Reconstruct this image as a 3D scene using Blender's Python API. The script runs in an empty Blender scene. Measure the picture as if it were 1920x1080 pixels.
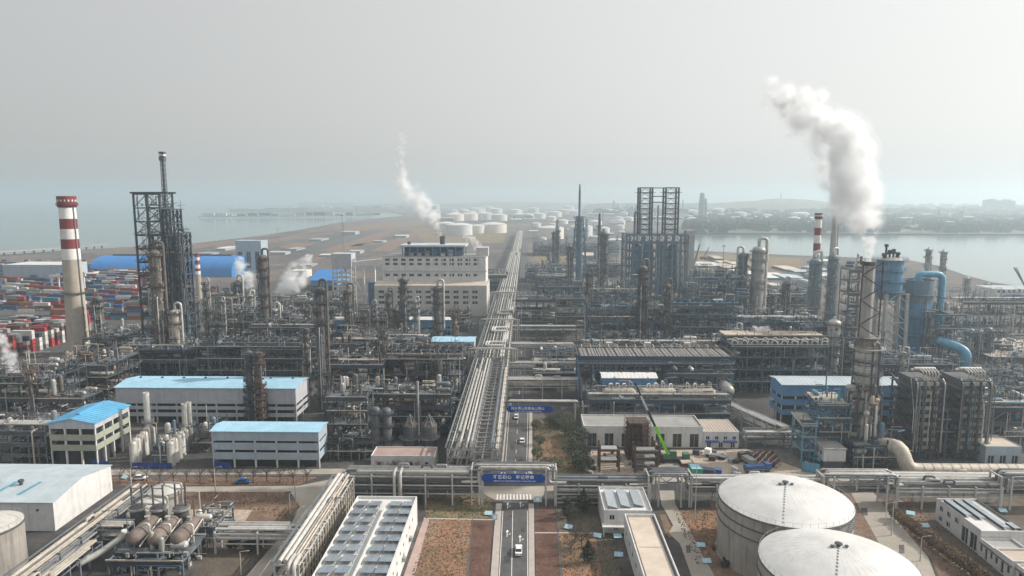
import bpy, math, random
from math import radians, sin, cos, pi, sqrt, atan2, hypot
from mathutils import Vector, Matrix, Quaternion
R = random.Random(7)
SC = bpy.context.scene
COL = SC.collection
# ------------------------------------------------------------------ camera, sky, sun
H = 90.0                      # drone height in metres
PITCH = radians(7.48)
YAW = radians(1.2)
cam = bpy.data.cameras.new('camera')
cam.lens = 24.0; cam.sensor_width = 36.0; cam.clip_start = 1.0; cam.clip_end = 60000.0
cam_o = bpy.data.objects.new('camera', cam); COL.objects.link(cam_o)
cam_o.location = (0, 0, H); cam_o.rotation_euler = (radians(90) - PITCH, 0, YAW)
SC.camera = cam_o
SUN_EL, SUN_AZ = radians(34), radians(12)      # azimuth from +X towards +Y
w = bpy.data.worlds.new('World'); SC.world = w; w.use_nodes = True
nt = w.node_tree; nt.nodes.clear()
sky = nt.nodes.new('ShaderNodeTexSky'); sky.sky_type = 'NISHITA'; sky.sun_disc = False
sky.sun_elevation = SUN_EL; sky.sun_rotation = radians(90) - SUN_AZ
sky.air_density = 1.0; sky.dust_density = 5.0; sky.ozone_density = 1.0; sky.altitude = 0
hs = nt.nodes.new('ShaderNodeHueSaturation'); hs.inputs['Saturation'].default_value = 0.6
bg = nt.nodes.new('ShaderNodeBackground'); bg.inputs['Strength'].default_value = 0.15
wo = nt.nodes.new('ShaderNodeOutputWorld')
mxs = nt.nodes.new('ShaderNodeMix'); mxs.data_type = 'RGBA'; mxs.inputs['Factor'].default_value = 0.82   # thin even overcast veil
tcw = nt.nodes.new('ShaderNodeTexCoord'); dpw = nt.nodes.new('ShaderNodeVectorMath'); dpw.operation = 'DOT_PRODUCT'   # the veil glows towards the sun
dpw.inputs[1].default_value = (cos(SUN_EL) * cos(SUN_AZ), cos(SUN_EL) * sin(SUN_AZ), sin(SUN_EL)); nt.links.new(tcw.outputs['Generated'], dpw.inputs[0])
mrw = nt.nodes.new('ShaderNodeMapRange'); mrw.interpolation_type = 'SMOOTHSTEP'; mrw.inputs[1].default_value = -0.75; mrw.inputs[2].default_value = 0.95; mrw.inputs[3].default_value = 2.4; mrw.inputs[4].default_value = 4.5
nt.links.new(dpw.outputs['Value'], mrw.inputs[0]); vlw = nt.nodes.new('ShaderNodeVectorMath'); vlw.operation = 'SCALE'; vlw.inputs[0].default_value = (1.015, 1.0, 0.965)
nt.links.new(mrw.outputs[0], vlw.inputs['Scale']); nt.links.new(vlw.outputs[0], mxs.inputs['B'])
nt.links.new(sky.outputs[0], hs.inputs['Color']); nt.links.new(hs.outputs[0], mxs.inputs['A']); nt.links.new(mxs.outputs['Result'], bg.inputs['Color'])
nt.links.new(bg.outputs[0], wo.inputs['Surface'])
sl = bpy.data.lights.new('sun', 'SUN'); sl.energy = 3.6; sl.angle = radians(0.6); sl.color = (1.0, 0.93, 0.84)
so = bpy.data.objects.new('sun', sl); COL.objects.link(so)
sdir = Vector((cos(SUN_EL) * cos(SUN_AZ), cos(SUN_EL) * sin(SUN_AZ), sin(SUN_EL)))
so.rotation_euler = sdir.to_track_quat('Z', 'Y').to_euler(); so.location = (300, 0, 300)
SC.view_settings.view_transform = 'Standard'; SC.view_settings.look = 'None'
SC.view_settings.exposure = 0.40; SC.view_settings.gamma = 1.0; SC.view_settings.use_curve_mapping = False
SC.render.engine = 'CYCLES'
SC.cycles.max_bounces = 14; SC.cycles.diffuse_bounces = 3; SC.cycles.glossy_bounces = 3
SC.cycles.volume_bounces = 12; SC.cycles.transmission_bounces = 2; SC.cycles.transparent_max_bounces = 8
SC.cycles.volume_step_rate = 1.0; SC.cycles.volume_max_steps = 256

# ------------------------------------------------------------------ photo geometry -> metres
F = 1280.0; SP, CP = sin(PITCH), cos(PITCH); SY, CY = sin(YAW), cos(YAW)
def ray(px, py):
    u, t = (px - 960) / F, (py - 540) / F
    x, y, z = u, CP - t * SP, -(SP + t * CP)
    return Vector((x * CY - y * SY, x * SY + y * CY, z))
def gp(px, py, z=0.0):                       # photo position of a point at height z -> metres
    d = ray(px, py); s = (z - H) / d.z
    return Vector((d.x * s, d.y * s, z))
def xw(px, Y, z=0.0):                        # world x at distance Y and height z that shows at photo column px
    k = (px - 960) / F
    return (k * (CP * Y * CY + (H - z) * SP) - Y * SY) / (CY + k * CP * SY)
def ppm(p):                                  # photo pixels per metre at a place
    x, y, z = p[0], p[1], (p[2] if len(p) > 2 else 0)
    yy = -x * SY + y * CY
    return F / (yy * CP + (H - z) * SP)
def zat(p, py):                              # height above place p that shows at photo row py
    yy = -p[0] * SY + p[1] * CY
    t = (py - 540) / F
    return H - (SP + t * CP) * yy / (CP - t * SP)

# ------------------------------------------------------------------ materials
MATS = {}
def mat(name, col, rough=0.7, metal=0.0, var=0.25, scale=0.35, streak=0.0, dirt=None, rnd=0.12, bump=0.0):
    m = bpy.data.materials.new(name); m.use_nodes = True; MATS[name] = m
    t = m.node_tree; n = t.nodes; L = t.links
    b = n['Principled BSDF']; b.inputs['Roughness'].default_value = rough; b.inputs['Metallic'].default_value = metal
    geo = n.new('ShaderNodeNewGeometry')
    nz = n.new('ShaderNodeTexNoise'); nz.inputs['Scale'].default_value = scale; nz.inputs['Detail'].default_value = 6
    nz.inputs['Roughness'].default_value = 0.65
    L.new(geo.outputs['Position'], nz.inputs['Vector'])
    mr = n.new('ShaderNodeMapRange'); mr.inputs[1].default_value = 0.3; mr.inputs[2].default_value = 0.7
    mr.inputs[3].default_value = 1 - var; mr.inputs[4].default_value = 1 + var
    L.new(nz.outputs[0], mr.inputs[0])
    fac = mr.outputs[0]
    if rnd:
        oi = n.new('ShaderNodeObjectInfo'); r2 = n.new('ShaderNodeMapRange')
        r2.inputs[3].default_value = 1 - rnd; r2.inputs[4].default_value = 1 + rnd
        L.new(oi.outputs['Random'], r2.inputs[0])
        mm = n.new('ShaderNodeMath'); mm.operation = 'MULTIPLY'; L.new(fac, mm.inputs[0]); L.new(r2.outputs[0], mm.inputs[1]); fac = mm.outputs[0]
    mx = n.new('ShaderNodeVectorMath'); mx.operation = 'SCALE'; mx.inputs[0].default_value = col[:3]
    L.new(fac, mx.inputs['Scale']); out = mx.outputs[0]
    if streak or dirt:
        mp = n.new('ShaderNodeMapping'); mp.inputs['Scale'].default_value = (1.3, 1.3, 0.12)
        L.new(geo.outputs['Position'], mp.inputs['Vector'])
        n2 = n.new('ShaderNodeTexNoise'); n2.inputs['Scale'].default_value = 0.8; n2.inputs['Detail'].default_value = 4
        L.new(mp.outputs[0], n2.inputs['Vector'])
        m3 = n.new('ShaderNodeMapRange'); m3.inputs[1].default_value = 0.5; m3.inputs[2].default_value = 0.72; m3.inputs[4].default_value = streak
        L.new(n2.outputs[0], m3.inputs[0])
        mi = n.new('ShaderNodeMix'); mi.data_type = 'RGBA'; mi.inputs['B'].default_value = (*(dirt or (0.05, 0.035, 0.025)), 1)
        L.new(m3.outputs[0], mi.inputs['Factor']); L.new(out, mi.inputs['A']); out = mi.outputs['Result']
    L.new(out, b.inputs['Base Color'])
    if bump:
        bp = n.new('ShaderNodeBump'); bp.inputs['Strength'].default_value = bump; bp.inputs['Distance'].default_value = 0.3
        L.new(nz.outputs[0], bp.inputs['Height']); L.new(bp.outputs[0], b.inputs['Normal'])
    return m
def mix_mat(name, stops, scale, detail=8, rough=0.95, s2=None, bump=0.2):  # ground: noise through a colour ramp
    m = bpy.data.materials.new(name); m.use_nodes = True; MATS[name] = m
    t = m.node_tree; n = t.nodes; L = t.links; b = n['Principled BSDF']; b.inputs['Roughness'].default_value = rough
    geo = n.new('ShaderNodeNewGeometry'); nz = n.new('ShaderNodeTexNoise'); nz.inputs['Scale'].default_value = scale
    nz.inputs['Detail'].default_value = detail; nz.inputs['Roughness'].default_value = 0.62; nz.inputs['Distortion'].default_value = 0.6
    L.new(geo.outputs['Position'], nz.inputs['Vector'])
    cr = n.new('ShaderNodeValToRGB'); e = cr.color_ramp.elements
    while len(e) < len(stops): e.new(0.5)
    for k, (p, c) in enumerate(stops): e[k].position = p; e[k].color = (*c, 1)
    L.new(nz.outputs[0], cr.inputs[0]); out = cr.outputs[0]
    n2 = n.new('ShaderNodeTexNoise'); n2.inputs['Scale'].default_value = s2 or scale * 14; n2.inputs['Detail'].default_value = 5
    L.new(geo.outputs['Position'], n2.inputs['Vector'])
    mr = n.new('ShaderNodeMapRange'); mr.inputs[1].default_value = 0.3; mr.inputs[2].default_value = 0.7; mr.inputs[3].default_value = 0.7; mr.inputs[4].default_value = 1.3
    L.new(n2.outputs[0], mr.inputs[0])
    sc = n.new('ShaderNodeVectorMath'); sc.operation = 'SCALE'; L.new(out, sc.inputs[0]); L.new(mr.outputs[0], sc.inputs['Scale'])
    L.new(sc.outputs[0], b.inputs['Base Color'])
    if bump:
        bp = n.new('ShaderNodeBump'); bp.inputs['Strength'].default_value = bump; bp.inputs['Distance'].default_value = 0.3
        L.new(n2.outputs[0], bp.inputs['Height']); L.new(bp.outputs[0], b.inputs['Normal'])
    return m
M = mat
M('steel_dark', (0.046, 0.06, 0.075), 0.65, 0.0, 0.4)
M('steel_navy', (0.025, 0.045, 0.07), 0.6, 0, 0.35)
M('steel_grey', (0.15, 0.17, 0.19), 0.6, 0, 0.3)
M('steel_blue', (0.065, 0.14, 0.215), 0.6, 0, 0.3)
M('steel_light', (0.33, 0.33, 0.33), 0.6, 0, 0.2, streak=0.3)
M('steel_rust', (0.085, 0.05, 0.04), 0.85, 0, 0.5)
M('post_white', (0.46, 0.46, 0.45), 0.7, 0, 0.15, streak=0.25)
M('clad_grey', (0.40, 0.39, 0.37), 0.45, 0.25, 0.2, streak=0.35)
M('clad_light', (0.56, 0.545, 0.515), 0.45, 0.2, 0.15, streak=0.25)
M('clad_beige', (0.46, 0.41, 0.345), 0.6, 0.1, 0.2, streak=0.3)
M('clad_brown', (0.125, 0.11, 0.10), 0.75, 0.0, 0.4, streak=0.5)
M('clad_dark', (0.105, 0.11, 0.115), 0.6, 0.2, 0.3, streak=0.4)
M('tower_blue', (0.09, 0.25, 0.42), 0.5, 0.05, 0.25, streak=0.45, dirt=(0.09, 0.08, 0.07))
M('pipe_blue', (0.10, 0.30, 0.44), 0.5, 0.0, 0.2, streak=0.2)
M('vessel_bluegrey', (0.12, 0.185, 0.24), 0.5, 0.1, 0.2, streak=0.45)
M('vessel_rusty', (0.15, 0.12, 0.105), 0.7, 0.0, 0.4, streak=0.4)
M('grating', (0.05, 0.053, 0.057), 0.8, 0, 0.4, rnd=0.3)
M('grating_brown', (0.11, 0.088, 0.072), 0.85, 0, 0.5, rnd=0.3)
M('concrete', (0.36, 0.34, 0.31), 0.9, 0, 0.18, streak=0.25)
M('chimney_concrete', (0.40, 0.355, 0.29), 0.9, 0, 0.12, streak=0.3, dirt=(0.16, 0.14, 0.12))
M('red_paint', (0.19, 0.02, 0.024), 0.6, 0, 0.15, streak=0.2)
M('white_paint', (0.76, 0.75, 0.73), 0.6, 0, 0.06, streak=0.16, dirt=(0.3, 0.27, 0.24))
M('wall_white', (0.62, 0.615, 0.61), 0.85, 0, 0.11, streak=0.38, dirt=(0.36, 0.34, 0.31), rnd=0.03)
M('wall_grey', (0.44, 0.45, 0.48), 0.8, 0, 0.11, streak=0.38, dirt=(0.25, 0.25, 0.26), rnd=0.03)
M('wall_cream', (0.52, 0.505, 0.485), 0.85, 0, 0.11, streak=0.38, dirt=(0.3, 0.27, 0.24), rnd=0.03)
M('wall_green', (0.33, 0.35, 0.28), 0.85, 0, 0.1, streak=0.2, dirt=(0.2, 0.2, 0.17), rnd=0.05)
M('wall_bluegrey', (0.34, 0.41, 0.47), 0.8, 0, 0.11, streak=0.38, dirt=(0.2, 0.22, 0.25), rnd=0.04)
M('wall_blue', (0.095, 0.25, 0.45), 0.6, 0, 0.1, streak=0.15, dirt=(0.05, 0.1, 0.2), rnd=0.05)
M('roof_blue', (0.10, 0.36, 0.58), 0.55, 0, 0.16, 0.22, streak=0.3, dirt=(0.22, 0.33, 0.40), rnd=0.05)
M('roof_sky', (0.31, 0.53, 0.67), 0.55, 0, 0.14, 0.22, streak=0.35, dirt=(0.30, 0.38, 0.42), rnd=0.05)
M('roof_pale', (0.42, 0.49, 0.53), 0.6, 0, 0.15, 0.2, streak=0.3, dirt=(0.4, 0.4, 0.4), rnd=0.05)
M('roof_white', (0.60, 0.60, 0.59), 0.7, 0, 0.1, 0.3, rnd=0.05)
M('roof_grey', (0.30, 0.30, 0.29), 0.9, 0, 0.2, 0.2)
M('roof_beige', (0.50, 0.43, 0.36), 0.9, 0, 0.14, 0.25)
M('roof_pink', (0.40, 0.295, 0.265), 0.9, 0, 0.15, 0.3)
M('tent_blue', (0.03, 0.20, 0.52), 0.55, 0, 0.08, 0.08, rnd=0.03)
M('inside_shade', (0.03, 0.033, 0.036), 0.9, 0, 0.3, rnd=0)
M('glass_dark', (0.03, 0.04, 0.05), 0.15, 0, 0.2, rnd=0.3)
M('panel_glass', (0.24, 0.285, 0.33), 0.25, 0.2, 0.12, 0.5, rnd=0.15)
M('panel_back', (0.34, 0.38, 0.41), 0.4, 0.3, 0.15, 0.5, rnd=0.15)
M('tank_roof', (0.60, 0.60, 0.59), 0.45, 0, 0.16, 0.16, rnd=0.02)
M('tank_shell', (0.31, 0.29, 0.265), 0.65, 0, 0.18, 0.2, streak=0.65, dirt=(0.16, 0.13, 0.105), rnd=0.03)
M('tank_far', (0.72, 0.68, 0.63), 0.7, 0, 0.06, rnd=0.06)
M('tank_far_grey', (0.55, 0.57, 0.58), 0.7, 0, 0.06, rnd=0.06)
M('tarp_blue', (0.006, 0.045, 0.24), 0.6, 0, 0.25, rnd=0.1)
M('sign_blue', (0.002, 0.055, 0.30), 0.85, 0, 0.08, rnd=0)
M('sign_white', (0.85, 0.87, 0.90), 0.6, 0, 0.02, rnd=0)
M('board_lightblue', (0.40, 0.60, 0.71), 0.5, 0, 0.2, 1.5, rnd=0.1)
M('boom_green', (0.22, 0.75, 0.03), 0.4, 0, 0.05, rnd=0)
M('boom_dark', (0.03, 0.033, 0.036), 0.4, 0, 0.1, rnd=0)
M('car_white', (0.80, 0.80, 0.80), 0.25, 0, 0.02, rnd=0)
M('car_red', (0.45, 0.02, 0.02), 0.3, 0, 0.05, rnd=0)
M('car_dark', (0.03, 0.035, 0.04), 0.3, 0, 0.05, rnd=0)
M('car_blue', (0.02, 0.09, 0.30), 0.3, 0, 0.05, rnd=0)
M('tyre', (0.02, 0.02, 0.02), 0.9, 0, 0.1, rnd=0)
M('road_paint', (0.72, 0.71, 0.68), 0.8, 0, 0.25, 1.2, rnd=0)
M('asphalt', (0.082, 0.082, 0.085), 0.92, 0, 0.34, 0.22, rnd=0, bump=0.1)
M('pavement', (0.40, 0.355, 0.32), 0.92, 0, 0.12, 0.5, rnd=0)
M('concrete_road', (0.33, 0.30, 0.26), 0.92, 0, 0.2, 0.12, rnd=0)
M('leaf_dark', (0.032, 0.042, 0.028), 0.9, 0, 0.6, 1.5, rnd=0.25)
M('leaf_brown', (0.13, 0.085, 0.05), 0.95, 0, 0.5, 1.5, rnd=0.25)
M('leaf_olive', (0.07, 0.08, 0.04), 0.95, 0, 0.5, 1.5, rnd=0.25)
M('bark', (0.075, 0.06, 0.05), 0.95, 0, 0.3, 2, rnd=0.2)
M('green_net', (0.05, 0.30, 0.22), 0.8, 0, 0.3, 0.8, rnd=0)
for k, c in {'red': (0.38, 0.03, 0.028), 'rust': (0.13, 0.045, 0.04), 'white': (0.58, 0.57, 0.55), 'grey': (0.27, 0.28, 0.28), 'blue': (0.03, 0.10, 0.27),
             'navy': (0.03, 0.045, 0.09), 'teal': (0.07, 0.22, 0.27), 'orange': (0.28, 0.10, 0.04), 'green': (0.05, 0.16, 0.10), 'sky': (0.12, 0.32, 0.48)}.items():
    M('box_' + k, c, 0.6, 0, 0.18, 0.5, rnd=0.2, streak=0.15)
mix_mat('ground_yard', [(0.30, (0.03, 0.03, 0.032)), (0.52, (0.068, 0.064, 0.062)), (0.72, (0.16, 0.14, 0.122))], 0.035)
mix_mat('ground_land', [(0.30, (0.05, 0.05, 0.052)), (0.47, (0.085, 0.077, 0.075)), (0.60, (0.145, 0.115, 0.098)), (0.72, (0.075, 0.08, 0.07))], 0.008, s2=0.09)
mix_mat('soil_orange', [(0.32, (0.085, 0.078, 0.05)), (0.44, (0.17, 0.11, 0.068)), (0.56, (0.245, 0.135, 0.08)), (0.70, (0.22, 0.18, 0.135))], 0.055, s2=0.9, detail=12)
mix_mat('soil_brown', [(0.3, (0.09, 0.065, 0.05)), (0.5, (0.17, 0.105, 0.075)), (0.7, (0.24, 0.17, 0.12))], 0.12, s2=1.5)
mix_mat('soil_red', [(0.3, (0.07, 0.038, 0.029)), (0.5, (0.115, 0.058, 0.043)), (0.7, (0.15, 0.09, 0.066))], 0.25, s2=1.6, detail=12)
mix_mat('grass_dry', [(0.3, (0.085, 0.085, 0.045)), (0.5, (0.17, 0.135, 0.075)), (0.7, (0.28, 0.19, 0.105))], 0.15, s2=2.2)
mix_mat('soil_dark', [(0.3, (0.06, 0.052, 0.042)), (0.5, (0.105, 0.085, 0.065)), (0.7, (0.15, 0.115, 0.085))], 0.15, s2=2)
mix_mat('sand_pale', [(0.3, (0.30, 0.25, 0.20)), (0.5, (0.40, 0.33, 0.265)), (0.7, (0.30, 0.26, 0.22))], 0.12, s2=1.2)
mix_mat('hill_green', [(0.3, (0.05, 0.07, 0.045)), (0.5, (0.10, 0.11, 0.075)), (0.7, (0.20, 0.18, 0.15))], 0.004, s2=0.03)
# water: glossy, with a fine chop
m = bpy.data.materials.new('water'); m.use_nodes = True; MATS['water'] = m
t = m.node_tree; b = t.nodes['Principled BSDF']; b.inputs['Base Color'].default_value = (0.075, 0.135, 0.13, 1); b.inputs['Roughness'].default_value = 0.12
nz = t.nodes.new('ShaderNodeTexNoise'); nz.inputs['Scale'].default_value = 0.06; nz.inputs['Detail'].default_value = 8
g = t.nodes.new('ShaderNodeNewGeometry'); t.links.new(g.outputs['Position'], nz.inputs['Vector'])
bp = t.nodes.new('ShaderNodeBump'); bp.inputs['Strength'].default_value = 0.25; bp.inputs['Distance'].default_value = 0.6
t.links.new(nz.outputs[0], bp.inputs['Height']); t.links.new(bp.outputs[0], b.inputs['Normal'])

# ------------------------------------------------------------------ mesh helpers
class MB:
    def __init__(s): s.v = []; s.f = []
    def add(s, vs, fs):
        o = len(s.v); s.v += [tuple(v) for v in vs]; s.f += [tuple(i + o for i in f) for f in fs]; return s
    def box(s, x0, y0, z0, x1, y1, z1):
        return s.add([(x0, y0, z0), (x1, y0, z0), (x1, y1, z0), (x0, y1, z0), (x0, y0, z1), (x1, y0, z1), (x1, y1, z1), (x0, y1, z1)],
                     [(3, 2, 1, 0), (4, 5, 6, 7), (0, 1, 5, 4), (1, 2, 6, 5), (2, 3, 7, 6), (3, 0, 4, 7)])
    def prism(s, prof, y0, y1):              # profile in x,z swept along y
        n = len(prof)
        return s.add([(x, y0, z) for x, z in prof] + [(x, y1, z) for x, z in prof],
                     [tuple(range(n)), tuple(range(2 * n - 1, n - 1, -1))] + [(k + n, (k + 1) % n + n, (k + 1) % n, k) for k in range(n)])
    def prism_x(s, prof, x0, x1):            # profile in y,z swept along x
        n = len(prof)
        return s.add([(x0, y, z) for y, z in prof] + [(x1, y, z) for y, z in prof],
                     [tuple(range(n - 1, -1, -1)), tuple(range(n, 2 * n))] + [(k, (k + 1) % n, (k + 1) % n + n, k + n) for k in range(n)])
    def lathe(s, prof, n=20, c=(0, 0, 0), a0=0.0):
        vs = []; fs = []
        for r, z in prof:
            vs += [(c[0] + r * cos(a0 + 2 * pi * k / n), c[1] + r * sin(a0 + 2 * pi * k / n), c[2] + z) for k in range(n)]
        for j in range(len(prof) - 1):
            for k in range(n):
                a, b2 = j * n + k, j * n + (k + 1) % n; fs.append((a, b2, b2 + n, a + n))
        if prof[0][0] > 1e-3: fs.append(tuple(range(n - 1, -1, -1)))
        if prof[-1][0] > 1e-3: fs.append(tuple(range((len(prof) - 1) * n, len(prof) * n)))
        return s.add(vs, fs)
    def tube(s, pts, r, n=8, bend=None):
        P = [Vector(p) for p in pts]
        if bend is None: bend = r * 2.6
        if len(P) > 2 and bend > 0:
            Q = [P[0]]
            for i in range(1, len(P) - 1):
                a, b2, c = P[i - 1], P[i], P[i + 1]
                l = min(bend, (b2 - a).length * 0.45, (c - b2).length * 0.45)
                p0 = b2 + (a - b2).normalized() * l; p1 = b2 + (c - b2).normalized() * l
                for k in range(4):
                    tt = k / 3; Q.append(p0 * (1 - tt) ** 2 + b2 * 2 * tt * (1 - tt) + p1 * tt * tt)
            Q.append(P[-1]); P = Q
        T = []
        for i in range(len(P)):
            d = (P[min(i + 1, len(P) - 1)] - P[max(i - 1, 0)]); T.append(d.normalized() if d.length > 1e-9 else Vector((0, 0, 1)))
        up = Vector((0, 0, 1)) if abs(T[0].z) < 0.9 else Vector((1, 0, 0))
        nrm = T[0].cross(up).normalized(); vs = []
        rr = r if isinstance(r, (list, tuple)) else [r] * len(P)
        for i, p in enumerate(P):
            nrm = (nrm - T[i] * nrm.dot(T[i]));
            if nrm.length < 1e-6: nrm = T[i].orthogonal()
            nrm.normalize(); bn = T[i].cross(nrm)
            for k in range(n):
                a = 2 * pi * k / n; vs.append(p + (nrm * cos(a) + bn * sin(a)) * rr[i])
        fs = [(i * n + k, i * n + (k + 1) % n, (i + 1) * n + (k + 1) % n, (i + 1) * n + k) for i in range(len(P) - 1) for k in range(n)]
        fs += [tuple(range(n - 1, -1, -1)), tuple(range((len(P) - 1) * n, len(P) * n))]
        return s.add(vs, fs)
    def bar(s, a, b2, w, h=None):            # square bar between two points
        a, b2 = Vector(a), Vector(b2); d = (b2 - a)
        if d.length < 1e-6: return s
        d.normalize(); up = Vector((0, 0, 1)) if abs(d.z) < 0.95 else Vector((0, 1, 0))
        x = d.cross(up).normalized() * (w / 2); y = x.cross(d).normalized() * ((h or w) / 2)
        vs = [p + sx * x + sy * y for p in (a, b2) for sx, sy in ((-1, -1), (1, -1), (1, 1), (-1, 1))]
        return s.add(vs, [(0, 1, 2, 3), (7, 6, 5, 4), (0, 4, 5, 1), (1, 5, 6, 2), (2, 6, 7, 3), (3, 7, 4, 0)])
    def mesh(s, name, m, smooth=False):
        me = bpy.data.meshes.new(name); me.from_pydata(s.v, [], s.f); me.materials.append(MATS[m])
        if smooth:
            me.polygons.foreach_set('use_smooth', [True] * len(me.polygons)); me.set_sharp_from_angle(angle=radians(38))
        return me
    def build(s, name, m, parent=None, loc=(0, 0, 0), smooth=False, rz=0, kind=None):
        return put(name, s.mesh(name, m, smooth), parent, loc, rz, kind)
def put(name, me, parent=None, loc=(0, 0, 0), rz=0, kind=None):
    o = bpy.data.objects.new(name, me); COL.objects.link(o); o.location = loc
    if rz: o.rotation_euler = (0, 0, rz)
    if parent is not None: o.parent = parent
    if kind: o['kind'] = kind
    return o
def tag(o, label, cat, group=None, kind=None):
    if label: o['label'] = label
    if cat: o['category'] = cat
    if group: o['group'] = group
    if kind: o['kind'] = kind
    elif cat: o['kind'] = 'thing'
    return o
def thing(name, label, cat, loc=(0, 0, 0), rz=0, group=None):
    o = bpy.data.objects.new(name, None); COL.objects.link(o); o.location = loc; o.rotation_euler = (0, 0, rz)
    o.empty_display_size = 1
    return tag(o, label, cat, group)
def struct(name, mb, m, loc=(0, 0, 0)): return mb.build(name, m, None, loc, kind='structure')
CACHE = {}
def shared(key, m, fn, smooth=False):
    k = (key, m)
    if k not in CACHE:
        mb = MB(); fn(mb); CACHE[k] = mb.mesh(key if isinstance(key, str) else str(key[0]), m, smooth)
    return CACHE[k]
def box(name, parent, c, size, m, rz=0):     # every box part shares one unit mesh per material
    me = shared('unit_box', m, lambda b: b.box(-.5, -.5, -.5, .5, .5, .5))
    o = put(name, me, parent, c, rz); o.scale = size; return o
def bx(name, parent, x0, y0, z0, x1, y1, z1, m):
    return box(name, parent, ((x0 + x1) / 2, (y0 + y1) / 2, (z0 + z1) / 2), (abs(x1 - x0), abs(y1 - y0), abs(z1 - z0)), m)
def rod(name, parent, a, b, r, m, n=10):
    me = shared(('unit_rod', n), m, lambda q: q.lathe([(1, 0), (1, 1)], n), True)
    a, b = Vector(a), Vector(b); d = b - a
    o = put(name, me, parent, a); o.rotation_mode = 'QUATERNION'; o.rotation_quaternion = d.to_track_quat('Z', 'Y')
    o.scale = (r, r, d.length); return o
def bar(name, parent, a, b, w, m):
    me = shared('unit_bar', m, lambda q: q.box(-.5, -.5, 0, .5, .5, 1))
    a, b = Vector(a), Vector(b); d = b - a
    o = put(name, me, parent, a); o.rotation_mode = 'QUATERNION'; o.rotation_quaternion = d.to_track_quat('Z', 'Y')
    o.scale = (w, w, d.length); return o
def pipe(name, parent, pts, r, m, n=8):
    if len(pts) == 2: return rod(name, parent, pts[0], pts[1], r, m)
    return MB().tube(pts, r, n).build(name, m, parent, smooth=True)
def copy_tree(o, parent=None):
    c = o.copy(); COL.objects.link(c)
    if parent is not None: c.parent = parent
    for ch in KIDS(o): copy_tree(ch, c)
    return c
def KIDS(o): return list(o.children)
def dup(o, loc, rz=0, label=None):
    c = copy_tree(o); c.location = loc
    if c.rotation_mode != 'QUATERNION': c.rotation_euler = (0, 0, rz)
    if label: c['label'] = label
    return c
# ================================================================== the setting
def sheet(name, pix, m, z=0.0, sub=None):
    pts = [gp(a, b) for a, b in pix]
    o = MB().add([(p.x, p.y, z) for p in pts], [tuple(range(len(pts)))]).build(name, m, kind='structure')
    if o.data.polygons[0].normal.z < 0: o.data.flip_normals()
    return o
def wsheet(name, pts, m, z):
    o = MB().add([(x, y, z) for x, y in pts], [tuple(range(len(pts)))]).build(name, m, kind='structure')
    if o.data.polygons[0].normal.z < 0: o.data.flip_normals()
    return o
SEA = -3.0
wsheet('sea', [(-26000, -3000), (26000, -3000), (26000, 26000), (-26000, 26000)], 'water', SEA)
coast = [(0, 478), (110, 471), (240, 463), (330, 460), (400, 452), (480, 443), (560, 431), (600, 424), (640, 416), (700, 410)]
land = [Vector((-900, -400, 0)), Vector((-900, 560, 0))] + [gp(*p) for p in coast]
far_l = [gp(760, 404), gp(740, 398), gp(690, 394), gp(640, 391)]
bay = [gp(1250, 392), gp(1262, 402), gp(1285, 425), gp(1293, 437), gp(1296, 452), gp(1300, 470), gp(1400, 474), gp(1500, 479), gp(1560, 481), gp(1700, 487), gp(1760, 498), gp(1810, 516), gp(1860, 529), gp(1925, 538)]
land += far_l + bay + [Vector((1300, 560, 0)), Vector((1300, -400, 0))]
mb = MB(); n = len(land)
mb.add([(p.x, p.y, 0) for p in land] + [(p.x, p.y, SEA - 1.0) for p in land], [tuple(range(n))] + [(k, (k + 1) % n, (k + 1) % n + n, k + n) for k in range(n)])
o = struct('land', mb, 'ground_land')
import bmesh
bm = bmesh.new(); bm.from_mesh(o.data); bmesh.ops.recalc_face_normals(bm, faces=bm.faces)
bm.faces.ensure_lookup_table()
if bm.faces[0].normal.z < 0: bmesh.ops.reverse_faces(bm, faces=bm.faces)
bmesh.ops.triangulate(bm, faces=[bm.faces[0]]); bm.to_mesh(o.data); bm.free()
# far shores and hills
def ridge(name, px0, px1, row, tops, depth, m, seed, step=12):
    rr = random.Random(seed); mb = MB(); cols = []
    n = int((px1 - px0) / step) + 1
    for i in range(n + 1):
        px = px0 + (px1 - px0) * i / n
        p = gp(px, row); top = tops(px) + rr.uniform(-0.7, 0.7)
        zc = max(2.0, zat((p.x * (1 + .5 * depth / p.y), p.y + depth * .5), top))
        ring = []
        for j in range(9):
            f = j / 8; y = p.y + depth * f; x = p.x * y / p.y
            hgt = zc * sin(pi * min(1, f / 0.55) / 2) if f < .55 else zc * (1 - (f - .55) / .45 * .6)
            ring.append((x, y, SEA - 1 if j in (0, 8) else max(0.5, hgt * (1 if j == 4 else rr.uniform(0.75, 1.1)))))
        cols.append(ring)
    for ring in cols: mb.v += ring
    for i in range(n):
        for j in range(8):
            a = i * 9 + j; mb.f.append((a, a + 9, a + 10, a + 1))
    return mb.build(name, m, kind='structure', smooth=True)
hill_top_ = lambda px: 380
def hill_top(px):
    k = [(1080, 383), (1150, 380), (1250, 381), (1330, 381), (1400, 377), (1440, 373), (1475, 371.5), (1510, 374), (1560, 380), (1620, 384), (1700, 385), (1800, 387), (1930, 388), (2100, 386)]
    for (a, b), (c, d) in zip(k, k[1:]):
        if a <= px <= c: return b + (d - b) * (px - a) / (c - a)
    return k[-1][1] if px > k[-1][0] else k[0][1]
rf = random.Random(77); mbw = MB()                               # far-off woods on the slopes, one mass
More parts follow.
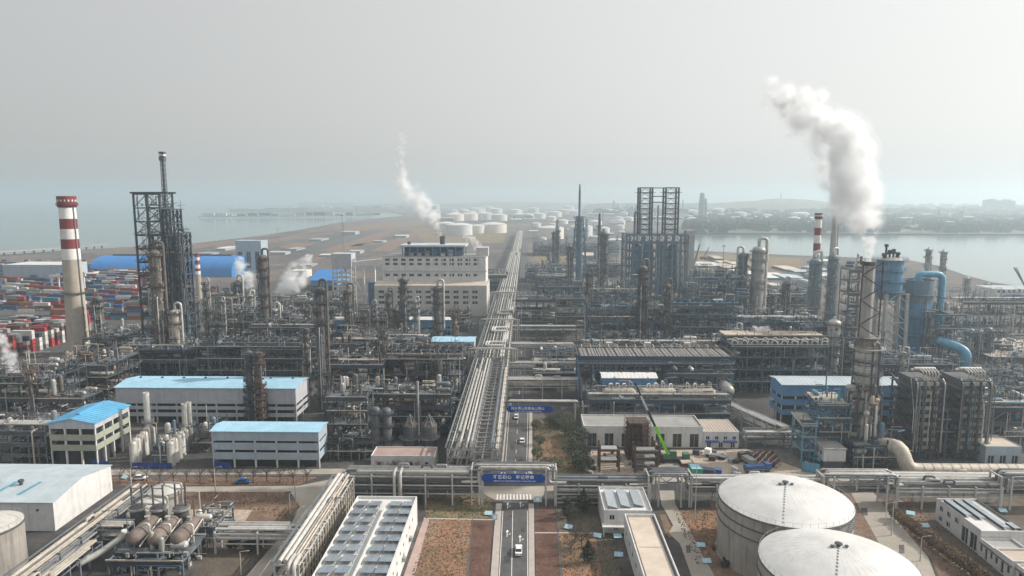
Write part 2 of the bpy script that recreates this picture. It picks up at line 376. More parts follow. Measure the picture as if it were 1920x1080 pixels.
for k in range(2600):
    px = rf.uniform(1110, 2100); row = rf.uniform(389, 404) if k % 2 else rf.uniform(405, 436)
    if row > 404 and px < 1290: continue
    p = gp(px, row); hz_ = (hill_top_(px) if row < 404 else row); z0 = 0 if row >= 404 else max(0, zat(p, row - 8) * .5); s_ = rf.uniform(8, 26); a = rf.uniform(0, 3)
    for j in range(2):
        u = Vector((cos(a + j * 1.57), sin(a + j * 1.57), 0)) * s_; mbw.add([p + u * 1.3 + Vector((0, 0, z0)), p - u * 1.3 + Vector((0, 0, z0)), p - u * .7 + Vector((0, 0, z0 + s_ * .8)), p + u * .7 + Vector((0, 0, z0 + s_ * .8))], [(0, 1, 2, 3)])
mbw.build('far_woods', 'leaf_dark', kind='stuff')
ridge('far_hills', 1100, 2150, 404, hill_top, 3500, 'hill_green', 3)
ridge('far_shore', 1255, 2200, 437, lambda p: 424 + 2 * sin(p / 40), 500, 'hill_green', 5)
ridge('far_mid_hills', 560, 1240, 389, lambda p: 381.5 + 1.5 * sin(p / 55) - (1.5 if 900 < p < 1150 else 0), 2500, 'hill_green', 9)
ridge('far_left_shore', 430, 800, 396.5, lambda p: 391 + 1.2 * sin(p / 23), 300, 'hill_green', 11)
# the plant yard, its fields and roads, each sheet a little above the one below
yard = sheet('plant_yard', [(-700, 1250), (-700, 640), (-60, 640), (60, 600), (240, 560), (420, 540), (700, 520), (1000, 500), (1300, 520), (1500, 560), (1700, 590), (2100, 640), (2600, 1250)], 'ground_yard', 0.02)

wsheet('far_land', [(gp(a, b).x, gp(a, b).y) for a, b in ((1262, 402), (1285, 425), (1294, 436.5), (2300, 440), (2300, 400), (1900, 396), (1300, 396))], 'ground_land', 0.01)
# ================================================================== builders
DRUM = [(0, -.5), (.5, -.485), (.8, -.455), (.97, -.41), (1, -.36), (1, .36), (.97, .41), (.8, .455), (.5, .485), (0, .5)]
def drum(name, parent, c, L, r, m, axis='x', n=16):
    k = round(r / L, 2)                                            # dished heads keep their shape
    prof = [(0, -.5), (.45, -.5 + .12 * k), (.75, -.5 + .32 * k), (.95, -.5 + .6 * k), (1, -.5 + .9 * k)]
    prof = prof + [(a, -b) for a, b in reversed(prof)]
    me = shared(('drum_shell', k, n), m, lambda q: q.lathe([(max(a, .001), b) for a, b in prof], n), True)
    o = put(name, me, parent, c)
    o.rotation_euler = {'x': (0, pi / 2, 0), 'y': (pi / 2, 0, 0), 'z': (0, 0, 0)}[axis]; o.scale = (r, r, L); return o
def rail_mesh(W, D, m='steel_light', gap=2.0):                     # guard rail round a rectangle
    def f(q):
        for z in (.55, 1.1):
            for a, b in (((0, 0, z), (W, 0, z)), ((W, 0, z), (W, D, z)), ((W, D, z), (0, D, z)), ((0, D, z), (0, 0, z))): q.bar(a, b, .07)
        for k in range(int(W / gap) + 1):
            x = min(W, k * gap); q.bar((x, 0, 0), (x, 0, 1.1), .07); q.bar((x, D, 0), (x, D, 1.1), .07)
        for k in range(1, int(D / gap) + 1):
            y = min(D, k * gap); q.bar((0, y, 0), (0, y, 1.1), .07); q.bar((W, y, 0), (W, y, 1.1), .07)
    return shared(('guard_rail', round(W, 1), round(D, 1)), m, f)
def ring_platform(r, out, m, a0=0, a1=2 * pi, n=20):
    def f(q):
        k = max(4, int(n * (a1 - a0) / (2 * pi)))
        for j in range(k):
            t0, t1 = a0 + (a1 - a0) * j / k, a0 + (a1 - a0) * (j + 1) / k
            p = [(rr * cos(t), rr * sin(t)) for rr in (r, r + out) for t in (t0, t1)]
            q.add([(*p[0], 0), (*p[1], 0), (*p[3], 0), (*p[2], 0), (*p[0], .22), (*p[1], .22), (*p[3], .22), (*p[2], .22)],
                  [(0, 1, 2, 3), (7, 6, 5, 4), (2, 1, 5, 6), (0, 3, 7, 4), (3, 2, 6, 7), (1, 0, 4, 5)])
            o0, o1 = (r + out) * .985 * Vector((cos(t0), sin(t0), 0)), (r + out) * .985 * Vector((cos(t1), sin(t1), 0))
            for z in (.75, 1.3): q.bar(o0 + Vector((0, 0, z)), o1 + Vector((0, 0, z)), .09)
            q.bar(o0 + Vector((0, 0, .2)), o0 + Vector((0, 0, 1.3)), .09)
            if j % 3 == 0: q.bar(Vector((cos(t0), sin(t0), 0)) * (r + out * .9), Vector((r * cos(t0), r * sin(t0), -out)), .12)
    return shared(('platform', round(r, 1), round(out, 1), round(a0, 1), round(a1, 1)), m, f)
def ladder_mesh(h, m='steel_grey'):
    def f(q):
        for x in (-.3, .3): q.bar((x, 0, 0), (x, 0, h), .08)
        for k in range(int(h / .6)): q.bar((-.3, 0, .3 + k * .6), (.3, 0, .3 + k * .6), .06)
        for k in range(int(h / 2)):
            z = 1 + k * 2
            q.bar((-.4, 0, z), (-.4, -.7, z), .06); q.bar((-.4, -.7, z), (.4, -.7, z), .06); q.bar((.4, -.7, z), (.4, 0, z), .06)
        for x in (-.4, .4): q.bar((x, -.7, .5), (x, -.7, h), .05)
    return shared(('ladder', round(h)), m, f)
def tower(label, px, py, top, wpx, m='clad_grey', plats=5, ovh=1, name='distillation_column', cat='column', steps=None, pm='steel_dark', seed=1, group=None,
          risers=3, neck=True, span=None, out=1.5):
    """a process column: shell with skirt and dished head, ring platforms, ladders, risers, overhead line"""
    rr = random.Random(seed * 97 + px); p = gp(px, py); s = ppm((p.x, p.y, H * .35)); r = max(.35, wpx / s / 2); h = zat(p, top); p.x = xw(px, p.y, h * .55)
    t = thing(name, label, cat, p, 0, group)
    hh = h - (r * 1.4 if neck else 0)
    st = steps or [(0, 1.0), (1, 1.0)]                            # (height fraction, radius factor)
    prof = []
    for k, (f, a) in enumerate(st):
        if k and a != st[k - 1][1]: prof.append((r * a, hh * f + abs(a - st[k - 1][1]) * r * 1.2))
        else: prof.append((r * a, hh * f))
        nxt = st[k + 1][0] if k + 1 < len(st) else f
        nb = int((nxt - f) * hh / 6)
        for j in range(1, nb):
            z = hh * (f + (nxt - f) * j / nb)
            prof += [(r * a, z - .12), (r * a * 1.045, z - .1), (r * a * 1.045, z + .1), (r * a, z + .12)]
        if k + 1 < len(st): prof.append((r * a, hh * st[k + 1][0]))
    ra = r * st[-1][1]
    if neck: prof += [(ra * .95, hh + ra * .25), (ra * .75, hh + ra * .45), (ra * .4, hh + ra * .6), (ra * .22, hh + ra * .64), (ra * .22, hh + ra * 1.1)]
    MB().lathe(prof, 20).build('shell', m, t, smooth=True)
    rad = lambda z: r * next((a for (f, a), (f2, _) in zip(reversed(st), reversed(st)) if z / hh >= f), 1)
    plats += 2; zs = [hh * (.12 + .86 * (k + rr.uniform(-.2, .2) * (0 < k < plats - 1)) / max(1, plats - 1)) for k in range(plats)]
    last = 0
    for k, z in enumerate(zs):
        a0 = rr.uniform(0, 6.28); full = k == plats - 1 or rr.random() < .45
        q = rad(z)
        put('platform', ring_platform(round(q, 1), out, pm, round(a0, 0) * (not full), (round(a0, 0) + 3.4) if not full else 2 * pi), t, (0, 0, z))
        a = rr.uniform(3.6, 5.8)
        if z - last > 3:
            put('ladder', ladder_mesh(z - last), t, ((q + .35) * cos(a), (q + .35) * sin(a), last), a + pi / 2)
        last = z
        if rr.random() < .8: drum('nozzle', t, (q * 1.05 * cos(a + 1), q * 1.05 * sin(a + 1), z + 1.0), 1.6, .4, m, 'x', 10)
    for k in range(risers):
        a = rr.uniform(3.3, 6.1); q = r * max(x[1] for x in st) + .5 + .15 * k; z1 = hh * rr.uniform(.45, 1.0)
        pm2 = rr.choice(['clad_grey', 'clad_light', 'clad_brown', 'steel_grey'])
        pipe('riser_pipe', t, [(r * .8 * cos(a), r * .8 * sin(a), z1), (q * cos(a), q * sin(a), z1), (q * cos(a), q * sin(a), 1)], rr.uniform(.16, .34), pm2)
    q = MB()
    for k in range(int(10 + hh * 1.6)):                          # small fittings, brackets and branch lines on the shell
        z = rr.uniform(.1, 1) * hh; a = rr.uniform(2.9, 6.5); g = rad(z) + rr.uniform(0, .9); x, y = g * cos(a), g * sin(a); e = rr.uniform(.1, .4)
        if k % 3: q.box(x - e, y - e, z, x + e, y + e, z + rr.uniform(.3, 1.4))
        else: q.box(x - .08, y - .08, z, x + .08, y + .08, min(hh, z + rr.uniform(2, 7)))
    q.build('small_fittings', rr.choice(['steel_dark', 'clad_grey', 'clad_beige', 'steel_grey']), t, kind='stuff')
    if ovh:
        a = rr.uniform(-.4, .6) + (pi if ovh < 0 else 0); q = r + .9; pr = max(.3, ra * .26)
        z1 = h + pr
        MB().tube([(0, 0, hh + ra * .8), (0, 0, z1 + .8), (q * cos(a), q * sin(a), z1 + .8), (q * cos(a), q * sin(a), hh * .25)], pr, 10, pr * 4).build('overhead_pipe', 'clad_light' if m != 'clad_brown' else 'clad_brown', t, smooth=True)
    return t
STUFFING = ['clad_grey', 'clad_light', 'clad_beige', 'clad_brown', 'steel_grey', 'clad_dark', 'vessel_bluegrey', 'steel_blue']
def clutter(t, W, D, lv, Ht, rr, mats, dens, ox=0):
    """valves, flanges, short pipes and cable runs too small to pick apart: one part"""
    ms = [mats[0], mats[-1], rr.choice(mats), 'clad_light', 'steel_dark', 'steel_dark', 'clad_dark', rr.choice(mats)]; V, Fc, MI = [], [], []; u = rr.uniform
    n = int(min(2600, W * D * len(lv) * .32 * dens)); gap = Ht / max(1, len(lv) - 1)
    for k in range(n):
        x, y, z = u(0, W), u(-.5, D), rr.choice(lv) + .15; q = rr.random(); w_ = u(.08, .22)
        if q < .3: sx, sy, sz = u(.6, 4.5), w_, w_; z += u(.2, gap * .9)
        elif q < .5: sx, sy, sz = w_, u(.6, 4), w_; z += u(.2, gap * .9)
        elif q < .8: sx, sy, sz = w_, w_, u(.6, gap * .95)
        else: sx, sy, sz = u(.3, 1.1), u(.3, 1.0), u(.3, 1.1)
        o = len(V); x1, y1, z1 = x + sx, y + sy, z + sz
        V += [(x, y, z), (x1, y, z), (x1, y1, z), (x, y1, z), (x, y, z1), (x1, y, z1), (x1, y1, z1), (x, y1, z1)]
        Fc += [(o + 3, o + 2, o + 1, o), (o + 4, o + 5, o + 6, o + 7), (o, o + 1, o + 5, o + 4), (o + 1, o + 2, o + 6, o + 5), (o + 2, o + 3, o + 7, o + 6), (o + 3, o, o + 4, o + 7)]
        MI += [k % 8] * 6
    me = bpy.data.meshes.new('small_pipework'); me.from_pydata(V, [], Fc)
    for m in ms: me.materials.append(MATS[m])
    me.polygons.foreach_set('material_index', MI); put('small_pipework', me, t, (ox, 0, 0), kind='stuff')
def unit(label, px0, px1, row, D, top, levels=3, sm='steel_dark', seed=1, name='process_unit', bay=7.0, dens=1.0, fans=0, poke=3, deck=.6, mats=None, gm='grating', base=0.0, W=None, rails=True, runs=8, roofdeck=None, topgear=1.0):
    """open steel frame of posts, beams and gratings, filled with exchangers, drums and pipework"""
    rr = random.Random(seed * 131 + px0); A, B = gp(px0, row), gp(px1, row); W = W or (B.x - A.x); Ht = zat(A, top) * 1.08
    mats = mats or STUFFING
    t = thing(name, label, 'process unit', A, 0)
    nx = max(1, round(W / bay)); ny = max(1, round(D / 8.0)); dx, dy = W / nx, D / ny
    zs = [Ht * (k + 1) / levels for k in range(levels)]
    for i in range(nx + 1):
        for j in range(ny + 1):
            hp = Ht if rr.random() < .8 else Ht + rr.uniform(1, 3.5)
            bx('post', t, i * dx - .2, j * dy - .2, 0, i * dx + .2, j * dy + .2, hp, sm)
    for k, z in enumerate(zs):
        for j in range(ny + 1): bx('beam', t, 0.2, j * dy - .15, z - .5, W - .2, j * dy + .15, z, sm)
        for i in range(nx + 1): bx('beam', t, i * dx - .12, .15, z - .45, i * dx + .12, D - .15, z - .02, sm)
        for i in range(nx):
            for j in range(ny):
                pd = roofdeck if (roofdeck is not None and k == levels - 1) else deck
                if rr.random() < pd + .15 * (k < levels - 1): bx('grating', t, i * dx + .14, j * dy + .18, z + .02, (i + 1) * dx - .14, (j + 1) * dy - .18, z + .1, gm if rr.random() < .7 else 'steel_grey')
                if rr.random() < .35 * dens:
                    zz = zs[k - 1] if k else 0
                    bar('brace', t, (i * dx, j * dy, zz), ((i + 1) * dx, j * dy, z - .4), .22, sm)
        if rails: put('guard_rail', rail_mesh(round(W, 1), round(D, 1), 'steel_dark' if rr.random() < .5 else 'steel_grey'), t, (0, 0, z + .1))
    lv = [0] + zs
    for k, z in enumerate(lv):                                    # equipment in the bays
        gap = Ht / levels
        top_ = k == levels
        for i in range(nx):
            for j in range(ny):
                if rr.random() > (.85 if not top_ else .6 * topgear) * dens: continue
                cx, cy = (i + .5) * dx, (j + .5) * dy; m = rr.choice(mats); q = rr.random()
                if q < .34:
                    r = min(gap * .26, rr.uniform(.5, 1.1)); L = dx * rr.uniform(.6, .9); drum('heat_exchanger', t, (cx, cy + rr.uniform(-1.5, 1.5), z + r + .6), L, r, m, 'x', 12)
                    if rr.random() < .6: drum('heat_exchanger', t, (cx, cy, z + r * 3 + .9), L, r, m, 'x', 12) if gap > 4.5 * r else None
                elif q < .48:
                    r = min(gap * .26, rr.uniform(.5, 1.0)); drum('heat_exchanger', t, (cx, cy, z + r + .6), dy * .8, r, m, 'y', 12)
                elif q < .68:
                    r = rr.uniform(.5, 1.1); hh = min(gap * .85, rr.uniform(2.5, 6)) if not top_ else rr.uniform(2, 5); drum('vertical_vessel', t, (cx + rr.uniform(-1.5, 1.5), cy, z + hh / 2 + .2), hh, r, m, 'z', 12)
                elif q < .82:
                    for e in range(rr.randint(2, 3)):
                        sx = rr.uniform(.8, 1.8); x0, y0 = cx + rr.uniform(-2, 2), cy + rr.uniform(-2, 2)
                        bx('pump_skid', t, x0, y0, z + .12, x0 + sx, y0 + rr.uniform(.8, 1.6), z + rr.uniform(.9, 2.0), m)
                else:
                    r = rr.uniform(.12, .3); x0, y0 = cx + rr.uniform(-2, 2), cy + rr.uniform(-2, 2); z1 = z + gap * rr.uniform(.5, 1.2)
                    pipe('pipe', t, [(x0, y0, z + .1), (x0, y0, z1), (x0 + rr.choice([-1, 1]) * rr.uniform(2, dx), y0, z1), (x0 + rr.uniform(-2, 2) + dx * .5, y0 + rr.uniform(-2, 3), z1)], r, m)
    for k in range(int(runs * dens)):                             # long pipe runs and risers on the face
        z = rr.choice(zs) + rr.uniform(.4, 2.2) * rr.choice([1, -1]); y = rr.uniform(-.6, D + .4); x0 = rr.uniform(0, W * .4); x1 = rr.uniform(W * .5, W)
        r = rr.uniform(.12, .38); m = rr.choice(mats); z = max(1.2, z)
        pts = [(x0, y, max(.3, z - rr.uniform(1, 4))), (x0, y, z), (x1, y, z), (x1, y, z + rr.uniform(-4, 2.5))]
        pts[-1] = (x1, y, max(.3, pts[-1][2])); pipe('pipe', t, pts, r, m)
    for k in range(int(nx * 1.3 * dens)):
        x = rr.uniform(0, W); y = -.4 - rr.random() * .5; z1 = rr.uniform(.4, 1.05) * Ht
        pipe('riser_pipe', t, [(x, y, .1), (x, y, z1), (x, y + 2.5, z1)], rr.uniform(.1, .28), rr.choice(mats))
    for k in range(poke):                                         # small stacks, vents and vessels standing proud of the top
        x, y = rr.uniform(1, W - 1), rr.uniform(1, D - 1); hh = rr.uniform(3, 9)
        if rr.random() < .5: rod('vent_pipe', t, (x, y, Ht), (x, y, Ht + hh), rr.uniform(.1, .25), rr.choice(mats))
        else: drum('vertical_vessel', t, (x, y, Ht + hh * .4), hh * .8, rr.uniform(.5, 1.0), rr.choice(mats), 'z', 12)
    for z in zs:                                                  # solid fascias and long straight lines that hold the frame together
        if rr.random() < .55: bx('fascia', t, .05, -.42, z - 1.5, W - .05, -.24, z - .15, rr.choice(['steel_navy', 'steel_dark', 'clad_dark', 'steel_blue' if sm == 'steel_blue' else 'steel_dark']))
        if rr.random() < .6: bx('kerb_beam', t, -.3, -.75, z + .12, W + .3, -.45, z + .42, rr.choice(['clad_beige', 'steel_light', 'clad_grey']))
        if rr.random() < .6 and W > 18:
            y, r, m = rr.uniform(1, D * .6), rr.uniform(.22, .42), rr.choice(mats + ['clad_light', 'clad_beige'])
            for k in range(rr.randint(2, 4)): rod('pipe', t, (rr.uniform(-1, 2), y + k * r * 2.6, z + r + .9), (W - rr.uniform(-1, 2), y + k * r * 2.6, z + r + .9), r, m)
    clutter(t, W, D, lv, Ht, rr, mats, dens)
    if fans:
        fan_row(t, 0, D * .15, Ht + .3, W, D * .7, fans, mats[0] if mats else 'clad_grey')
    return t
def fan_mesh(m):
    def f(q):
        q.lathe([(1.0, 0), (.92, .25), (.92, .7), (1.0, .8), (.9, .8), (.84, .7), (.84, .2), (.9, .0)], 16)
        for k in range(4): q.bar((0, 0, .45), (.85 * cos(k * pi / 2 + .4), .85 * sin(k * pi / 2 + .4), .5), .2, .04)
        q.lathe([(.14, .2), (.14, .6)], 8)
    return shared('fan_ring', m, f)
def fan_row(t, x0, y0, z, W, D, n, m='clad_grey'):
    dx = W / n
    for k in range(n):
        bx('cooler_box', t, x0 + k * dx + .15, y0, z, x0 + (k + 1) * dx - .15, y0 + D, z + 1.1, m)
        for j in range(2):
            o = put('fan', fan_mesh('steel_dark'), t, (x0 + (k + .5) * dx, y0 + D * (.27 + .46 * j), z + 1.1)); r = min(dx, D / 2) * .44; o.scale = (r, r, 1.4)
def rack(label, a, b, width, ztop, levels=2, gap=6.0, pipes=6, pm=None, sm='post_white', name='pipe_rack', group=None, lower=True, seed=1, pr=(.18, .42), z_low=None, tray=True, posts=True, rails=False, tops=None):
    """pipe rack from a to b (metres): bents of two posts and cross beams, pipes lying on the levels"""
    rr = random.Random(seed * 31); a, b = Vector((a[0], a[1], 0)), Vector((b[0], b[1], 0)); L = (b - a).length; ang = atan2(b.y - a.y, b.x - a.x)
    t = thing(name, label, 'pipe rack', a, ang, group); n = max(1, round(L / gap)); zs = [ztop - k * 2.6 for k in range(levels)]
    if z_low is not None: zs[-1] = z_low
    for k in range(n + 1):
        x = L * k / n
        if posts:
            for y in (-width / 2, width / 2): bx('post', t, x - .2, y - .2, 0, x + .2, y + .2, ztop + .02, sm)
        for z in zs: bx('cross_beam', t, x - .16, -width / 2 - .5 if not posts else -width / 2 + .2, z - .42, x + .16, width / 2 - .2 if posts else width / 2 + .5, z - .02, sm)
    for z in zs:
        for y in (-width / 2, width / 2): bx('rail_beam', t, .2, y - .1, z - .75, L - .2, y + .1, z - .44, sm)
    for k, z in enumerate(zs):
        q = tops if (k == 0 and tops) else [rr.uniform(*pr) for _ in range(pipes if k == 0 else max(2, pipes - 1))]
        tot = sum(q) * 2; free = max(.1, (width - .9 - tot) / max(1, len(q))); y = -width / 2 + .45
        for r in q:
            y += r; m = rr.choice(pm or ['clad_light', 'clad_beige', 'clad_grey', 'clad_light', 'clad_grey', 'steel_grey'])
            x0, x1 = (0, L) if rr.random() < .7 else (rr.uniform(0, L * .15), L * rr.uniform(.8, 1))
            if L > 25 and rr.random() < .3 and k == 0 and r < .4 and len(q) > 3:           # an expansion loop
                xm = rr.uniform(.3, .7) * L; up = rr.uniform(1.0, 2.0)
                pipe('pipe', t, [(x0, y, z + r), (xm, y, z + r), (xm, y, z + up), (xm + 3, y, z + up), (xm + 3, y, z + r), (x1, y, z + r)], r, m)
            else: rod('pipe', t, (x0, y, z + r), (x1, y, z + r), r, m)
            y += r + free
    if tray: bx('cable_tray', t, 0, width / 2 + .25, zs[0] + .3, L, width / 2 + .8, zs[0] + .5, 'steel_grey')
    if rails: put('guard_rail', rail_mesh(round(L, 1), round(width + 1, 1), 'steel_light', 2.5), t, (0, -width / 2 - .5, ztop + .1))
    return t
def lattice(mb, x0, y0, x1, y1, z0, z1, n, w=.3, taper=1.0, diag=True, diagw=None):
    """square lattice mast added to a mesh builder; returns level heights"""
    cx, cy = (x0 + x1) / 2, (y0 + y1) / 2
    def c(k, z):
        f = 1 + (taper - 1) * (z - z0) / (z1 - z0); xs = (x0, x1, x1, x0)[k]; ys = (y0, y0, y1, y1)[k]
        return Vector((cx + (xs - cx) * f, cy + (ys - cy) * f, z))
    for k in range(4): mb.bar(c(k, z0), c(k, z1), w)
    for i in range(n):
        za, zb = z0 + (z1 - z0) * i / n, z0 + (z1 - z0) * (i + 1) / n
        for k in range(4):
            k2 = (k + 1) % 4; mb.bar(c(k, zb), c(k2, zb), w * .7)
            if diag: mb.bar(c(k, za), c(k2, zb), diagw or w * .55); mb.bar(c(k2, za), c(k, zb), diagw or w * .55)
def holed(name, parent, o, ux, Wd, Hh, holes, m, depth=.3, pane='glass_dark', pname='window', frame=True):
    """a wall in the plane through o along ux (outward = ux x z), with real recesses and a pane in each"""
    ux = Vector(ux).normalized(); nrm = Vector((ux.y, -ux.x, 0)); o = Vector(o); up = Vector((0, 0, 1))
    xs = sorted({0, Wd} | {round(v, 3) for h in holes for v in (h[0], h[2])}); zs = sorted({0, Hh} | {round(v, 3) for h in holes for v in (h[1], h[3])})
    mb = MB()
    P = lambda x, z, d=0: o + ux * x + up * z - nrm * d
    inside = lambda x, z: any(h[0] - 1e-3 < x < h[2] + 1e-3 and h[1] - 1e-3 < z < h[3] + 1e-3 for h in holes)
    for xa, xb in zip(xs, xs[1:]):
        for za, zb in zip(zs, zs[1:]):
            if not inside((xa + xb) / 2, (za + zb) / 2): mb.add([P(xa, za), P(xb, za), P(xb, zb), P(xa, zb)], [(0, 1, 2, 3)])
    for x0, z0, x1, z1 in holes:
        for (a, b), (c, d) in (((x0, z0), (x1, z0)), ((x1, z0), (x1, z1)), ((x1, z1), (x0, z1)), ((x0, z1), (x0, z0))):
            mb.add([P(a, b), P(a, b, depth), P(c, d, depth), P(c, d)], [(0, 1, 2, 3)])
    wl = mb.build(name, m, parent)
    for x0, z0, x1, z1 in holes:
        q = MB(); q.add([P(x0, z0, depth * .8), P(x1, z0, depth * .8), P(x1, z1, depth * .8), P(x0, z1, depth * .8)], [(0, 1, 2, 3)])
        wn = q.build(pname, pane, parent)
        if frame and x1 - x0 > 1.0:
            f = MB(); xm = (x0 + x1) / 2; f.bar(P(xm, z0, depth * .7), P(xm, z1, depth * .7), .09); f.build('frame', 'white_paint', wn)
    return wl
def ribbon(label, px0, px1, row, rows, D, wall, roof, name='workshop', ridge='x', bays=8, pitch=1.4, posts=None, vents=0, wall2=None, over=.5, ground=True, ridge_cap=False):
    """hall with solid panel bands and open storeys between; rows = photo rows of the bands' edges, eave first"""
    A, B = gp(px0, row), gp(px1, row); W = B.x - A.x; Z = [zat(A, r) for r in rows]; t = thing(name, label, 'building', A, 0)
    top = Z[0]; wall2 = wall2 or wall; ny = max(1, round(D / (W / bays))); dx, dy = W / bays, D / ny
    bx('core', t, 1.6, 1.6, 0.02, W - 1.6, D - 1.6, top - .4, 'inside_shade')  # near-black block: the shade inside the open storeys is put into its colour
    for i in range(bays + 1):
        for y in (0.35, D - .35): bx('column', t, max(.02, i * dx - .25), y - .28, 0, min(W - .02, i * dx + .25), y + .28, top - .1, posts or wall)
    for j in range(1, ny):
        for x in (.35, W - .35): bx('column', t, x - .28, j * dy - .25, 0, x + .28, j * dy + .25, top - .1, posts or wall)
    for k in range(0, len(Z) - 1, 2):
        z1, z0 = Z[k], Z[k + 1]; wm = wall if k == 0 else wall2
        for i in range(bays):
            bx('wall_panel', t, i * dx + .02, 0, z0, (i + 1) * dx - .02, .3, z1, wm); bx('wall_panel', t, i * dx + .02, D - .3, z0, (i + 1) * dx - .02, D, z1, wm)
        for j in range(ny):
            bx('wall_panel', t, 0, j * dy + (.32 if j == 0 else .02), z0, .3, (j + 1) * dy - (.32 if j == ny - 1 else .02), z1, wm); bx('wall_panel', t, W - .3, j * dy + (.32 if j == 0 else .02), z0, W, (j + 1) * dy - (.32 if j == ny - 1 else .02), z1, wm)
        if k: bx('floor_slab', t, .32, .32, z0 + .1, W - .32, D - .32, z0 + .4, 'concrete')
    o = over
    if ridge == 'x':
        MB().prism_x([(-o, top), (D / 2, top + pitch), (D + o, top), (D + o, top + .22), (D / 2, top + pitch + .22), (-o, top + .22)], -o, W + o).build('roof', roof, t)
        for x in (0.04, W - .34): MB().prism_x([(0.05, top), (D - .05, top), (D / 2, top + pitch - .05)], x, x + .3).build('gable', wall, t)
    else:
        MB().prism([(-o, top), (W / 2, top + pitch), (W + o, top), (W + o, top + .22), (W / 2, top + pitch + .22), (-o, top + .22)][::-1], -o, D + o).build('roof', roof, t)
        for y in (0.04, D - .34): MB().prism([(0.05, top), (W - .05, top), (W / 2, top + pitch - .05)][::-1], y, y + .3).build('gable', wall, t)
        if ridge_cap: bx('ridge_vent', t, W / 2 - .5, D * .18, top + pitch + .2, W / 2 + .5, D * .92, top + pitch + .75, roof)
    q = MB(); hw_ = (D if ridge == 'x' else W) / 2 + o; Ln = (W if ridge == 'x' else D) + 2 * o; nn = max(4, int(Ln / 1.6))
    for k in range(nn):
        a = -o + Ln * (k + .5) / nn
        for e0, e1 in ((-o, hw_ - o), (2 * hw_ - o, hw_ - o)):
            p0, p1 = (a, e0, top + .25), (a, e1, top + pitch + .25)
            if ridge != 'x': p0, p1 = (e0, a, top + .25), (e1, a, top + pitch + .25)
            q.bar(p0, p1, .1, .1)
    q.build('roof_seams', roof, t)
    for k in range(vents):
        MB().lathe([(.3, 0), (.3, .5), (.55, .55), (.55, .8), (.2, 1.0)], 10).build('roof_vent', 'steel_dark', t, ((k + .5) * W / vents, D * .62, top + pitch * .7), smooth=True)
    return t
def hall(label, px0, px1, row, top, D, wall='wall_white', roof='roof_grey', name='building', parapet=.5, wins=None, pitch=0, rd='x', cat='building', rz=0, W=None, roofgear=0, seed=1, wcol=None):
    """plain block: four walls (front and right may carry recessed windows), flat roof with parapet or a low gable"""
    A, B = gp(px0, row), gp(px1, row); W = W or (B.x - A.x); h = zat(A, top); t = thing(name, label, cat, A, rz); rr = random.Random(seed + px0)
    hp = h + parapet if not pitch else h
    fr, sd = [], []
    for (side, n, z0, z1, wd) in (wins or []):
        Lw = W if side == 'f' else D
        for k in range(n):
            c = Lw * (k + .5) / n; (fr if side == 'f' else sd).append((c - wd / 2, z0, c + wd / 2, z1))
    holed('wall', t, (0, 0, 0), (1, 0, 0), W, hp, fr, wall); holed('wall', t, (W, 0, 0), (0, 1, 0), D, hp, sd, wall)
    holed('wall', t, (W, D, 0), (-1, 0, 0), W, hp, [], wall); holed('wall', t, (0, D, 0), (0, -1, 0), D, hp, [(D - x1, a, D - x0, b) for x0, a, x1, b in sd], wall)
    if pitch:
        if rd == 'x':
            MB().prism_x([(-.3, h), (D / 2, h + pitch), (D + .3, h), (D + .3, h + .2), (D / 2, h + pitch + .2), (-.3, h + .2)], -.3, W + .3).build('roof', roof, t)
            for x in (0.02, W - .22): MB().prism_x([(0.05, h), (D - .05, h), (D / 2, h + pitch - .04)], x, x + .2).build('gable', wall, t)
        else:
            MB().prism([(-.3, h), (W / 2, h + pitch), (W + .3, h), (W + .3, h + .2), (W / 2, h + pitch + .2), (-.3, h + .2)][::-1], -.3, D + .3).build('roof', roof, t)
            for y in (0.02, D - .22): MB().prism([(0.05, h), (W - .05, h), (W / 2, h + pitch - .04)][::-1], y, y + .2).build('gable', wall, t)
    else:
        bx('roof', t, .25, .25, h - .3, W - .25, D - .25, h, roof)
        for a in ((0.01, .01, W - .01, .24), (0.01, D - .24, W - .01, D - .01), (0.01, .25, .24, D - .25), (W - .24, .25, W - .01, D - .25)): bx('parapet', t, a[0], a[1], h - .3, a[2], a[3], hp + .01, wall)
    for k in range(roofgear):
        x, y = rr.uniform(1, max(1.1, W - 2.5)), rr.uniform(1, max(1.1, D - 2)); bx('roof_unit', t, x, y, h + .02, x + rr.uniform(.8, 1.6), y + .9, h + rr.uniform(.7, 1.4), 'steel_light')
    t['h'] = h; t['W'] = W; t['D'] = D
    return t
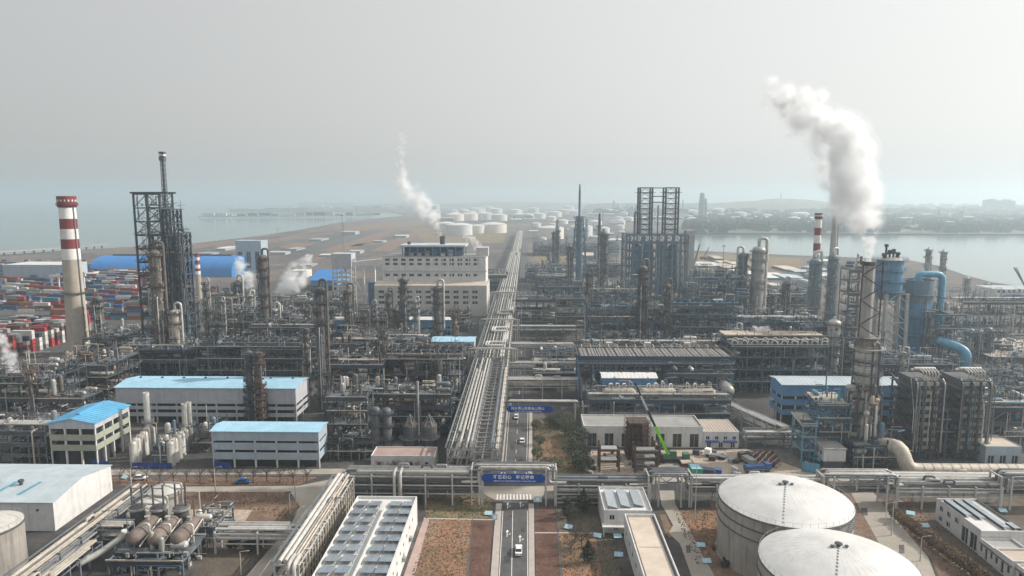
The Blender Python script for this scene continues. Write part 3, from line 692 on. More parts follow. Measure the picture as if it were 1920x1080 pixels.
def storage_tank(label, px, py, r, hw, dome, name='storage_tank', shell='tank_shell', roof='tank_roof', girders=2, group=None, fine=True, n=64, loc=None):
    p = Vector(loc) if loc else gp(px, py); t = thing(name, label, 'tank', p, 0, group)
    prof = [(r + .35, 0), (r + .35, .15), (r, .16), (r, hw)]
    MB().lathe(prof, n).build('shell', shell, t, smooth=True)
    k = 10; dp = [(r * (1 + .004), hw + .05)] + [(r * (1.004 - j / k * 1.004), hw + .05 + dome * (1 - (1 - j / k) ** 2)) for j in range(1, k + 1)]
    dp[-1] = (.02, hw + .05 + dome)
    MB().lathe(dp, n).build('roof', roof, t, smooth=True)
    if fine:
        for j in range(1, 7): MB().lathe([(r + .004, hw * j / 7 - .05), (r + .03, hw * j / 7), (r + .004, hw * j / 7 + .05)], n).build('course_seam', shell, t, smooth=True)
        q = MB()
        for j in range(40):
            a = 2 * pi * j / 40
            for f0, f1 in ((.05, .35), (.36, .68), (.69, 1.0)):
                a2 = a + (f0 * 7 % 1) * .1; P_ = [Vector((r * f * cos(a2), r * f * sin(a2), hw + .07 + dome * (1 - f ** 2))) for f in (f0, (f0 + f1) / 2, f1)]; q.bar(P_[0], P_[1], .09, .03); q.bar(P_[1], P_[2], .09, .03)
        q.build('roof_seams', roof, t)
    for j in range(girders):
        z = hw - .25 - j * 2.6; MB().lathe([(r + .01, z - .15), (r + .35, z - .1), (r + .35, z + .05), (r + .01, z + .12)], n).build('wind_girder', 'clad_dark' if fine else shell, t, smooth=True)
    if fine:
        q = MB(); nn = int(2 * pi * r / 1.9)
        for j in range(nn):
            a = 2 * pi * j / nn; a2 = 2 * pi * (j + 1) / nn; o = Vector((cos(a), sin(a), 0)) * (r - .1); o2 = Vector((cos(a2), sin(a2), 0)) * (r - .1); zz = Vector((0, 0, hw + .05))
            q.bar(o + zz, o + zz + Vector((0, 0, 1.05)), .05); q.bar(o + zz + Vector((0, 0, 1.05)), o2 + zz + Vector((0, 0, 1.05)), .035)
        q.build('rim_rail', 'steel_light', t)
        MB().lathe([(.4, 0), (.4, .5), (.8, .55), (.8, .75), (.2, .9)], 12).build('vent', 'steel_dark', t, (0, 0, hw + dome), smooth=True)
        for dx_ in (-1.5, 1.5): MB().lathe([(.25, 0), (.25, .35), (.42, .36), (.42, .5)], 10).build('hatch', 'steel_dark', t, (dx_, -.4, hw + dome - .08), smooth=True)
        for j in range(14):                                      # stepping plates of the roof walkway
            f = (j + 1) / 15; x = -r * f * p.x / p.length; y = -r * f * p.y / p.length; z = hw + .05 + dome * (1 - f ** 2)
            box('walk_plate', t, (x, y, z + .06), (.28, .55, .06), 'steel_grey')
        q = MB(); N = 48                                         # spiral stair
        for j in range(N):
            a = -2.2 + 1.5 * j / N; z = hw * j / N; c, s_ = cos(a), sin(a)
            q.bar((c * (r + .1), s_ * (r + .1), z), (c * (r + 1.0), s_ * (r + 1.0), z), .34, .06)
            a2 = -2.2 + 1.5 * (j + 1) / N; z2 = hw * (j + 1) / N
            q.bar((c * (r + 1), s_ * (r + 1), z + 1), (cos(a2) * (r + 1), sin(a2) * (r + 1), z2 + 1), .07)
        q.build('spiral_stair', 'steel_grey', t)
    return t
def chimney(label, px, py, top, w0, w1, bands, name='chimney', cat='chimney', cap=None, body='chimney_concrete', plat=(), ladder=True):
    """tapered stack; bands = [(row_top, row_bottom, material)] from the top, then the bare body"""
    p = gp(px, py); s0, h = ppm(p), zat(p, top); s1 = ppm((p.x, p.y, h)); r0, r1 = w0 / s0 / 2, w1 / s1 / 2
    t = thing(name, label, cat, p); rad = lambda z: r0 + (r1 - r0) * z / h
    zb = zat(p, bands[-1][1]) if bands else h
    n = max(4, int(zb / 6)); MB().lathe([(rad(zb * k / n), zb * k / n) for k in range(n + 1)], 28).build('shaft', body, t, smooth=True)
    for a, b, m in bands:
        z1, z0 = zat(p, a), zat(p, b); MB().lathe([(rad(z0) * 1.004, z0 + .01), (rad(z1) * 1.004, z1 - .01)], 28).build('painted_band', m, t, smooth=True)
    if cap:
        z0 = zat(p, cap); MB().lathe([(rad(z0) * 1.05, z0), (r1 * 1.2, z0 + .6), (r1 * 1.2, h + .1), (r1 * 1.05, h + .1), (r1 * .9, h + .08), (r1 * .88, h - 1.5)], 28).build('crown', 'red_paint', t, smooth=True)
        for k in range(16):
            a = 2 * pi * k / 16
            box('vent_opening', t, (r1 * 1.2 * cos(a), r1 * 1.2 * sin(a), z0 + (h - z0) * .62), (.12, .7, 1.1), 'white_paint', a)
    for row in plat:
        z = zat(p, row); put('platform', ring_platform(round(rad(z), 1), 1.3, 'steel_dark'), t, (0, 0, z))
    if ladder: bar('ladder_cage', t, (r0 * .96 + .3, -r0 * .28, 0), (r1 * .96 + .3, -r1 * .28, h - 2), .5, 'steel_grey')
    return t
# ------------------------------------------------------------------ roads, lawns and pads
def slab(name, pix, m, h):
    pts = [gp(a, b) for a, b in pix]; n = len(pts); mb = MB()
    area = sum(pts[k].x * pts[(k + 1) % n].y - pts[(k + 1) % n].x * pts[k].y for k in range(n))
    if area < 0: pts.reverse()
    mb.add([(p.x, p.y, 0) for p in pts] + [(p.x, p.y, h) for p in pts], [tuple(range(n, 2 * n))] + [(k, (k + 1) % n, (k + 1) % n + n, k + n) for k in range(n)])
    return struct(name, mb, m)
# far causeway road and main plant road
sheet('plant_road', [(941, 950), (991, 950), (990, 830), (993, 690), (992.5, 625), (991, 500), (989, 440), (981, 440), (976, 500), (965, 625), (959, 690), (942, 830)], 'asphalt', 0.06)
sheet('near_road', [(928, 1200), (992, 1200), (991, 955), (941, 955)], 'asphalt', 0.064)
sheet('cross_street', [(-400, 893), (640, 889), (905, 921), (1024, 921), (1300, 903), (2300, 900), (2300, 884), (1300, 890), (1020, 912), (905, 912), (640, 879), (-400, 883)], 'concrete_road', 0.05)
sheet('crossing_apron', [(902, 912), (1022, 912), (1020, 928), (1003, 938), (928, 938), (908, 927)], 'concrete_road', 0.068)
slab('pavement', [(911, 1200), (928, 1200), (941, 945), (930, 945)], 'pavement', 0.16)
slab('pavement', [(992, 1200), (1004, 1200), (1001, 945), (991, 945)], 'pavement', 0.16)
slab('pavement', [(934, 892), (941, 892), (953, 770), (947, 770)], 'pavement', 0.16)
slab('pavement', [(990, 892), (998, 892), (998, 770), (993, 770)], 'pavement', 0.16)
mk = MB()
def stripe(a, b, wd, z=0.074):
    a, b = gp(*a), gp(*b); d = (b - a).normalized(); n_ = Vector((-d.y, d.x, 0)) * wd / 2
    q = [a + n_, a - n_, b - n_, b + n_]; mk.add([(p.x, p.y, z) for p in q], [(0, 1, 2, 3)])
for a, b in (((932.5, 1150), (943, 958)), ((990, 1150), (988.8, 958)), ((958, 1150), (961.5, 958)), ((946, 895), (955, 772)), ((987, 895), (990, 772))): stripe(a, b, .15)
for k in range(14):
    r0, r1 = 640 + k * 18.5, 640 + k * 18.5 + 7; stripe((978.5 - (r0 - 640) * .052, r0), (978.5 - (r1 - 640) * .052, r1), .15)
for k in range(11): stripe((933 + k * 6.1, 927), (932.2 + k * 6.3, 937), .42)
stripe((944, 941.5), (989, 941.5), .3)
for cx, cy in ((951, 1000), (975, 1010), (976, 946), (952, 948)):                     # lane arrows
    p = gp(cx, cy)
    mk.add([(p.x - .1, p.y - 2, .075), (p.x + .1, p.y - 2, .075), (p.x + .1, p.y + .6, .075), (p.x - .1, p.y + .6, .075), (p.x - .45, p.y + .6, .075), (p.x + .45, p.y + .6, .075), (p.x, p.y + 2, .075)], [(0, 1, 2, 3), (4, 5, 6)])
    mk.add([(p.x + .1, p.y - 1.2, .0755), (p.x + .9, p.y - .6, .0755), (p.x + .9, p.y + .3, .0755), (p.x + .7, p.y - .4, .0755)], [(0, 1, 2, 3)])
struct('road_markings', mk, 'road_paint')
sheet('orange_lawn', [(806, 973), (884, 973), (870, 1200), (745, 1200)], 'soil_orange', 0.05)
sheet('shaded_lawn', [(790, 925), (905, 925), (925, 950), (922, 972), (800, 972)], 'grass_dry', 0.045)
sheet('brick_path', [(795, 972), (806, 972), (745, 1200), (715, 1200)], 'roof_pink', 0.055)
sheet('red_soil_bed', [(888, 974), (924, 974), (908, 1200), (858, 1200)], 'soil_red', 0.055)
sheet('red_soil_bed', [(1004, 951), (1040, 951), (1044, 997), (1004, 997)], 'soil_red', 0.055)
sheet('red_soil_bed', [(1004, 1001), (1044, 1001), (1062, 1200), (1004, 1200)], 'soil_red', 0.055)
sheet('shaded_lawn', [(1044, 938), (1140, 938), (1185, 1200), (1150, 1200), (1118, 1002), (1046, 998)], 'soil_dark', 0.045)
sheet('dry_lawn', [(1048, 1001), (1116, 1001), (1146, 1200), (1066, 1200)], 'soil_orange', 0.05)
slab('garden_path', [(795, 971), (924, 974), (924, 976), (794, 973.5)], 'pavement', 0.1)
slab('garden_path', [(1003, 998), (1120, 999), (1120, 1001), (1003, 1000.4)], 'pavement', 0.1)
slab('bed_edging', [(885, 974), (887, 974), (868, 1200), (862, 1200)], 'clad_dark', 0.12)
slab('bed_edging', [(1041.5, 948), (1043.5, 948), (1064, 1200), (1058, 1200)], 'clad_dark', 0.12)
sheet('orange_lawn', [(1262, 958), (1352, 952), (1352, 1030), (1308, 1062)], 'soil_orange', 0.05)
sheet('dry_lawn', [(1236, 965), (1248, 965), (1266, 1002), (1255, 1008), (1248, 1000)], 'soil_orange', 0.05)
sheet('soil_verge', [(1308, 1062), (1352, 1030), (1440, 1060), (1480, 1200), (1370, 1200)], 'soil_brown', 0.045)
sheet('footpath', [(1236, 920), (1264, 920), (1266, 945), (1345, 1090), (1390, 1200), (1345, 1200), (1300, 1090), (1275, 1020), (1254, 1000), (1262, 985), (1240, 945)], 'concrete_road', 0.06)
sheet('brown_field', [(335, 923), (540, 923), (562, 945), (540, 975), (500, 985), (335, 985)], 'soil_brown', 0.045)
sheet('pale_pad', [(330, 955), (474, 956), (455, 984), (330, 986)], 'sand_pale', 0.06)
sheet('concrete_drive', [(300, 913), (560, 911), (645, 894), (660, 915), (575, 968), (508, 1080), (470, 1200), (380, 1200), (462, 1080), (545, 985), (562, 950), (545, 923), (300, 922)], 'concrete_road', 0.055)
sheet('soil_verge', [(180, 895), (600, 893), (560, 909), (180, 911)], 'soil_brown', 0.045)
sheet('soil_verge', [(395, 1010), (520, 1005), (455, 1080), (400, 1200), (300, 1200)], 'soil_dark', 0.045)
sheet('park_lawn', [(1003, 790), (1085, 790), (1100, 850), (1110, 890), (1002, 890)], 'grass_dry', 0.05)
sheet('orange_soil', [(1014, 826), (1042, 822), (1064, 846), (1056, 872), (1014, 872)], 'soil_orange', 0.056)
sheet('work_yard', [(1088, 846), (1400, 842), (1480, 872), (1530, 890), (1500, 902), (1100, 897)], 'sand_pale', 0.045)
sheet('service_lane', [(1596, 925), (1636, 922), (1740, 1045), (1800, 1200), (1720, 1200), (1660, 1040)], 'concrete_road', 0.06)
sheet('lawn_strip', [(1640, 935), (1720, 935), (1920, 1100), (2000, 1200), (1810, 1200), (1745, 1045)], 'soil_brown', 0.045)
sheet('side_yard', [(1700, 930), (1950, 930), (2100, 1200), (1900, 1200), (1800, 1050)], 'soil_dark', 0.05)
sheet('tank_yard', [(1330, 940), (1600, 925), (1660, 1030), (1720, 1200), (1380, 1200)], 'soil_brown', 0.042)
sheet('concrete_yard', [(-300, 872), (100, 872), (260, 872), (420, 880), (620, 878), (640, 882), (600, 894), (-300, 896)], 'asphalt', 0.045)
sheet('container_yard', [(-400, 690), (0, 690), (130, 640), (300, 560), (300, 500), (160, 505), (0, 520), (-300, 540)], 'asphalt', 0.05)
sheet('yard_street', [(-200, 720), (0, 705), (160, 655), (170, 668), (60, 712), (-200, 790)], 'asphalt', 0.06)
for pts in ([(600, 470), (730, 430), (752, 428), (640, 474)], [(690, 472), (780, 432), (800, 432), (735, 470)], [(400, 462), (620, 436), (625, 438), (410, 466)]):
    sheet('causeway_road', pts, 'soil_brown', 0.05)
sheet('dark_field', [(560, 470), (640, 445), (700, 430), (720, 432), (610, 474)], 'asphalt', 0.04)

for nm, m_, zz, pts in (('dark_field', 'ground_yard', .03, [(470, 474), (600, 446), (700, 429), (752, 424), (660, 448), (560, 482)]), ('scrub_field', 'grass_dry', .032, [(770, 430), (880, 424), (950, 428), (945, 455), (800, 458)]), ('bare_field', 'soil_brown', .034, [(620, 428), (700, 420), (790, 414), (800, 421), (690, 434)]),
    ('dark_field', 'ground_yard', .036, [(995, 425), (1130, 420), (1180, 432), (1190, 470), (1000, 470)]), ('scrub_field', 'grass_dry', .033, [(1300, 476), (1420, 480), (1500, 484), (1500, 500), (1320, 500)]), ('bare_field', 'soil_brown', .035, [(1330, 503), (1480, 497), (1560, 508), (1440, 522)]), ('dark_field', 'ground_yard', .03, [(1560, 490), (1700, 500), (1780, 525), (1640, 540), (1540, 520)]),
    ('bare_field', 'soil_brown', .033, [(345, 462), (470, 447), (480, 450), (360, 467)]), ('scrub_field', 'grass_dry', .031, [(1000, 475), (1160, 472), (1165, 500), (1010, 505)]), ('dark_field', 'ground_yard', .037, [(780, 402), (900, 398), (1200, 398), (1230, 414), (1150, 420), (820, 418)]), ('bare_field', 'soil_brown', .036, [(520, 462), (560, 455), (600, 456), (545, 468)])):
    sheet(nm, pts, m_, zz)
for pts in ([(560, 492), (790, 420), (792, 420.6), (580, 494)], [(640, 460), (930, 436), (930, 437.5), (650, 463)], [(1290, 510), (1560, 488), (1560, 490), (1300, 514)], [(900, 425), (1180, 408), (1180, 409), (905, 428)], [(420, 470), (640, 421), (642, 421.8), (440, 472)]): sheet('dirt_road', pts, 'soil_brown', .055)

rw = random.Random(17)
for k, (cx, cy, a, b_) in enumerate(((950, 1050, 5, 7), (980, 990, 4, 9), (958, 968, 6, 3), (973, 860, 7, 4), (960, 835, 4, 8), (978, 800, 5, 4), (968, 735, 6, 5), (982, 705, 4, 5), (300, 900, 14, 2), (540, 930, 6, 8), (470, 1060, 5, 6), (1290, 1030, 4, 7), (1620, 960, 6, 7), (1690, 1030, 5, 8))):
    sheet('repair_patch', [(cx - a, cy - b_), (cx + a, cy - b_ + rw.uniform(-1, 1)), (cx + a + 1, cy + b_), (cx - a + 1, cy + b_)], 'asphalt' if k > 7 else 'ground_yard', 0.071)
def inside(px, py, poly):
    c = False; j = len(poly) - 1
    for i in range(len(poly)):
        (xi, yi), (xj, yj) = poly[i], poly[j]
        if (yi > py) != (yj > py) and px < (xj - xi) * (py - yi) / (yj - yi) + xi: c = not c
        j = i
    return c
for nm, m_, n, poly in (('dry_grass_tufts', 'leaf_brown', 2600, [(806, 973), (884, 973), (870, 1100), (765, 1100)]), ('dry_grass_tufts', 'leaf_olive', 1500, [(790, 925), (905, 925), (925, 950), (922, 972), (800, 972)]), ('dry_grass_tufts', 'leaf_olive', 1500, [(1044, 938), (1140, 938), (1172, 1100), (1140, 1100), (1118, 1002), (1046, 998)]),
    ('dry_grass_tufts', 'leaf_brown', 900, [(1048, 1001), (1116, 1001), (1140, 1100), (1060, 1100)]), ('dry_grass_tufts', 'leaf_brown', 1400, [(1262, 958), (1345, 952), (1345, 1035), (1308, 1062)]), ('dry_grass_tufts', 'leaf_olive', 1600, [(1003, 790), (1085, 790), (1100, 850), (1110, 890), (1002, 890)]), ('dry_grass_tufts', 'leaf_brown', 2200, [(335, 923), (540, 923), (562, 945), (540, 975), (474, 956), (335, 952)]),
    ('dry_grass_tufts', 'leaf_brown', 1500, [(180, 895), (600, 893), (560, 909), (180, 911)]), ('dry_grass_tufts', 'leaf_brown', 1600, [(1640, 935), (1720, 935), (1900, 1100), (1810, 1100), (1745, 1045)]), ('dry_grass_tufts', 'soil_red', 700, [(1004, 951), (1040, 951), (1052, 1090), (1004, 1090)]), ('dry_grass_tufts', 'soil_red', 700, [(888, 974), (924, 974), (912, 1090), (866, 1090)])):
    q = MB(); x0, x1 = min(p[0] for p in poly), max(p[0] for p in poly); y0, y1 = min(p[1] for p in poly), max(p[1] for p in poly); c = 0
    n = int(n * .45)
    while c < n:
        px, py = rw.uniform(x0, x1), rw.uniform(y0, y1)
        if not inside(px, py, poly): continue
        c += 1; p = gp(px, py); a = rw.uniform(0, 3.14); r = rw.uniform(.1, .34) * (.5 if m_ == 'soil_red' else 1); h = r * rw.uniform(.4, 1.3); u = Vector((cos(a), sin(a), 0)) * r; v = Vector((-sin(a), cos(a), 0)) * r * .7
        q.add([p + u + Vector((0, 0, .05)), p + v + Vector((0, 0, .05)), p - u + Vector((0, 0, .05)), p - v + Vector((0, 0, .05)), p + Vector((0, 0, .06 + h))], [(0, 1, 4), (1, 2, 4), (2, 3, 4), (3, 0, 4)])
    q.build(nm if m_ != 'soil_red' else 'soil_clods', m_, kind='stuff')
# ================================================================== foreground: tanks, white buildings, front pipe racks
storage_tank('large white domed storage tank beside the front pipe rack, behind its twin', 0, 0, 15.9, 15.0, 3.8, girders=3, loc=(xw(1471, 165, 15), 165, 0))
storage_tank('large white domed storage tank at the bottom edge, nearest of the two', 0, 0, 15.6, 14.0, 3.8, girders=2, loc=(xw(1570, 136, 14), 136, 0))
p = gp(-8, 1098); storage_tank('grey cylindrical tank with low dome at the bottom left corner beside the white hall', -14, 1092, 7.2, 14.4, 2.0, shell='tank_shell', roof='clad_light', girders=1, n=40)

# white hall at the left edge
A = gp(104, 996); Hh = zat(A, 943); Wd = 62; Dp = 26.0
t = thing('white_hall', 'white hall with pale low gable roof and blue skylight strips at the left edge', 'building', (A.x - Wd, A.y, 0))
holed('wall', t, (0, 0, 0), (1, 0, 0), Wd, Hh, [(Wd - 13.5, 1.5, Wd - 10.6, 5.2), (Wd - 24, 1.5, Wd - 21, 5.2), (Wd - 36, 1.5, Wd - 33, 5.2)], 'wall_white')
bp_ = 2.2
MB().add([(Wd, 0, 0), (Wd, Dp, 0), (Wd, Dp, Hh), (Wd, Dp / 2, Hh + bp_), (Wd, 0, Hh)], [(0, 1, 2, 3, 4)]).build('gable_wall', 'wall_white', t)
holed('wall', t, (Wd, Dp, 0), (-1, 0, 0), Wd, Hh, [], 'wall_white')
for y0, z0, y1, z1 in ((-.4, Hh + .02, Dp / 2, Hh + bp_), (Dp / 2, Hh + bp_, Dp + .4, Hh + .02)):
    for k in range(12):
        x0, x1 = Wd * k / 12, Wd * (k + 1) / 12 + (.3 if k == 11 else -.03)
        MB().add([(x0, y0, z0), (x1, y0, z0), (x1, y1, z1), (x0, y1, z1), (x0, y0, z0 + .18), (x1, y0, z0 + .18), (x1, y1, z1 + .18), (x0, y1, z1 + .18)],
                 [(3, 2, 1, 0), (4, 5, 6, 7), (0, 1, 5, 4), (1, 2, 6, 5), (2, 3, 7, 6), (3, 0, 4, 7)]).build('roof_sheet', 'roof_pale', t)
sl_ = bp_ / (Dp / 2 + .4)
for x in (Wd - 19.5, Wd - 12.5, Wd - 27):
    MB().add([(x, 3, Hh + .24 + sl_ * 3.4), (x + 1.1, 3, Hh + .24 + sl_ * 3.4), (x + 3.2, 9.5, Hh + .24 + sl_ * 9.9), (x + 2.1, 9.5, Hh + .24 + sl_ * 9.9)], [(0, 1, 2, 3)]).build('skylight', 'pipe_blue', t)
for x in (Wd - 21.5, Wd - 14.5): MB().lathe([(.45, 0), (.45, 1.1), (.8, 1.15), (.8, 1.6), (.3, 1.9)], 12).build('roof_vent', 'steel_dark', t, (x, 8, Hh + sl_ * 8), smooth=True)
bx('lamp', t, Wd - 4.6, -.35, Hh - 2.3, Wd - 4.1, .0, Hh - 1.8, 'steel_dark')

# hall with rows of roof collectors
Hh = 7.4; W = 16.6; Dp = 60.0
t = thing('flat_roofed_hall', 'white flat roofed hall with rows of grey roof collectors beside the tall pipe rack', 'building', (-46.7, 119.5, 0))
holed('wall', t, (0, 0, 0), (1, 0, 0), W, Hh + .7, [], 'wall_white')
holed('wall', t, (W, 0, 0), (0, 1, 0), Dp, Hh + .7, [(3 + k * 4.4, 4.6, 4.3 + k * 4.4, 5.6) for k in range(12)] + [(3 + k * 8.8, 1.2, 4.3 + k * 8.8, 3.0) for k in range(6)], 'wall_white')
holed('wall', t, (W, Dp, 0), (-1, 0, 0), W, Hh + .7, [], 'wall_white'); holed('wall', t, (0, Dp, 0), (0, -1, 0), Dp, Hh + .7, [], 'wall_white')
bx('roof', t, .3, .3, Hh - .4, W - .3, Dp - .3, Hh, 'roof_white')
for a in ((0.01, .01, W - .01, .3), (0.01, Dp - .3, W - .01, Dp - .01), (0.01, .31, .3, Dp - .31), (W - .3, .31, W - .01, Dp - .31)): bx('parapet', t, a[0], a[1], Hh - .4, a[2], a[3], Hh + .72, 'wall_white')
bx('roof_wall', t, W * .54, 15, Hh + .01, W * .54 + .35, Dp - 7, Hh + 1.0, 'wall_white'); bx('roof_wall', t, .4, 14.6, Hh + .01, W * .54 + .35, 14.95, Hh + 1.5, 'wall_white')
def tilted(parent, x0, y0, x1, y1, z0, z1, nm='solar_panel'):
    MB().add([(x0, y0, z0), (x1, y0, z0), (x1, y1, z1), (x0, y1, z1), (x0, y0, z0 + .12), (x1, y0, z0 + .12), (x1, y1, z1 + .12), (x0, y1, z1 + .12)],
             [(3, 2, 1, 0), (4, 5, 6, 7), (0, 1, 5, 4), (1, 2, 6, 5), (2, 3, 7, 6), (3, 0, 4, 7)]).build(nm, 'panel_glass', parent)
    yl = y0 + .3 if z0 > z1 else y1 - .3
    bx('panel_leg', parent, x0 + .1, yl, Hh, x0 + .25, yl + .15, max(z0, z1) - .1, 'steel_light'); bx('panel_leg', parent, x1 - .25, yl, Hh, x1 - .1, yl + .15, max(z0, z1) - .1, 'steel_light')
for row in range(12):
    y0 = 1.6 + row * 4.75
    for cx in (.05, .27, .60, .80):
        if y0 > Dp - 4.5 or (cx < .5 and 11 < y0 < 16): continue
        for k in range(2): tilted(t, W * cx + k * 1.55, y0, W * cx + k * 1.55 + 1.5, y0 + 3.7, Hh + .8, Hh + .28)
for k in range(5): bx('air_conditioner', t, W + .01, 6 + k * 10, 2.2, W + .8, 7.2 + k * 10, 3.2, 'steel_light'); 
pipe('drain_pipe', t, [(W + .2, 20, Hh), (W + .2, 20, .1)], .1, 'steel_grey')

# two joined white buildings right of the road
t = hall('small white two storey building with roof collectors beside the long beige roofed hall', 1132, 1212, 1000, 961, 15.2, 'wall_white', 'roof_white', 'small_building', .7, [('f', 3, 3.9, 5.2, 1.3), ('s', 3, 3.6, 5.2, 1.3), ('f', 2, 1.0, 2.6, 1.2)], W=13.0)
Hh = t['h']; W = t['W']
for k, x in enumerate((.14, .42, .7)):
    x0, x1, y0, y1 = W * x - .6, W * x + 2.3, 2.0 + k * .6, 13.2
    MB().add([(x0, y0, Hh + 1.1), (x0, y1, Hh + 1.1), (x1, y1, Hh + .35), (x1, y0, Hh + .35), (x0, y0, Hh + .95), (x0, y1, Hh + .95), (x1, y1, Hh + .2), (x1, y0, Hh + .2)],
             [(3, 2, 1, 0), (4, 5, 6, 7), (0, 1, 5, 4), (1, 2, 6, 5), (2, 3, 7, 6), (3, 0, 4, 7)]).build('roof_panel', 'panel_back', t)
    for y in (y0 + .3, y1 - .5): bx('panel_leg', t, x0 + .1, y, Hh + .01, x0 + .25, y + .15, Hh + .9, 'steel_dark')
bx('entrance_canopy', t, -.6, -2.2, 2.6, W * .8, -.02, 2.9, 'wall_white'); bx('canopy_post', t, -.4, -2.1, 0, -.1, -1.8, 2.6, 'wall_white'); bx('canopy_post', t, W * .7, -2.1, 0, W * .7 + .3, -1.8, 2.6, 'wall_white')
A = gp(1176, 1040); xl, xr = xw(1168, 182, 6.5), xw(1226, 182, 6.5)
t = thing('long_hall', 'long white hall with flat beige roof and dark parapet line right of the road', 'building', (26.2, 116, 0)); W = 8.0; Dp = 56.3; Hh = 6.4
holed('wall', t, (0, 0, 0), (1, 0, 0), W, Hh + .7, [], 'wall_white')
holed('wall', t, (0, Dp, 0), (0, -1, 0), Dp, Hh + .7, [(3 + k * 5.2, 2.6, 5.2 + k * 5.2, 4.2) for k in range(10)], 'wall_white')
holed('wall', t, (W, 0, 0), (0, 1, 0), Dp, Hh + .7, [(3 + k * 5.2, 2.6, 5.2 + k * 5.2, 4.2) for k in range(10)], 'wall_white'); holed('wall', t, (W, Dp, 0), (-1, 0, 0), W, Hh + .7, [], 'wall_white')
bx('roof', t, .3, .3, Hh - .4, W - .3, Dp - .3, Hh, 'roof_beige')
for a in ((0.01, .01, W - .01, .3), (0.01, Dp - .3, W - .01, Dp - .01), (0.01, .31, .3, Dp - .31), (W - .3, .31, W - .01, Dp - .31)): bx('parapet', t, a[0], a[1], Hh - .4, a[2], a[3], Hh + .72, 'wall_white')
for x0, x1 in ((.31, .85), (W - .85, W - .31)): bx('roof_gutter', t, x0, .4, Hh + .01, x1, Dp - .4, Hh + .06, 'clad_dark')
for k in range(3): bx('roof_strip', t, 1.2, 10 + k * 15, Hh + .01, W - 1.2, 10.25 + k * 15, Hh + .05, 'roof_grey')

# white building with sloped collectors at the right, then the low blocks in front of it
A = gp(1845, 1012); h2 = zat(A, 975); x0 = xw(1743, 208, 0)
t = thing('side_building', 'white building with long sloped roof panels near the right edge', 'building', (115.5, 166, 0), 0); W = 11.0; Dp = 19.0; Hh = 5.9
holed('wall', t, (0, 0, 0), (1, 0, 0), W, Hh + .5, [], 'wall_white'); holed('wall', t, (0, Dp, 0), (0, -1, 0), Dp, Hh + .5, [(1.6 + k * 3.4, 3.6, 3.2 + k * 3.4, 5.1) for k in range(3)] + [(1.6 + k * 3.4, .8, 3.2 + k * 3.4, 2.2) for k in range(2)] + [(11.5, .1, 14.2, 4.4), (15, .1, 17.7, 4.4)], 'wall_white')
holed('wall', t, (W, 0, 0), (0, 1, 0), Dp, Hh + .5, [], 'wall_white'); holed('wall', t, (W, Dp, 0), (-1, 0, 0), W, Hh + .5, [], 'wall_white')
bx('roof', t, .3, .3, Hh - .4, W - .3, Dp - .3, Hh, 'roof_white')
for a in ((0.01, .01, W - .01, .3), (0.01, Dp - .3, W - .01, Dp - .01), (0.01, .31, .3, Dp - .31), (W - .3, .31, W - .01, Dp - .31)): bx('parapet', t, a[0], a[1], Hh - .4, a[2], a[3], Hh + .5, 'clad_dark' if a[1] == .31 else 'wall_white')
for k, (x, y0, y1) in enumerate(((1.4, 8.5, 18.2), (4.0, 7, 18.2), (6.6, 1.6, 18.2), (9.0, 1.2, 4.6))):
    MB().add([(x, y0, Hh + .8), (x, y1, Hh + .8), (x + 1.7, y1, Hh + .72), (x + 1.7, y0, Hh + .72), (x, y0, Hh + .7), (x, y1, Hh + .7), (x + 1.7, y1, Hh + .6), (x + 1.7, y0, Hh + .6)],
             [(3, 2, 1, 0), (4, 5, 6, 7), (0, 1, 5, 4), (1, 2, 6, 5), (2, 3, 7, 6), (3, 0, 4, 7)]).build('roof_panel', 'panel_back', t)
    bx('panel_support', t, x + .05, y0 + .1, Hh + .01, x + .25, y1 - .1, Hh + .68, 'steel_dark')
for lab, X, Y, W, Dp, Hh in (('low white block with grey flat roof stepping down in front of the panelled building', 115.2, 160.2, 8, 5.6, 4.2), ('low white block with beige flat roof in the lower right, second step down', 115.0, 153.8, 11.5, 6.2, 4.6), ('low white block with beige roof in the bottom right corner, lowest step', 115.6, 139, 13, 14.4, 4.2)):
    t = thing('low_block', lab, 'building', (X, Y, 0))
    holed('wall', t, (0, 0, 0), (1, 0, 0), W, Hh + .5, [(W * (k + .3) / 4, 1.2, W * (k + .7) / 4, 3.0) for k in range(4)], 'wall_white'); holed('wall', t, (0, Dp, 0), (0, -1, 0), Dp, Hh + .5, [(Dp * (k + .2) / 3, .2 if k == 1 else 1.4, Dp * (k + .65) / 3, 3.2) for k in range(3)], 'wall_white')
    holed('wall', t, (W, 0, 0), (0, 1, 0), Dp, Hh + .5, [], 'wall_white'); holed('wall', t, (W, Dp, 0), (-1, 0, 0), W, Hh + .5, [], 'wall_white')
    bx('roof', t, .25, .25, Hh - .4, W - .25, Dp - .25, Hh, 'roof_beige' if 'beige' in lab else 'roof_grey')
    for a in ((0.01, .01, W - .01, .25), (0.01, Dp - .25, W - .01, Dp - .01), (0.01, .26, .25, Dp - .26), (W - .25, .26, W - .01, Dp - .26)): bx('parapet', t, a[0], a[1], Hh - .4, a[2], a[3], Hh + .52, 'wall_white')
    bx('wall_ledge', t, -.25, .02, 3.5, -.01, Dp - .02, 3.7, 'clad_dark')

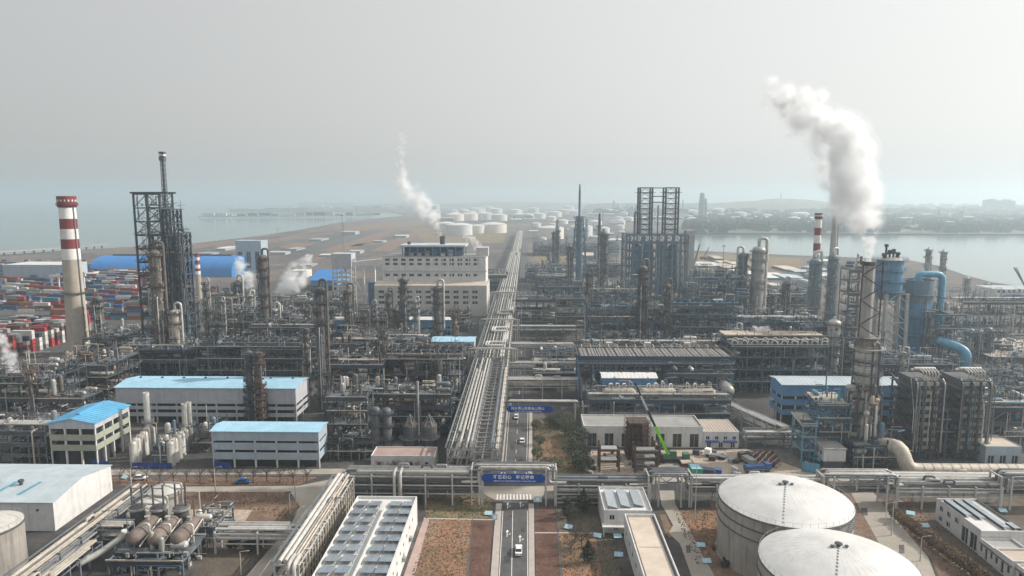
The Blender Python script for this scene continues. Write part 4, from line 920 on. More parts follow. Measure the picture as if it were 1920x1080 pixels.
# ---- front cross rack, in lengths, with raised portals where roads pass
YF = 194.0
def seg(label, p0, p1, z, Y=YF, **k):
    return rack(label, (xw(p0, Y), Y), (xw(p1, Y), Y), k.pop('width', 5.0), z, **k)
FR = dict(pm=['clad_grey', 'clad_dark', 'clad_beige', 'steel_grey', 'clad_light', 'clad_dark', 'clad_brown'], sm='post_white', gap=7.5, lower=True)
seg('front pipe rack length with white posts left of the blue overhead sign', 652, 900, 9.3, seed=3, levels=3, pipes=7, pr=(.2, .55), **FR)
seg('front pipe rack length with white posts between the sign portal and small white building', 1040, 1215, 6.9, seed=4, levels=3, pipes=7, pr=(.2, .5), **FR)
seg('front pipe rack length running from the footpath portal behind the big tank', 1288, 1545, 6.9, seed=5, levels=2, pipes=7, pr=(.2, .5), **FR)
seg('front pipe rack length with white posts between the two right portals', 1670, 1865, 7.0, seed=6, levels=2, pipes=7, pr=(.2, .55), **FR)
def portal(label, p0, p1, z, zlow, Y=YF, seed=1, n=6, width=5.0, posts=None, m='post_white', r=(.22, .4), truss=True):
    rr = random.Random(seed); x0, x1 = xw(p0, Y), xw(p1, Y); W = x1 - x0
    t = thing('pipe_portal', label, 'pipe portal', (x0, Y, 0))
    for x in (posts or (0, 3.0, W - 3.0, W)):
        for y in (-width / 2, width / 2): bx('post', t, x - .22, y - .22, 0, x + .22, y + .22, z, m)
        bx('cross_beam', t, x - .18, -width / 2 + .22, z - .5, x + .18, width / 2 - .22, z - .05, m); bx('cross_beam', t, x - .18, -width / 2 + .22, zlow - .5, x + .18, width / 2 - .22, zlow - .05, m)
    if truss:
        for y in (-width / 2, width / 2):
            bx('chord', t, .22, y - .15, z - .48, W - .22, y + .15, z - .1, 'steel_grey'); bx('chord', t, 3.2, y - .15, z - 2.3, W - 3.2, y + .15, z - 2.0, 'steel_grey')
            k = max(3, int((W - 6) / 3))
            for j in range(k):
                xa, xb = 3 + (W - 6) * j / k, 3 + (W - 6) * (j + 1) / k; bar('diagonal', t, (xa, y, z - 2.1 if j % 2 else z - .4), (xb, y, z - .4 if j % 2 else z - 2.1), .18, 'steel_grey')
    for k in range(n):
        y = -width / 2 + .5 + (width - 1) * k / max(1, n - 1); q = rr.uniform(*r); d = rr.uniform(.2, 2.2)
        pipe('pipe', t, [(-3, y, zlow + q), (d, y, zlow + q), (d, y, z + q), (W - d, y, z + q), (W - d, y, zlow + q), (W + 3, y, zlow + q)], q, rr.choice(['clad_light', 'clad_dark', 'clad_grey', 'steel_grey', 'clad_brown']))
    return t
g = portal('pipe portal over the main road carrying the near blue sign', 886, 1042, 11.2, 6.7, seed=2, n=6)
portal('pipe portal with rounded pipe bends over the footpath', 1212, 1292, 9.8, 6.7, seed=3, n=6)
portal('pipe portal with a flat pale top behind the right side of the big tank', 1535, 1672, 9.8, 6.7, seed=4, n=7)
portal('pipe portal at the right edge beside the panelled white building', 1862, 2010, 10.2, 6.7, seed=5, n=7)
rack('second pipe row behind the front rack left of the road', (xw(640, 200), 200), (xw(840, 200), 200), 3, 5.0, levels=1, pipes=5, seed=31, pr=(.25, .6), gap=9)
rack('second pipe row behind the front rack right of the tank', (xw(1600, 206), 206), (xw(2050, 206), 206), 4, 4.2, levels=2, pipes=5, seed=33, pr=(.25, .5), gap=9)
for k, (px, lab) in enumerate(((746, 'pair of white vertical pipe legs dropping from the front rack'),)):
    t = thing('pipe_drop', lab, 'pipes', (xw(px, YF - 3.4), YF - 3.4, 0))
    for x in (-.9, .9): pipe('pipe', t, [(x, 3.4, 10.2), (x, 0, 10.2), (x, 0, 0.1)], .45, 'clad_light')

# ---- overhead signs
def sign(label, p0, p1, r0, r1, Y, zh, en, seed):
    x0, x1 = xw(p0, Y, zat((0, Y), r1)), xw(p1, Y, zat((0, Y), r1)); z1, z0 = zat((x0, Y), r0), zat((x0, Y), r1); W, h = x1 - x0, z1 - z0
    t = thing('overhead_sign', label, 'sign', (x0, Y, z0)); c = h * .32
    MB().prism_x([(0, 0), (.25, 0), (.25, h), (0, h)], c, W - c).build('board', 'sign_blue', t)
    for s_, xa, xb in ((1, c, 0), (-1, W - c, W)):
        MB().add([(xa, 0, 0), (xb, 0, c), (xb, 0, h - c), (xa, 0, h), (xa, .25, 0), (xb, .25, c), (xb, .25, h - c), (xa, .25, h)],
                 [(0, 1, 2, 3) if s_ < 0 else (3, 2, 1, 0), (7, 6, 5, 4) if s_ < 0 else (4, 5, 6, 7), (0, 4, 5, 1), (1, 5, 6, 2), (2, 6, 7, 3)]).build('board_end', 'sign_blue', t)
    for txt, size, zc, x in zh + en:
        cu = bpy.data.curves.new('lettering', 'FONT'); cu.body = txt; cu.size = size * h; cu.align_x = 'CENTER'; cu.align_y = 'CENTER'; cu.extrude = .02; cu.offset = .012
        cu.materials.append(MATS['sign_white']); tmp = put('lettering_curve', cu); bpy.context.view_layer.update()
        me = bpy.data.meshes.new_from_object(tmp.evaluated_get(bpy.context.evaluated_depsgraph_get())); bpy.data.objects.remove(tmp)
        o = put('lettering', me, t, (W * x, -.04, zc * h)); o.rotation_euler = (pi / 2, 0, 0)
    for x in (W * .2, W * .8): bar('bracket', t, (x, .25, h * .5), (x, 1.6, h * .5), .2, 'steel_grey')
    return t, W, h
t, W, h = sign('blue sign with two white lines of lettering over the near crossing', 903, 1022, 888.5, 904.5, YF - 3.6, [(ch, .50, .62, .215 + k * .074 + (.06 if k > 3 else 0)) for k, ch in enumerate('不忘初心牢记使命')], [('Remain true to our original aspiration and keep our mission firmly in mind', .155, .2, .52)], 1)
YS = gp(992, 797).y
t, W, h = sign('blue sign with white lettering over the road further back, beyond the near one', 950, 1037, 761, 773, YS, [(ch, .50, .6, .13 + k * .072) for k, ch in enumerate('绿水青山就是金山银山')], [('Lucid waters and lush mountains are invaluable assets', .19, .2, .46)], 2)
portal('pipe portal carrying the far blue sign over the road', 944, 1092, zat((0, YS), 758), zat((0, YS), 768), YS + 3.4, seed=9, n=4, width=4.0, truss=False)
for px in (1011, 1077):
    pass

# ---- left foreground racks
xa = gp(40, 1088, 5.5).x; ya = gp(40, 1088, 5.5).y
rack('low pipe rack of pale and rust lines running from the bottom left towards the field', (-113.5, 128), (-113.5, 190), 4.6, 6.0, levels=2, pipes=6, pm=['clad_beige', 'clad_grey', 'clad_beige', 'clad_brown', 'steel_grey'], sm='steel_grey', seed=11, pr=(.18, .34), gap=8)
rack('narrow lower pipe run beside the low rack at bottom left', (-108.2, 126), (-108.2, 160), 2.6, 4.2, levels=1, pipes=5, pm=['clad_beige', 'clad_grey', 'clad_light'], sm='steel_grey', seed=12, pr=(.2, .35), gap=8)
rack('pipe rack crossing the drive between the vessels and the tall rack', (xw(410, 164), 164), (xw(566, 164, 6), 164), 3.4, 6.0, levels=2, pipes=4, pm=['clad_grey', 'clad_light'], seed=13, pr=(.3, .55), gap=9)
rack('short pipe bridge between the low rack and the three vessels', (-113, 168), (xw(245, 168), 168), 3.6, 4.6, levels=2, pipes=5, pm=['clad_beige', 'clad_light'], sm='steel_grey', seed=14, pr=(.2, .4), gap=8)
X = xw(600, 172, 9.0)
t = rack('tall pipe rack with a fence of close white pipes beside the collector roof', (-53.4, 142), (-53.4, 191), 5.4, 9.0, levels=3, pipes=5, tops=[.25, .3, .22, .5, .52], pm=['clad_light', 'clad_beige', 'clad_light', 'clad_grey'], sm='post_white', seed=15, gap=7.5, pr=(.2, .45))
for k in range(22):
    rod('standing_pipe', t, (2.0 + k * 2.15, -3.1, 0.05), (2.0 + k * 2.15, -3.1, 8.3), .2, 'clad_beige')
for y in (-2.1, -.9): pipe('end_pipe', t, [(3, y, 9.55), (-1.2, y, 9.55), (-1.2, y, 1)], .5, 'clad_light')

# ---- vessel group in the left foreground
V0 = gp(225, 1068); zp = 3.9
t = thing('vessel_platform', 'blue grey legged platform under the three drums', 'platform', (xw(222, 155), 155, 0)); W = xw(352, 155) - xw(222, 155)
for k in range(4):
    for y in (0.3, 5.5, 10.5): bx('leg', t, W * k / 3 - .22, y - .22, 0, W * k / 3 + .22, y + .22, zp, 'steel_grey')
bx('deck', t, -.6, -.2, zp, W + .6, 11.2, zp + .3, 'steel_grey'); bx('edge_beam', t, -.6, -.45, zp - .5, W + .6, -.21, zp + .35, 'steel_dark')
put('guard_rail', rail_mesh(round(W + 1.2, 1), 11.4, 'steel_grey'), t, (-.6, -.2, zp + .3))
for k in range(3):
    x = xw((246, 286, 329)[k], 156, zp + 2.5)
    d = thing('drum_vessel', ('brown horizontal drum on the legged platform, ' + ('first from the white hall', 'middle of the three', 'lit rusty one farthest from the white hall')[k]), 'drum', (x, 161.5, zp + .3))
    drum('shell', d, (0, 0, 2.35), 11.5, 2.05, 'vessel_rusty', 'y', 24)
    for y in (-3, 3): bx('saddle', d, -1.4, y - .3, .02, 1.4, y + .3, 1.1, 'concrete')
    MB().lathe([(.5, 0), (.5, .9), (.7, .92), (.7, 1.1)], 12).build('nozzle', 'clad_grey', d, (0, 2, 4.2), smooth=True)
    pipe('pipe', d, [(1.0, -2, 4.1), (1.0, -2, 5.2), (2.7, -2, 5.2), (2.7, -2, .3)], .25, 'clad_light'); pipe('pipe', d, [(2.4, 4, .3), (2.4, 4, 3.8), (2.4, -6.2, 1.4)], .18, 'clad_light')
    x = xw((258, 298, 340)[k], 174, 6)
    d = thing('upright_separator', ('dark upright separator with a pale rim behind the drums, ' + ('nearest the white hall', 'middle of three', 'nearest the pale pad')[k]), 'vessel', (x, 174, 0))
    MB().lathe([(1.9, 0), (1.9, 6.6), (2.1, 6.7), (2.1, 7.0), (1.5, 7.4), (.7, 7.6), (.01, 7.7)], 20).build('shell', 'clad_dark', d, smooth=True)
    MB().lathe([(1.92, 6.4), (2.35, 6.4), (2.35, 6.9), (1.92, 6.9)], 20).build('rim', 'clad_grey', d, smooth=True)
    for sx in (-1.4, 1.4): rod('standpipe', d, (sx, 0, 6.9), (sx, 0, 12.8 + k * .4), .25, 'clad_dark')
    bar('cross_pipe', d, (-1.4, 0, 12.2), (1.4, 0, 12.2), .3, 'clad_grey'); pipe('pipe', d, [(2.4, -1, 5), (3.2, -1, 5), (3.2, -1, 1)], .3, 'vessel_rusty')
for k, (px, top, Y) in enumerate(((268, 952, 177), (283, 936, 181), (308, 911, 186))):
    zt = zat((0, Y), top + 4); x = xw(px, Y, zt)
    d = thing('cone_roof_tank', ('small grey tank with pale cone roof behind the separators, ' + ('lowest and nearest of the three', 'middle one', 'tallest and farthest with wide neck')[k]), 'tank', (x, Y, 0)); r = (3.9, 4.1, 4.4)[k]
    MB().lathe([(r * .78, 0), (r * .78, zt - 3.5), (r, zt - 2.6), (r, zt - 1.4)], 28).build('shell', 'clad_grey', d, smooth=True); MB().lathe([(r * 1.05, zt - 1.4), (r * .8, zt - .75), (r * .4, zt - .2), (.05, zt)], 28).build('roof', 'clad_light', d, smooth=True)
    put('platform', ring_platform(round(r * .8, 1), 1.2, 'steel_dark', 2, 5), d, (0, 0, zt - 5)); put('ladder', ladder_mesh(zt - 2), d, (r * .6, -r * .85, 0))
    pipe('pipe', d, [(0, 0, zt), (0, 0, zt + .8), (r * 1.2, -.5, zt + .8), (r * 1.2, -.5, 1)], .3, 'clad_grey')
t = thing('inclined_pipe', 'thick pale pipe sloping down beside the drum platform', 'pipe', (xw(196, 157), 157, 0)); MB().tube([(-4, -4, 2), (0, -1, 3.6), (4.2, 1.5, 6.4), (4.8, 1.5, 8)], .8, 12, 1.5).build('shell', 'clad_light', t, smooth=True)
for a in ((-2, -2.5), (2.2, .4)): bx('support', t, a[0] - .2, a[1] - .2, 0, a[0] + .2, a[1] + .2, 3.2, 'steel_grey')
unit('dark pump manifold with low pipes beside the three drums', 205, 345, 1078, 9, 1052, 1, 'steel_grey', 77, 'pump_manifold', 6, 1.3, poke=2, deck=.1, runs=6, rails=False)
unit('tangle of pale valves and pipework right of the drums', 352, 402, 1030, 12, 990, 2, 'steel_grey', 78, 'valve_manifold', 5, 1.3, poke=3, deck=.2, runs=8)

# boxes on the lawns: low tilted boards
BO = [(1160, 1044), (1120, 1008), (1158, 1009), (1152, 990), (1325, 1056), (1314, 1026), (1066, 992), (1734, 989), (1707, 966), (916, 966), (436, 1021), (234, 898), (1880, 961), (455, 903)]
for k, (px, py) in enumerate(BO):
    t = thing('notice_board', ['low pale blue tilted board on two feet, on the dark lawn', 'low pale blue tilted board on two feet, on the dark lawn'][0], 'board', gp(px, py), R.uniform(-.4, .4), 'low tilted boards on the lawns')
    MB().add([(-1.1, -.6, .35), (1.1, -.6, .35), (1.1, .6, .95), (-1.1, .6, .95), (-1.1, -.6, .45), (1.1, -.6, .45), (1.1, .6, 1.05), (-1.1, .6, 1.05)], [(3, 2, 1, 0), (4, 5, 6, 7), (0, 1, 5, 4), (1, 2, 6, 5), (2, 3, 7, 6), (3, 0, 4, 7)]).build('panel', 'board_lightblue', t)
    for x in (-.8, .8): bx('foot', t, x - .06, .3, 0, x + .06, .42, .85, 'steel_grey')
# ================================================================== left half of the plant
# spine rack along the road
xs = [xw(837, 206, 11), xw(936, 206, 11)]
X0, X1 = xs[0], xs[1]; SPW = X1 - X0
def spine(label, xa, xb, y0, y1, z, seed, **k): return rack(label, ((xa + xb) / 2, y0), ((xa + xb) / 2, y1), xb - xa, z, seed=seed, **k)
spine('spine pipe rack near length, left bundle of thick pale pipes leading to the cross rack', X0, X0 + 8.2, 208, 330, 11.0, 41, levels=3, pipes=8, pr=(.3, .5), pm=['clad_light', 'clad_grey', 'clad_grey', 'steel_grey'], sm='steel_light', gap=8, tops=[.42, .42, .25, .5, .5, .22])
spine('spine pipe rack near length, middle part with open cross beams like a ladder', X0 + 8.6, X0 + 14.2, 208, 330, 10.2, 42, levels=2, pipes=1, pr=(.15, .4), sm='steel_light', gap=4.6, pm=['steel_grey', 'clad_grey', 'clad_light'])
spine('spine pipe rack near length, slim right part along the road kerb', X0 + 14.6, X1, 208, 330, 11.0, 43, levels=2, pipes=2, pr=(.15, .4), sm='steel_light', gap=6.5, tops=[.2, .3])
spine('spine pipe rack middle length, left part with fine pipes beyond the far blue sign', X0, X0 + 9.0, 331, 560, 11.6, 44, levels=2, pipes=3, pr=(.15, .35), sm='steel_light', gap=6, tops=[.2, .3, .2, .3, .2])
spine('spine pipe rack middle length, right part with bright thick pipes beyond the far blue sign', X0 + 9.4, X1, 331, 560, 11.6, 45, levels=2, pipes=3, pr=(.2, .5), sm='steel_light', gap=6, tops=[.2, .2, .5, .5, .2], pm=['clad_light', 'clad_light', 'clad_grey'])
spine('spine pipe rack far length narrowing towards the white tanks', X0 + 1, X1, 561, 1000, 11.6, 46, levels=2, pipes=8, pr=(.3, .6), sm='steel_light', gap=18, tops=[.4, .5, .4, .6, .7, .7, .4, .5], pm=['clad_light', 'clad_grey', 'clad_light'])
spine('spine pipe rack last faint length before the white tanks', X0 + 2, X1, 1001, 1700, 10, 47, levels=1, pipes=6, pr=(.5, .8), sm='steel_light', gap=40, pm=['clad_light', 'clad_grey'])
for k, (ya, yb, xa, xb, z) in enumerate(((352, 362, .22, .82, 13.2), (392, 404, .3, .86, 13.2), (452, 466, .35, .9, 13.2))):
    t = thing('expansion_loop', 'thick pale pipe loop lying across the spine rack, ' + ('nearest of three', 'middle of three', 'farthest of three')[k], 'pipe', (X0, 0, 0))
    for d in (0, 1.3): pipe('pipe', t, [(SPW * xb - d, ya - 22, 12.4), (SPW * xb - d, ya + d, 12.4), (SPW * xb - d, ya + d, z), (SPW * xa + d, ya + d, z), (SPW * xa + d, yb - d, z), (SPW * xb - d, yb - d, z), (SPW * xb - d, yb - d, 12.4), (SPW * xb - d, yb + 20, 12.4)], .5, 'clad_light')
    for f in (xa + .05, xb - .05): bx('support', t, SPW * f - .2, ya + 2, 11.6, SPW * f + .2, yb - 2, 12.6, 'steel_grey')
for k, (Y, lab) in enumerate(((336, 'arched grey pipe bridge over the spine rack before the far blue sign'), (420, 'arched grey pipe bridge over the spine rack beside the pale blue roofed shed'), (545, 'pipe bridge frame over the spine rack at its middle'))):
    t = thing('pipe_bridge', lab, 'pipe bridge', (X0 - 4, Y, 0))
    for d in (0, 1.2, 2.4): pipe('pipe', t, [(d, d, .1), (d, d, 15), (SPW + 8 - d, d, 15), (SPW + 8 - d, d, .1)], .28, 'clad_grey')
    for x in (.6, SPW + 7.4): bx('post', t, x - .2, 2.8, 0, x + .2, 3.2, 14.6, 'steel_light')
    bx('beam', t, .8, 2.8, 14.2, SPW + 7.2, 3.2, 14.7, 'steel_light')

# halls with blue roofs
ribbon('long pale hall with a sky blue roof and two open storeys, behind the silver silos', 221, 559, 793, (727, 756, 761, 767, 773, 780), 17, 'wall_grey', 'roof_sky', 'blue_roofed_hall', 'x', 9, 1.3, vents=8)
ribbon('green and cream open sided building with a bright blue gable roof', 98, 185, 877, (794, 804, 815, 826, 834, 845), 20, 'wall_grey', 'roof_blue', 'blue_roofed_hall', 'y', 3, 1.6, posts='wall_white', wall2='wall_green', ridge_cap=True)
ribbon('blue grey ribbon walled hall with a sky blue roof nearest the front', 400, 601, 877, (809, 826, 830, 843, 848, 861), 9.5, 'wall_bluegrey', 'roof_sky', 'blue_roofed_hall', 'x', 5, .9, posts='wall_white')
ribbon('small grey shed with a pale blue roof beside the spine rack', 810, 889, 690, (641, 659, 664, 670), 13, 'wall_grey', 'roof_sky', 'blue_roofed_hall', 'x', 5, 1.0)
ribbon('blue walled shed with a white roof behind the columns, left of the road', 766, 814, 632, (600, 613, 617, 622), 11, 'wall_blue', 'roof_white', 'blue_roofed_hall', 'x', 4, .9)
ribbon('blue walled shed with a white roof, shorter one nearer the spine rack', 831, 853, 630, (600, 612, 616, 621), 10, 'wall_blue', 'roof_white', 'blue_roofed_hall', 'x', 3, .9)
ribbon('blue walled shed with a pale roof between the brown columns', 613, 650, 640, (600, 612, 617, 624), 10, 'wall_blue', 'roof_white', 'blue_roofed_hall', 'x', 4, .9)
ribbon('low pale blue roofed shed behind the process frame, left of the road', 697, 800, 662, (634, 644, 648, 654), 9, 'wall_grey', 'roof_sky', 'blue_roofed_hall', 'x', 6, .8)
hall('low cream shed with a flat pinkish roof beside the spine rack foot', 696, 815, 881, 856, 8.5, 'wall_white', 'roof_pink', 'shed', .35, [('f', 4, 1.0, 2.8, 1.0)])
# chimneys and flare structure
chimney('tall concrete chimney with red and white bands at the container yard', 149, 663, 368, 37, 27, [(389, 410, 'white_paint'), (410, 429, 'red_paint'), (429, 448, 'white_paint'), (448, 466, 'red_paint'), (466, 486, 'white_paint')], cap=389, plat=(385, 549))
t = chimney('short red and white banded stack in front of the blue vault roof', 374, 560, 475, 11, 8, [(475, 482, 'red_paint'), (482, 488, 'white_paint'), (488, 496, 'red_paint'), (496, 503, 'white_paint'), (503, 508, 'red_paint'), (508, 514, 'white_paint')], ladder=False)
p = gp(300, 690); s = ppm((p.x, p.y, 45)); zt = zat(p, 363); x0, x1 = xw(258, p.y, 60) - p.x, xw(306, p.y, 60) - p.x; x2 = xw(325, p.y, 50) - p.x; x3 = xw(344, p.y, 40) - p.x
t = thing('flare_structure', 'tall dark lattice structure with a slim mast on its top, left of the plant', 'lattice tower', p)
zl = [zt * k / 13 for k in range(14)]
for (xa, xb, ya, yb, zz, n) in ((x0, x1, 0, 13, zt, 13), (x1 + .5, x2, 1, 12, zat(p, 392), 12), (x2 + .5, x3, 2, 11, zat(p, 437), 10)):
    for x in (xa, (xa + xb) / 2, xb):
        for y in (ya, yb): bx('post', t, x - .42, y - .42, 0, x + .42, y + .42, zz, 'steel_dark')
    for k in range(1, n + 1):
        z = zz * k / n
        for y in (ya, yb): bx('beam', t, xa + .4, y - .25, z - .6, xb - .4, y + .25, z, 'steel_dark')
        for x in (xa, xb): bx('beam', t, x - .25, ya + .4, z - .6, x + .25, yb - .4, z - .05, 'steel_dark')
        za = zz * (k - 1) / n; xm = (xa + xb) / 2
        for y in (ya, yb):
            bar('brace', t, (xa, y, za), (xm, y, z - .3), .3, 'steel_dark'); bar('brace', t, (xb, y, za), (xm, y, z - .3), .3, 'steel_dark')
        bar('brace', t, (xb, ya, za), (xb, yb, z - .3), .3, 'steel_dark')
        if k < n - 2 and R.random() < .75: bx('grating', t, xa - .8, ya - .8, z + .02, xb + .4, yb, z + .15, 'grating')
        if k < n - 2:
            rail = put('guard_rail', rail_mesh(round(xb - xa + 1.2, 1), round(yb - ya + .8, 1), 'steel_dark'), t, (xa - .8, ya - .8, z + .15))
        if k < n * .8 and R.random() < .8: drum('vertical_vessel', t, (R.uniform(xa + 2, xb - 2), R.uniform(ya + 2, yb - 2), z - 2.4), zz / n * .8, R.uniform(.9, 1.9), R.choice(['clad_dark', 'vessel_bluegrey', 'steel_navy', 'clad_grey']), 'z', 12)
        if R.random() < .7:
            x = R.uniform(xa, xb); pipe('pipe', t, [(x, ya - .7, max(0, z - zz / n * 2)), (x, ya - .7, z), (x, yb, z)], R.uniform(.2, .45), R.choice(['steel_grey', 'clad_grey', 'clad_dark']))
for xa, xb, zz in ((x0, x1, zt * .93), (x1, x2, zat(p, 400)), (x2, x3, zat(p, 445))):
    g_ = [zz * k / 12 for k in range(13)]
    clutter(t, xb - xa, 13, g_, zz, R, ['steel_dark', 'clad_dark', 'steel_grey'], 1.4, xa)
    for k in range(12): bar('brace', t, (xa, 13 * (k % 2), g_[k]), (xb, 13 * (k % 2), g_[k + 1]), .35, 'steel_dark'); bar('brace', t, (xb, 13 * (k % 2), g_[k]), (xa, 13 * (k % 2), g_[k + 1]), .35, 'steel_dark')
bx('top_beam', t, x0 - 1.5, -.6, zt + .02, x1 + 4.5, .6, zt + .9, 'steel_dark'); bx('top_beam', t, x0 - 1.5, 12.4, zt + .02, x1 + 2, 13.6, zt + .9, 'steel_dark')
zm = zat(p, 285); q = MB(); xm = xw(299, p.y, 85) - p.x; lattice(q, xm - 1.2, 5, xm + 1.2, 7.4, 0, zm, 44, .22, .7); q.build('mast', 'steel_grey', t)
rod('mast_pipe', t, (xm, 6.2, 0), (xm, 6.2, zm + .5), .6, 'clad_dark')
for k, f in enumerate((.93, .985, 1.0)):
    z = zat(p, (300, 291, 286)[k]); q = MB(); q.box(xm - 1.3, 4.9, z, xm + 1.3, 7.5, z + (2.0 if k == 0 else .8)); q.build('mast_band', 'white_paint' if k == 1 else 'clad_dark', t)
for a, b in (((x3 + 1.2), 390), ((x3 + .2), 432)):
    pass
pipe('gooseneck_pipe', t, [(x3 - 1.2, 1, 5), (x3 - 1.2, 1, zat(p, 431)), (x3 + 1.6, 1, zat(p, 429)), (x3 + 1.6, 1, zat(p, 436))], .5, 'steel_dark')
# process columns, left half
TL = [
 ('brown insulated column standing in front of the dark lattice structure', 298, 700, 460, 21, 'clad_brown', 6, 1),
 ('shorter beige column right of the dark lattice structure', 331, 700, 573, 18, 'clad_beige', 5, 1),
 ('slim dark brown column left of the drifting steam', 495, 645, 471, 16, 'clad_brown', 7, 1),
 ('tall brown column with ring platforms and a thicker grey foot, centre left', 603, 768, 530, 18, 'clad_brown', 9, 1),
 ('brown column in front of the white conveyor tower', 653, 640, 536, 15, 'clad_brown', 6, 1),
 ('thin dark brown column in front of the white power house', 757, 645, 516, 12, 'clad_brown', 6, 0),
 ('dark grey column in front of the white power house right end', 821, 640, 529, 17, 'clad_dark', 6, 1),
 ('thin rust column rising from the middle left frames', 718, 742, 590, 11, 'clad_brown', 7, 1),
 ('small brown column beside the thin one before the power house', 729, 632, 544, 10, 'clad_brown', 4, 1),
 ('pale grey column right of the slim dark brown one', 516, 640, 572, 15, 'clad_grey', 4, 1),
 ('dark caged column beside the sky blue roofed long hall', 469, 798, 652, 13, 'clad_dark', 9, 0),
 ('dark caged column, right one of the pair by the long hall', 486, 798, 655, 12, 'clad_brown', 9, 0),
 ('dark vessel column in a frame left of the steam cloud', 447, 600, 520, 17, 'clad_dark', 5, 1),
 ('grey column with beige top behind the dark vessel column', 470, 606, 548, 11, 'clad_grey', 4, 1),
 ('pale column at the right foot of the dark lattice structure', 366, 650, 560, 10, 'clad_grey', 4, 1),
 ('small brown column between the brown ones at centre left', 685, 650, 585, 10, 'clad_brown', 4, 1),
 ('brown column among low frames left of the power house', 743, 640, 575, 9, 'clad_brown', 4, 1),
 ('grey narrow column behind the process frame left of the spine', 540, 655, 600, 9, 'clad_grey', 3, 1),
('thin dark column behind the shorter beige one', 388, 640, 525, 8, 'clad_dark', 6, 1), ('grey slim column left of the steam cloud', 418, 640, 560, 8, 'clad_grey', 5, 1), ('brown column just right of the steam cloud', 575, 650, 575, 9, 'clad_brown', 5, 1), ('thin dark column left of the white conveyor tower foot', 622, 640, 578, 8, 'clad_dark', 5, 1),
 ('dark column at the left corner of the power house', 700, 640, 566, 8, 'clad_dark', 5, 1), ('slim grey column before the power house middle', 780, 650, 560, 8, 'clad_grey', 5, 1), ('dark brown column before the power house right corner', 852, 660, 575, 9, 'clad_brown', 5, 1), ('brown column behind the wide brown frame', 800, 740, 640, 10, 'clad_brown', 5, 1),
 ('brown slim column left of the tall brown one', 575, 745, 612, 9, 'clad_brown', 6, 0), ('dark slim column above the sky blue roof, left part', 410, 712, 600, 9, 'clad_dark', 6, 0), ('thin brown column at the far left frames', 60, 800, 690, 9, 'clad_brown', 4, 1),
 ('dark short column beside the chimney, lattice wrapped', 186, 665, 548, 18, 'clad_dark', 7, 0),
]
for k, (lab, px, row, top, wd, m_, pl, ov) in enumerate(TL):
    st = [(0, 1.25), (.16, 1.0), (1, 1.0)] if px == 603 else None
    tower(lab, px, row, top, wd, m_, pl, ov, seed=k, steps=st, pm='steel_dark' if m_ != 'clad_brown' else R.choice(['steel_dark', 'steel_rust']))
# silver silos and slim stacks by the green building
for g, (pxs, rows, tops) in enumerate((((252, 259, 266, 273, 280, 286), (873, 866, 859, 852, 846, 840), (827, 821, 815, 809, 804, 799)), ((322, 329, 336, 343, 349), (873, 866, 859, 852, 846), (827, 821, 815, 809, 804)))):
    for k, (px, row, top) in enumerate(zip(pxs, rows, tops)):
        p = gp(px, row); h = zat(p, top); t = thing('silver_silo', 'silver upright cylinder in a slanting row, ' + ('row by the green building' if g == 0 else 'row by the slim twin stacks') + (', front one' if k == 0 else (', rear one' if k == len(pxs) - 1 else ', inner one')), 'silo', p, 0, 'silver cylinders in slanting rows')
        MB().lathe([(1.3, 0), (1.3, .6), (1.25, .7), (1.25, h - .8), (1.0, h - .3), (.5, h - .05), (.01, h)], 16).build('shell', 'clad_light' if k % 2 else 'clad_grey', t, smooth=True)
        pipe('pipe', t, [(0, 0, h - .1), (0, 0, h + 1.0), (1.5, .8, h + 1.0), (1.5, .8, h - 3)], .14, 'clad_beige')
for lab, px, row, top, wd in (('tall slim pale stack with a dark open top behind the silver silos', 281, 845, 736, 11), ('slim pale stack, left one of two side by side', 350, 842, 757, 10), ('slim pale stack, right one of two side by side', 359, 838, 754, 9)):
    p = gp(px, row); s_ = ppm(p); h = zat(p, top); r = wd / s_ / 2; t = thing('slim_stack', lab, 'stack', p)
    MB().lathe([(r * 1.05, 0), (r, 1), (r, h), (r * .75, h), (r * .7, h - 1.2)], 20).build('shell', 'clad_light', t, smooth=True); put('ladder', ladder_mesh(h - 1), t, (r + .3, -.2, 0), pi / 2); put('platform', ring_platform(round(r, 1), 1.0, 'steel_grey'), t, (0, 0, h * .5))
unit('blue and silver valve skid between the two silo rows', 290, 322, 872, 10, 838, 2, 'steel_blue', 5, 'valve_skid', 5, 1.2, mats=['clad_light', 'vessel_bluegrey', 'clad_grey', 'steel_blue'], poke=3)
unit('low rusty pipework right of the slim stacks', 365, 397, 848, 14, 815, 2, 'steel_rust', 6, 'process_unit', 6, 1.1, poke=4)
for lab, a, b in (('dark blue hoarding by the green building foot', (161, 873), (205, 877)), ('dark blue hoarding in front of the silver silos', (248, 879), (323, 880)), ('dark blue hoarding under the blue grey hall', (402, 878), (434, 879))):
    A, B = gp(*a), gp(*b); t = thing('hoarding', lab, 'hoarding', A, atan2(B.y - A.y, B.x - A.x)); L = (B - A).length; n = max(2, round(L / 2.4))
    for k in range(n): bx('panel', t, L * k / n + .03, -.04, .1, L * (k + 1) / n - .03, .04, 2.2, 'tarp_blue'); bx('post', t, L * k / n - .03, .05, 0, L * k / n + .03, .13, 2.3, 'steel_grey')
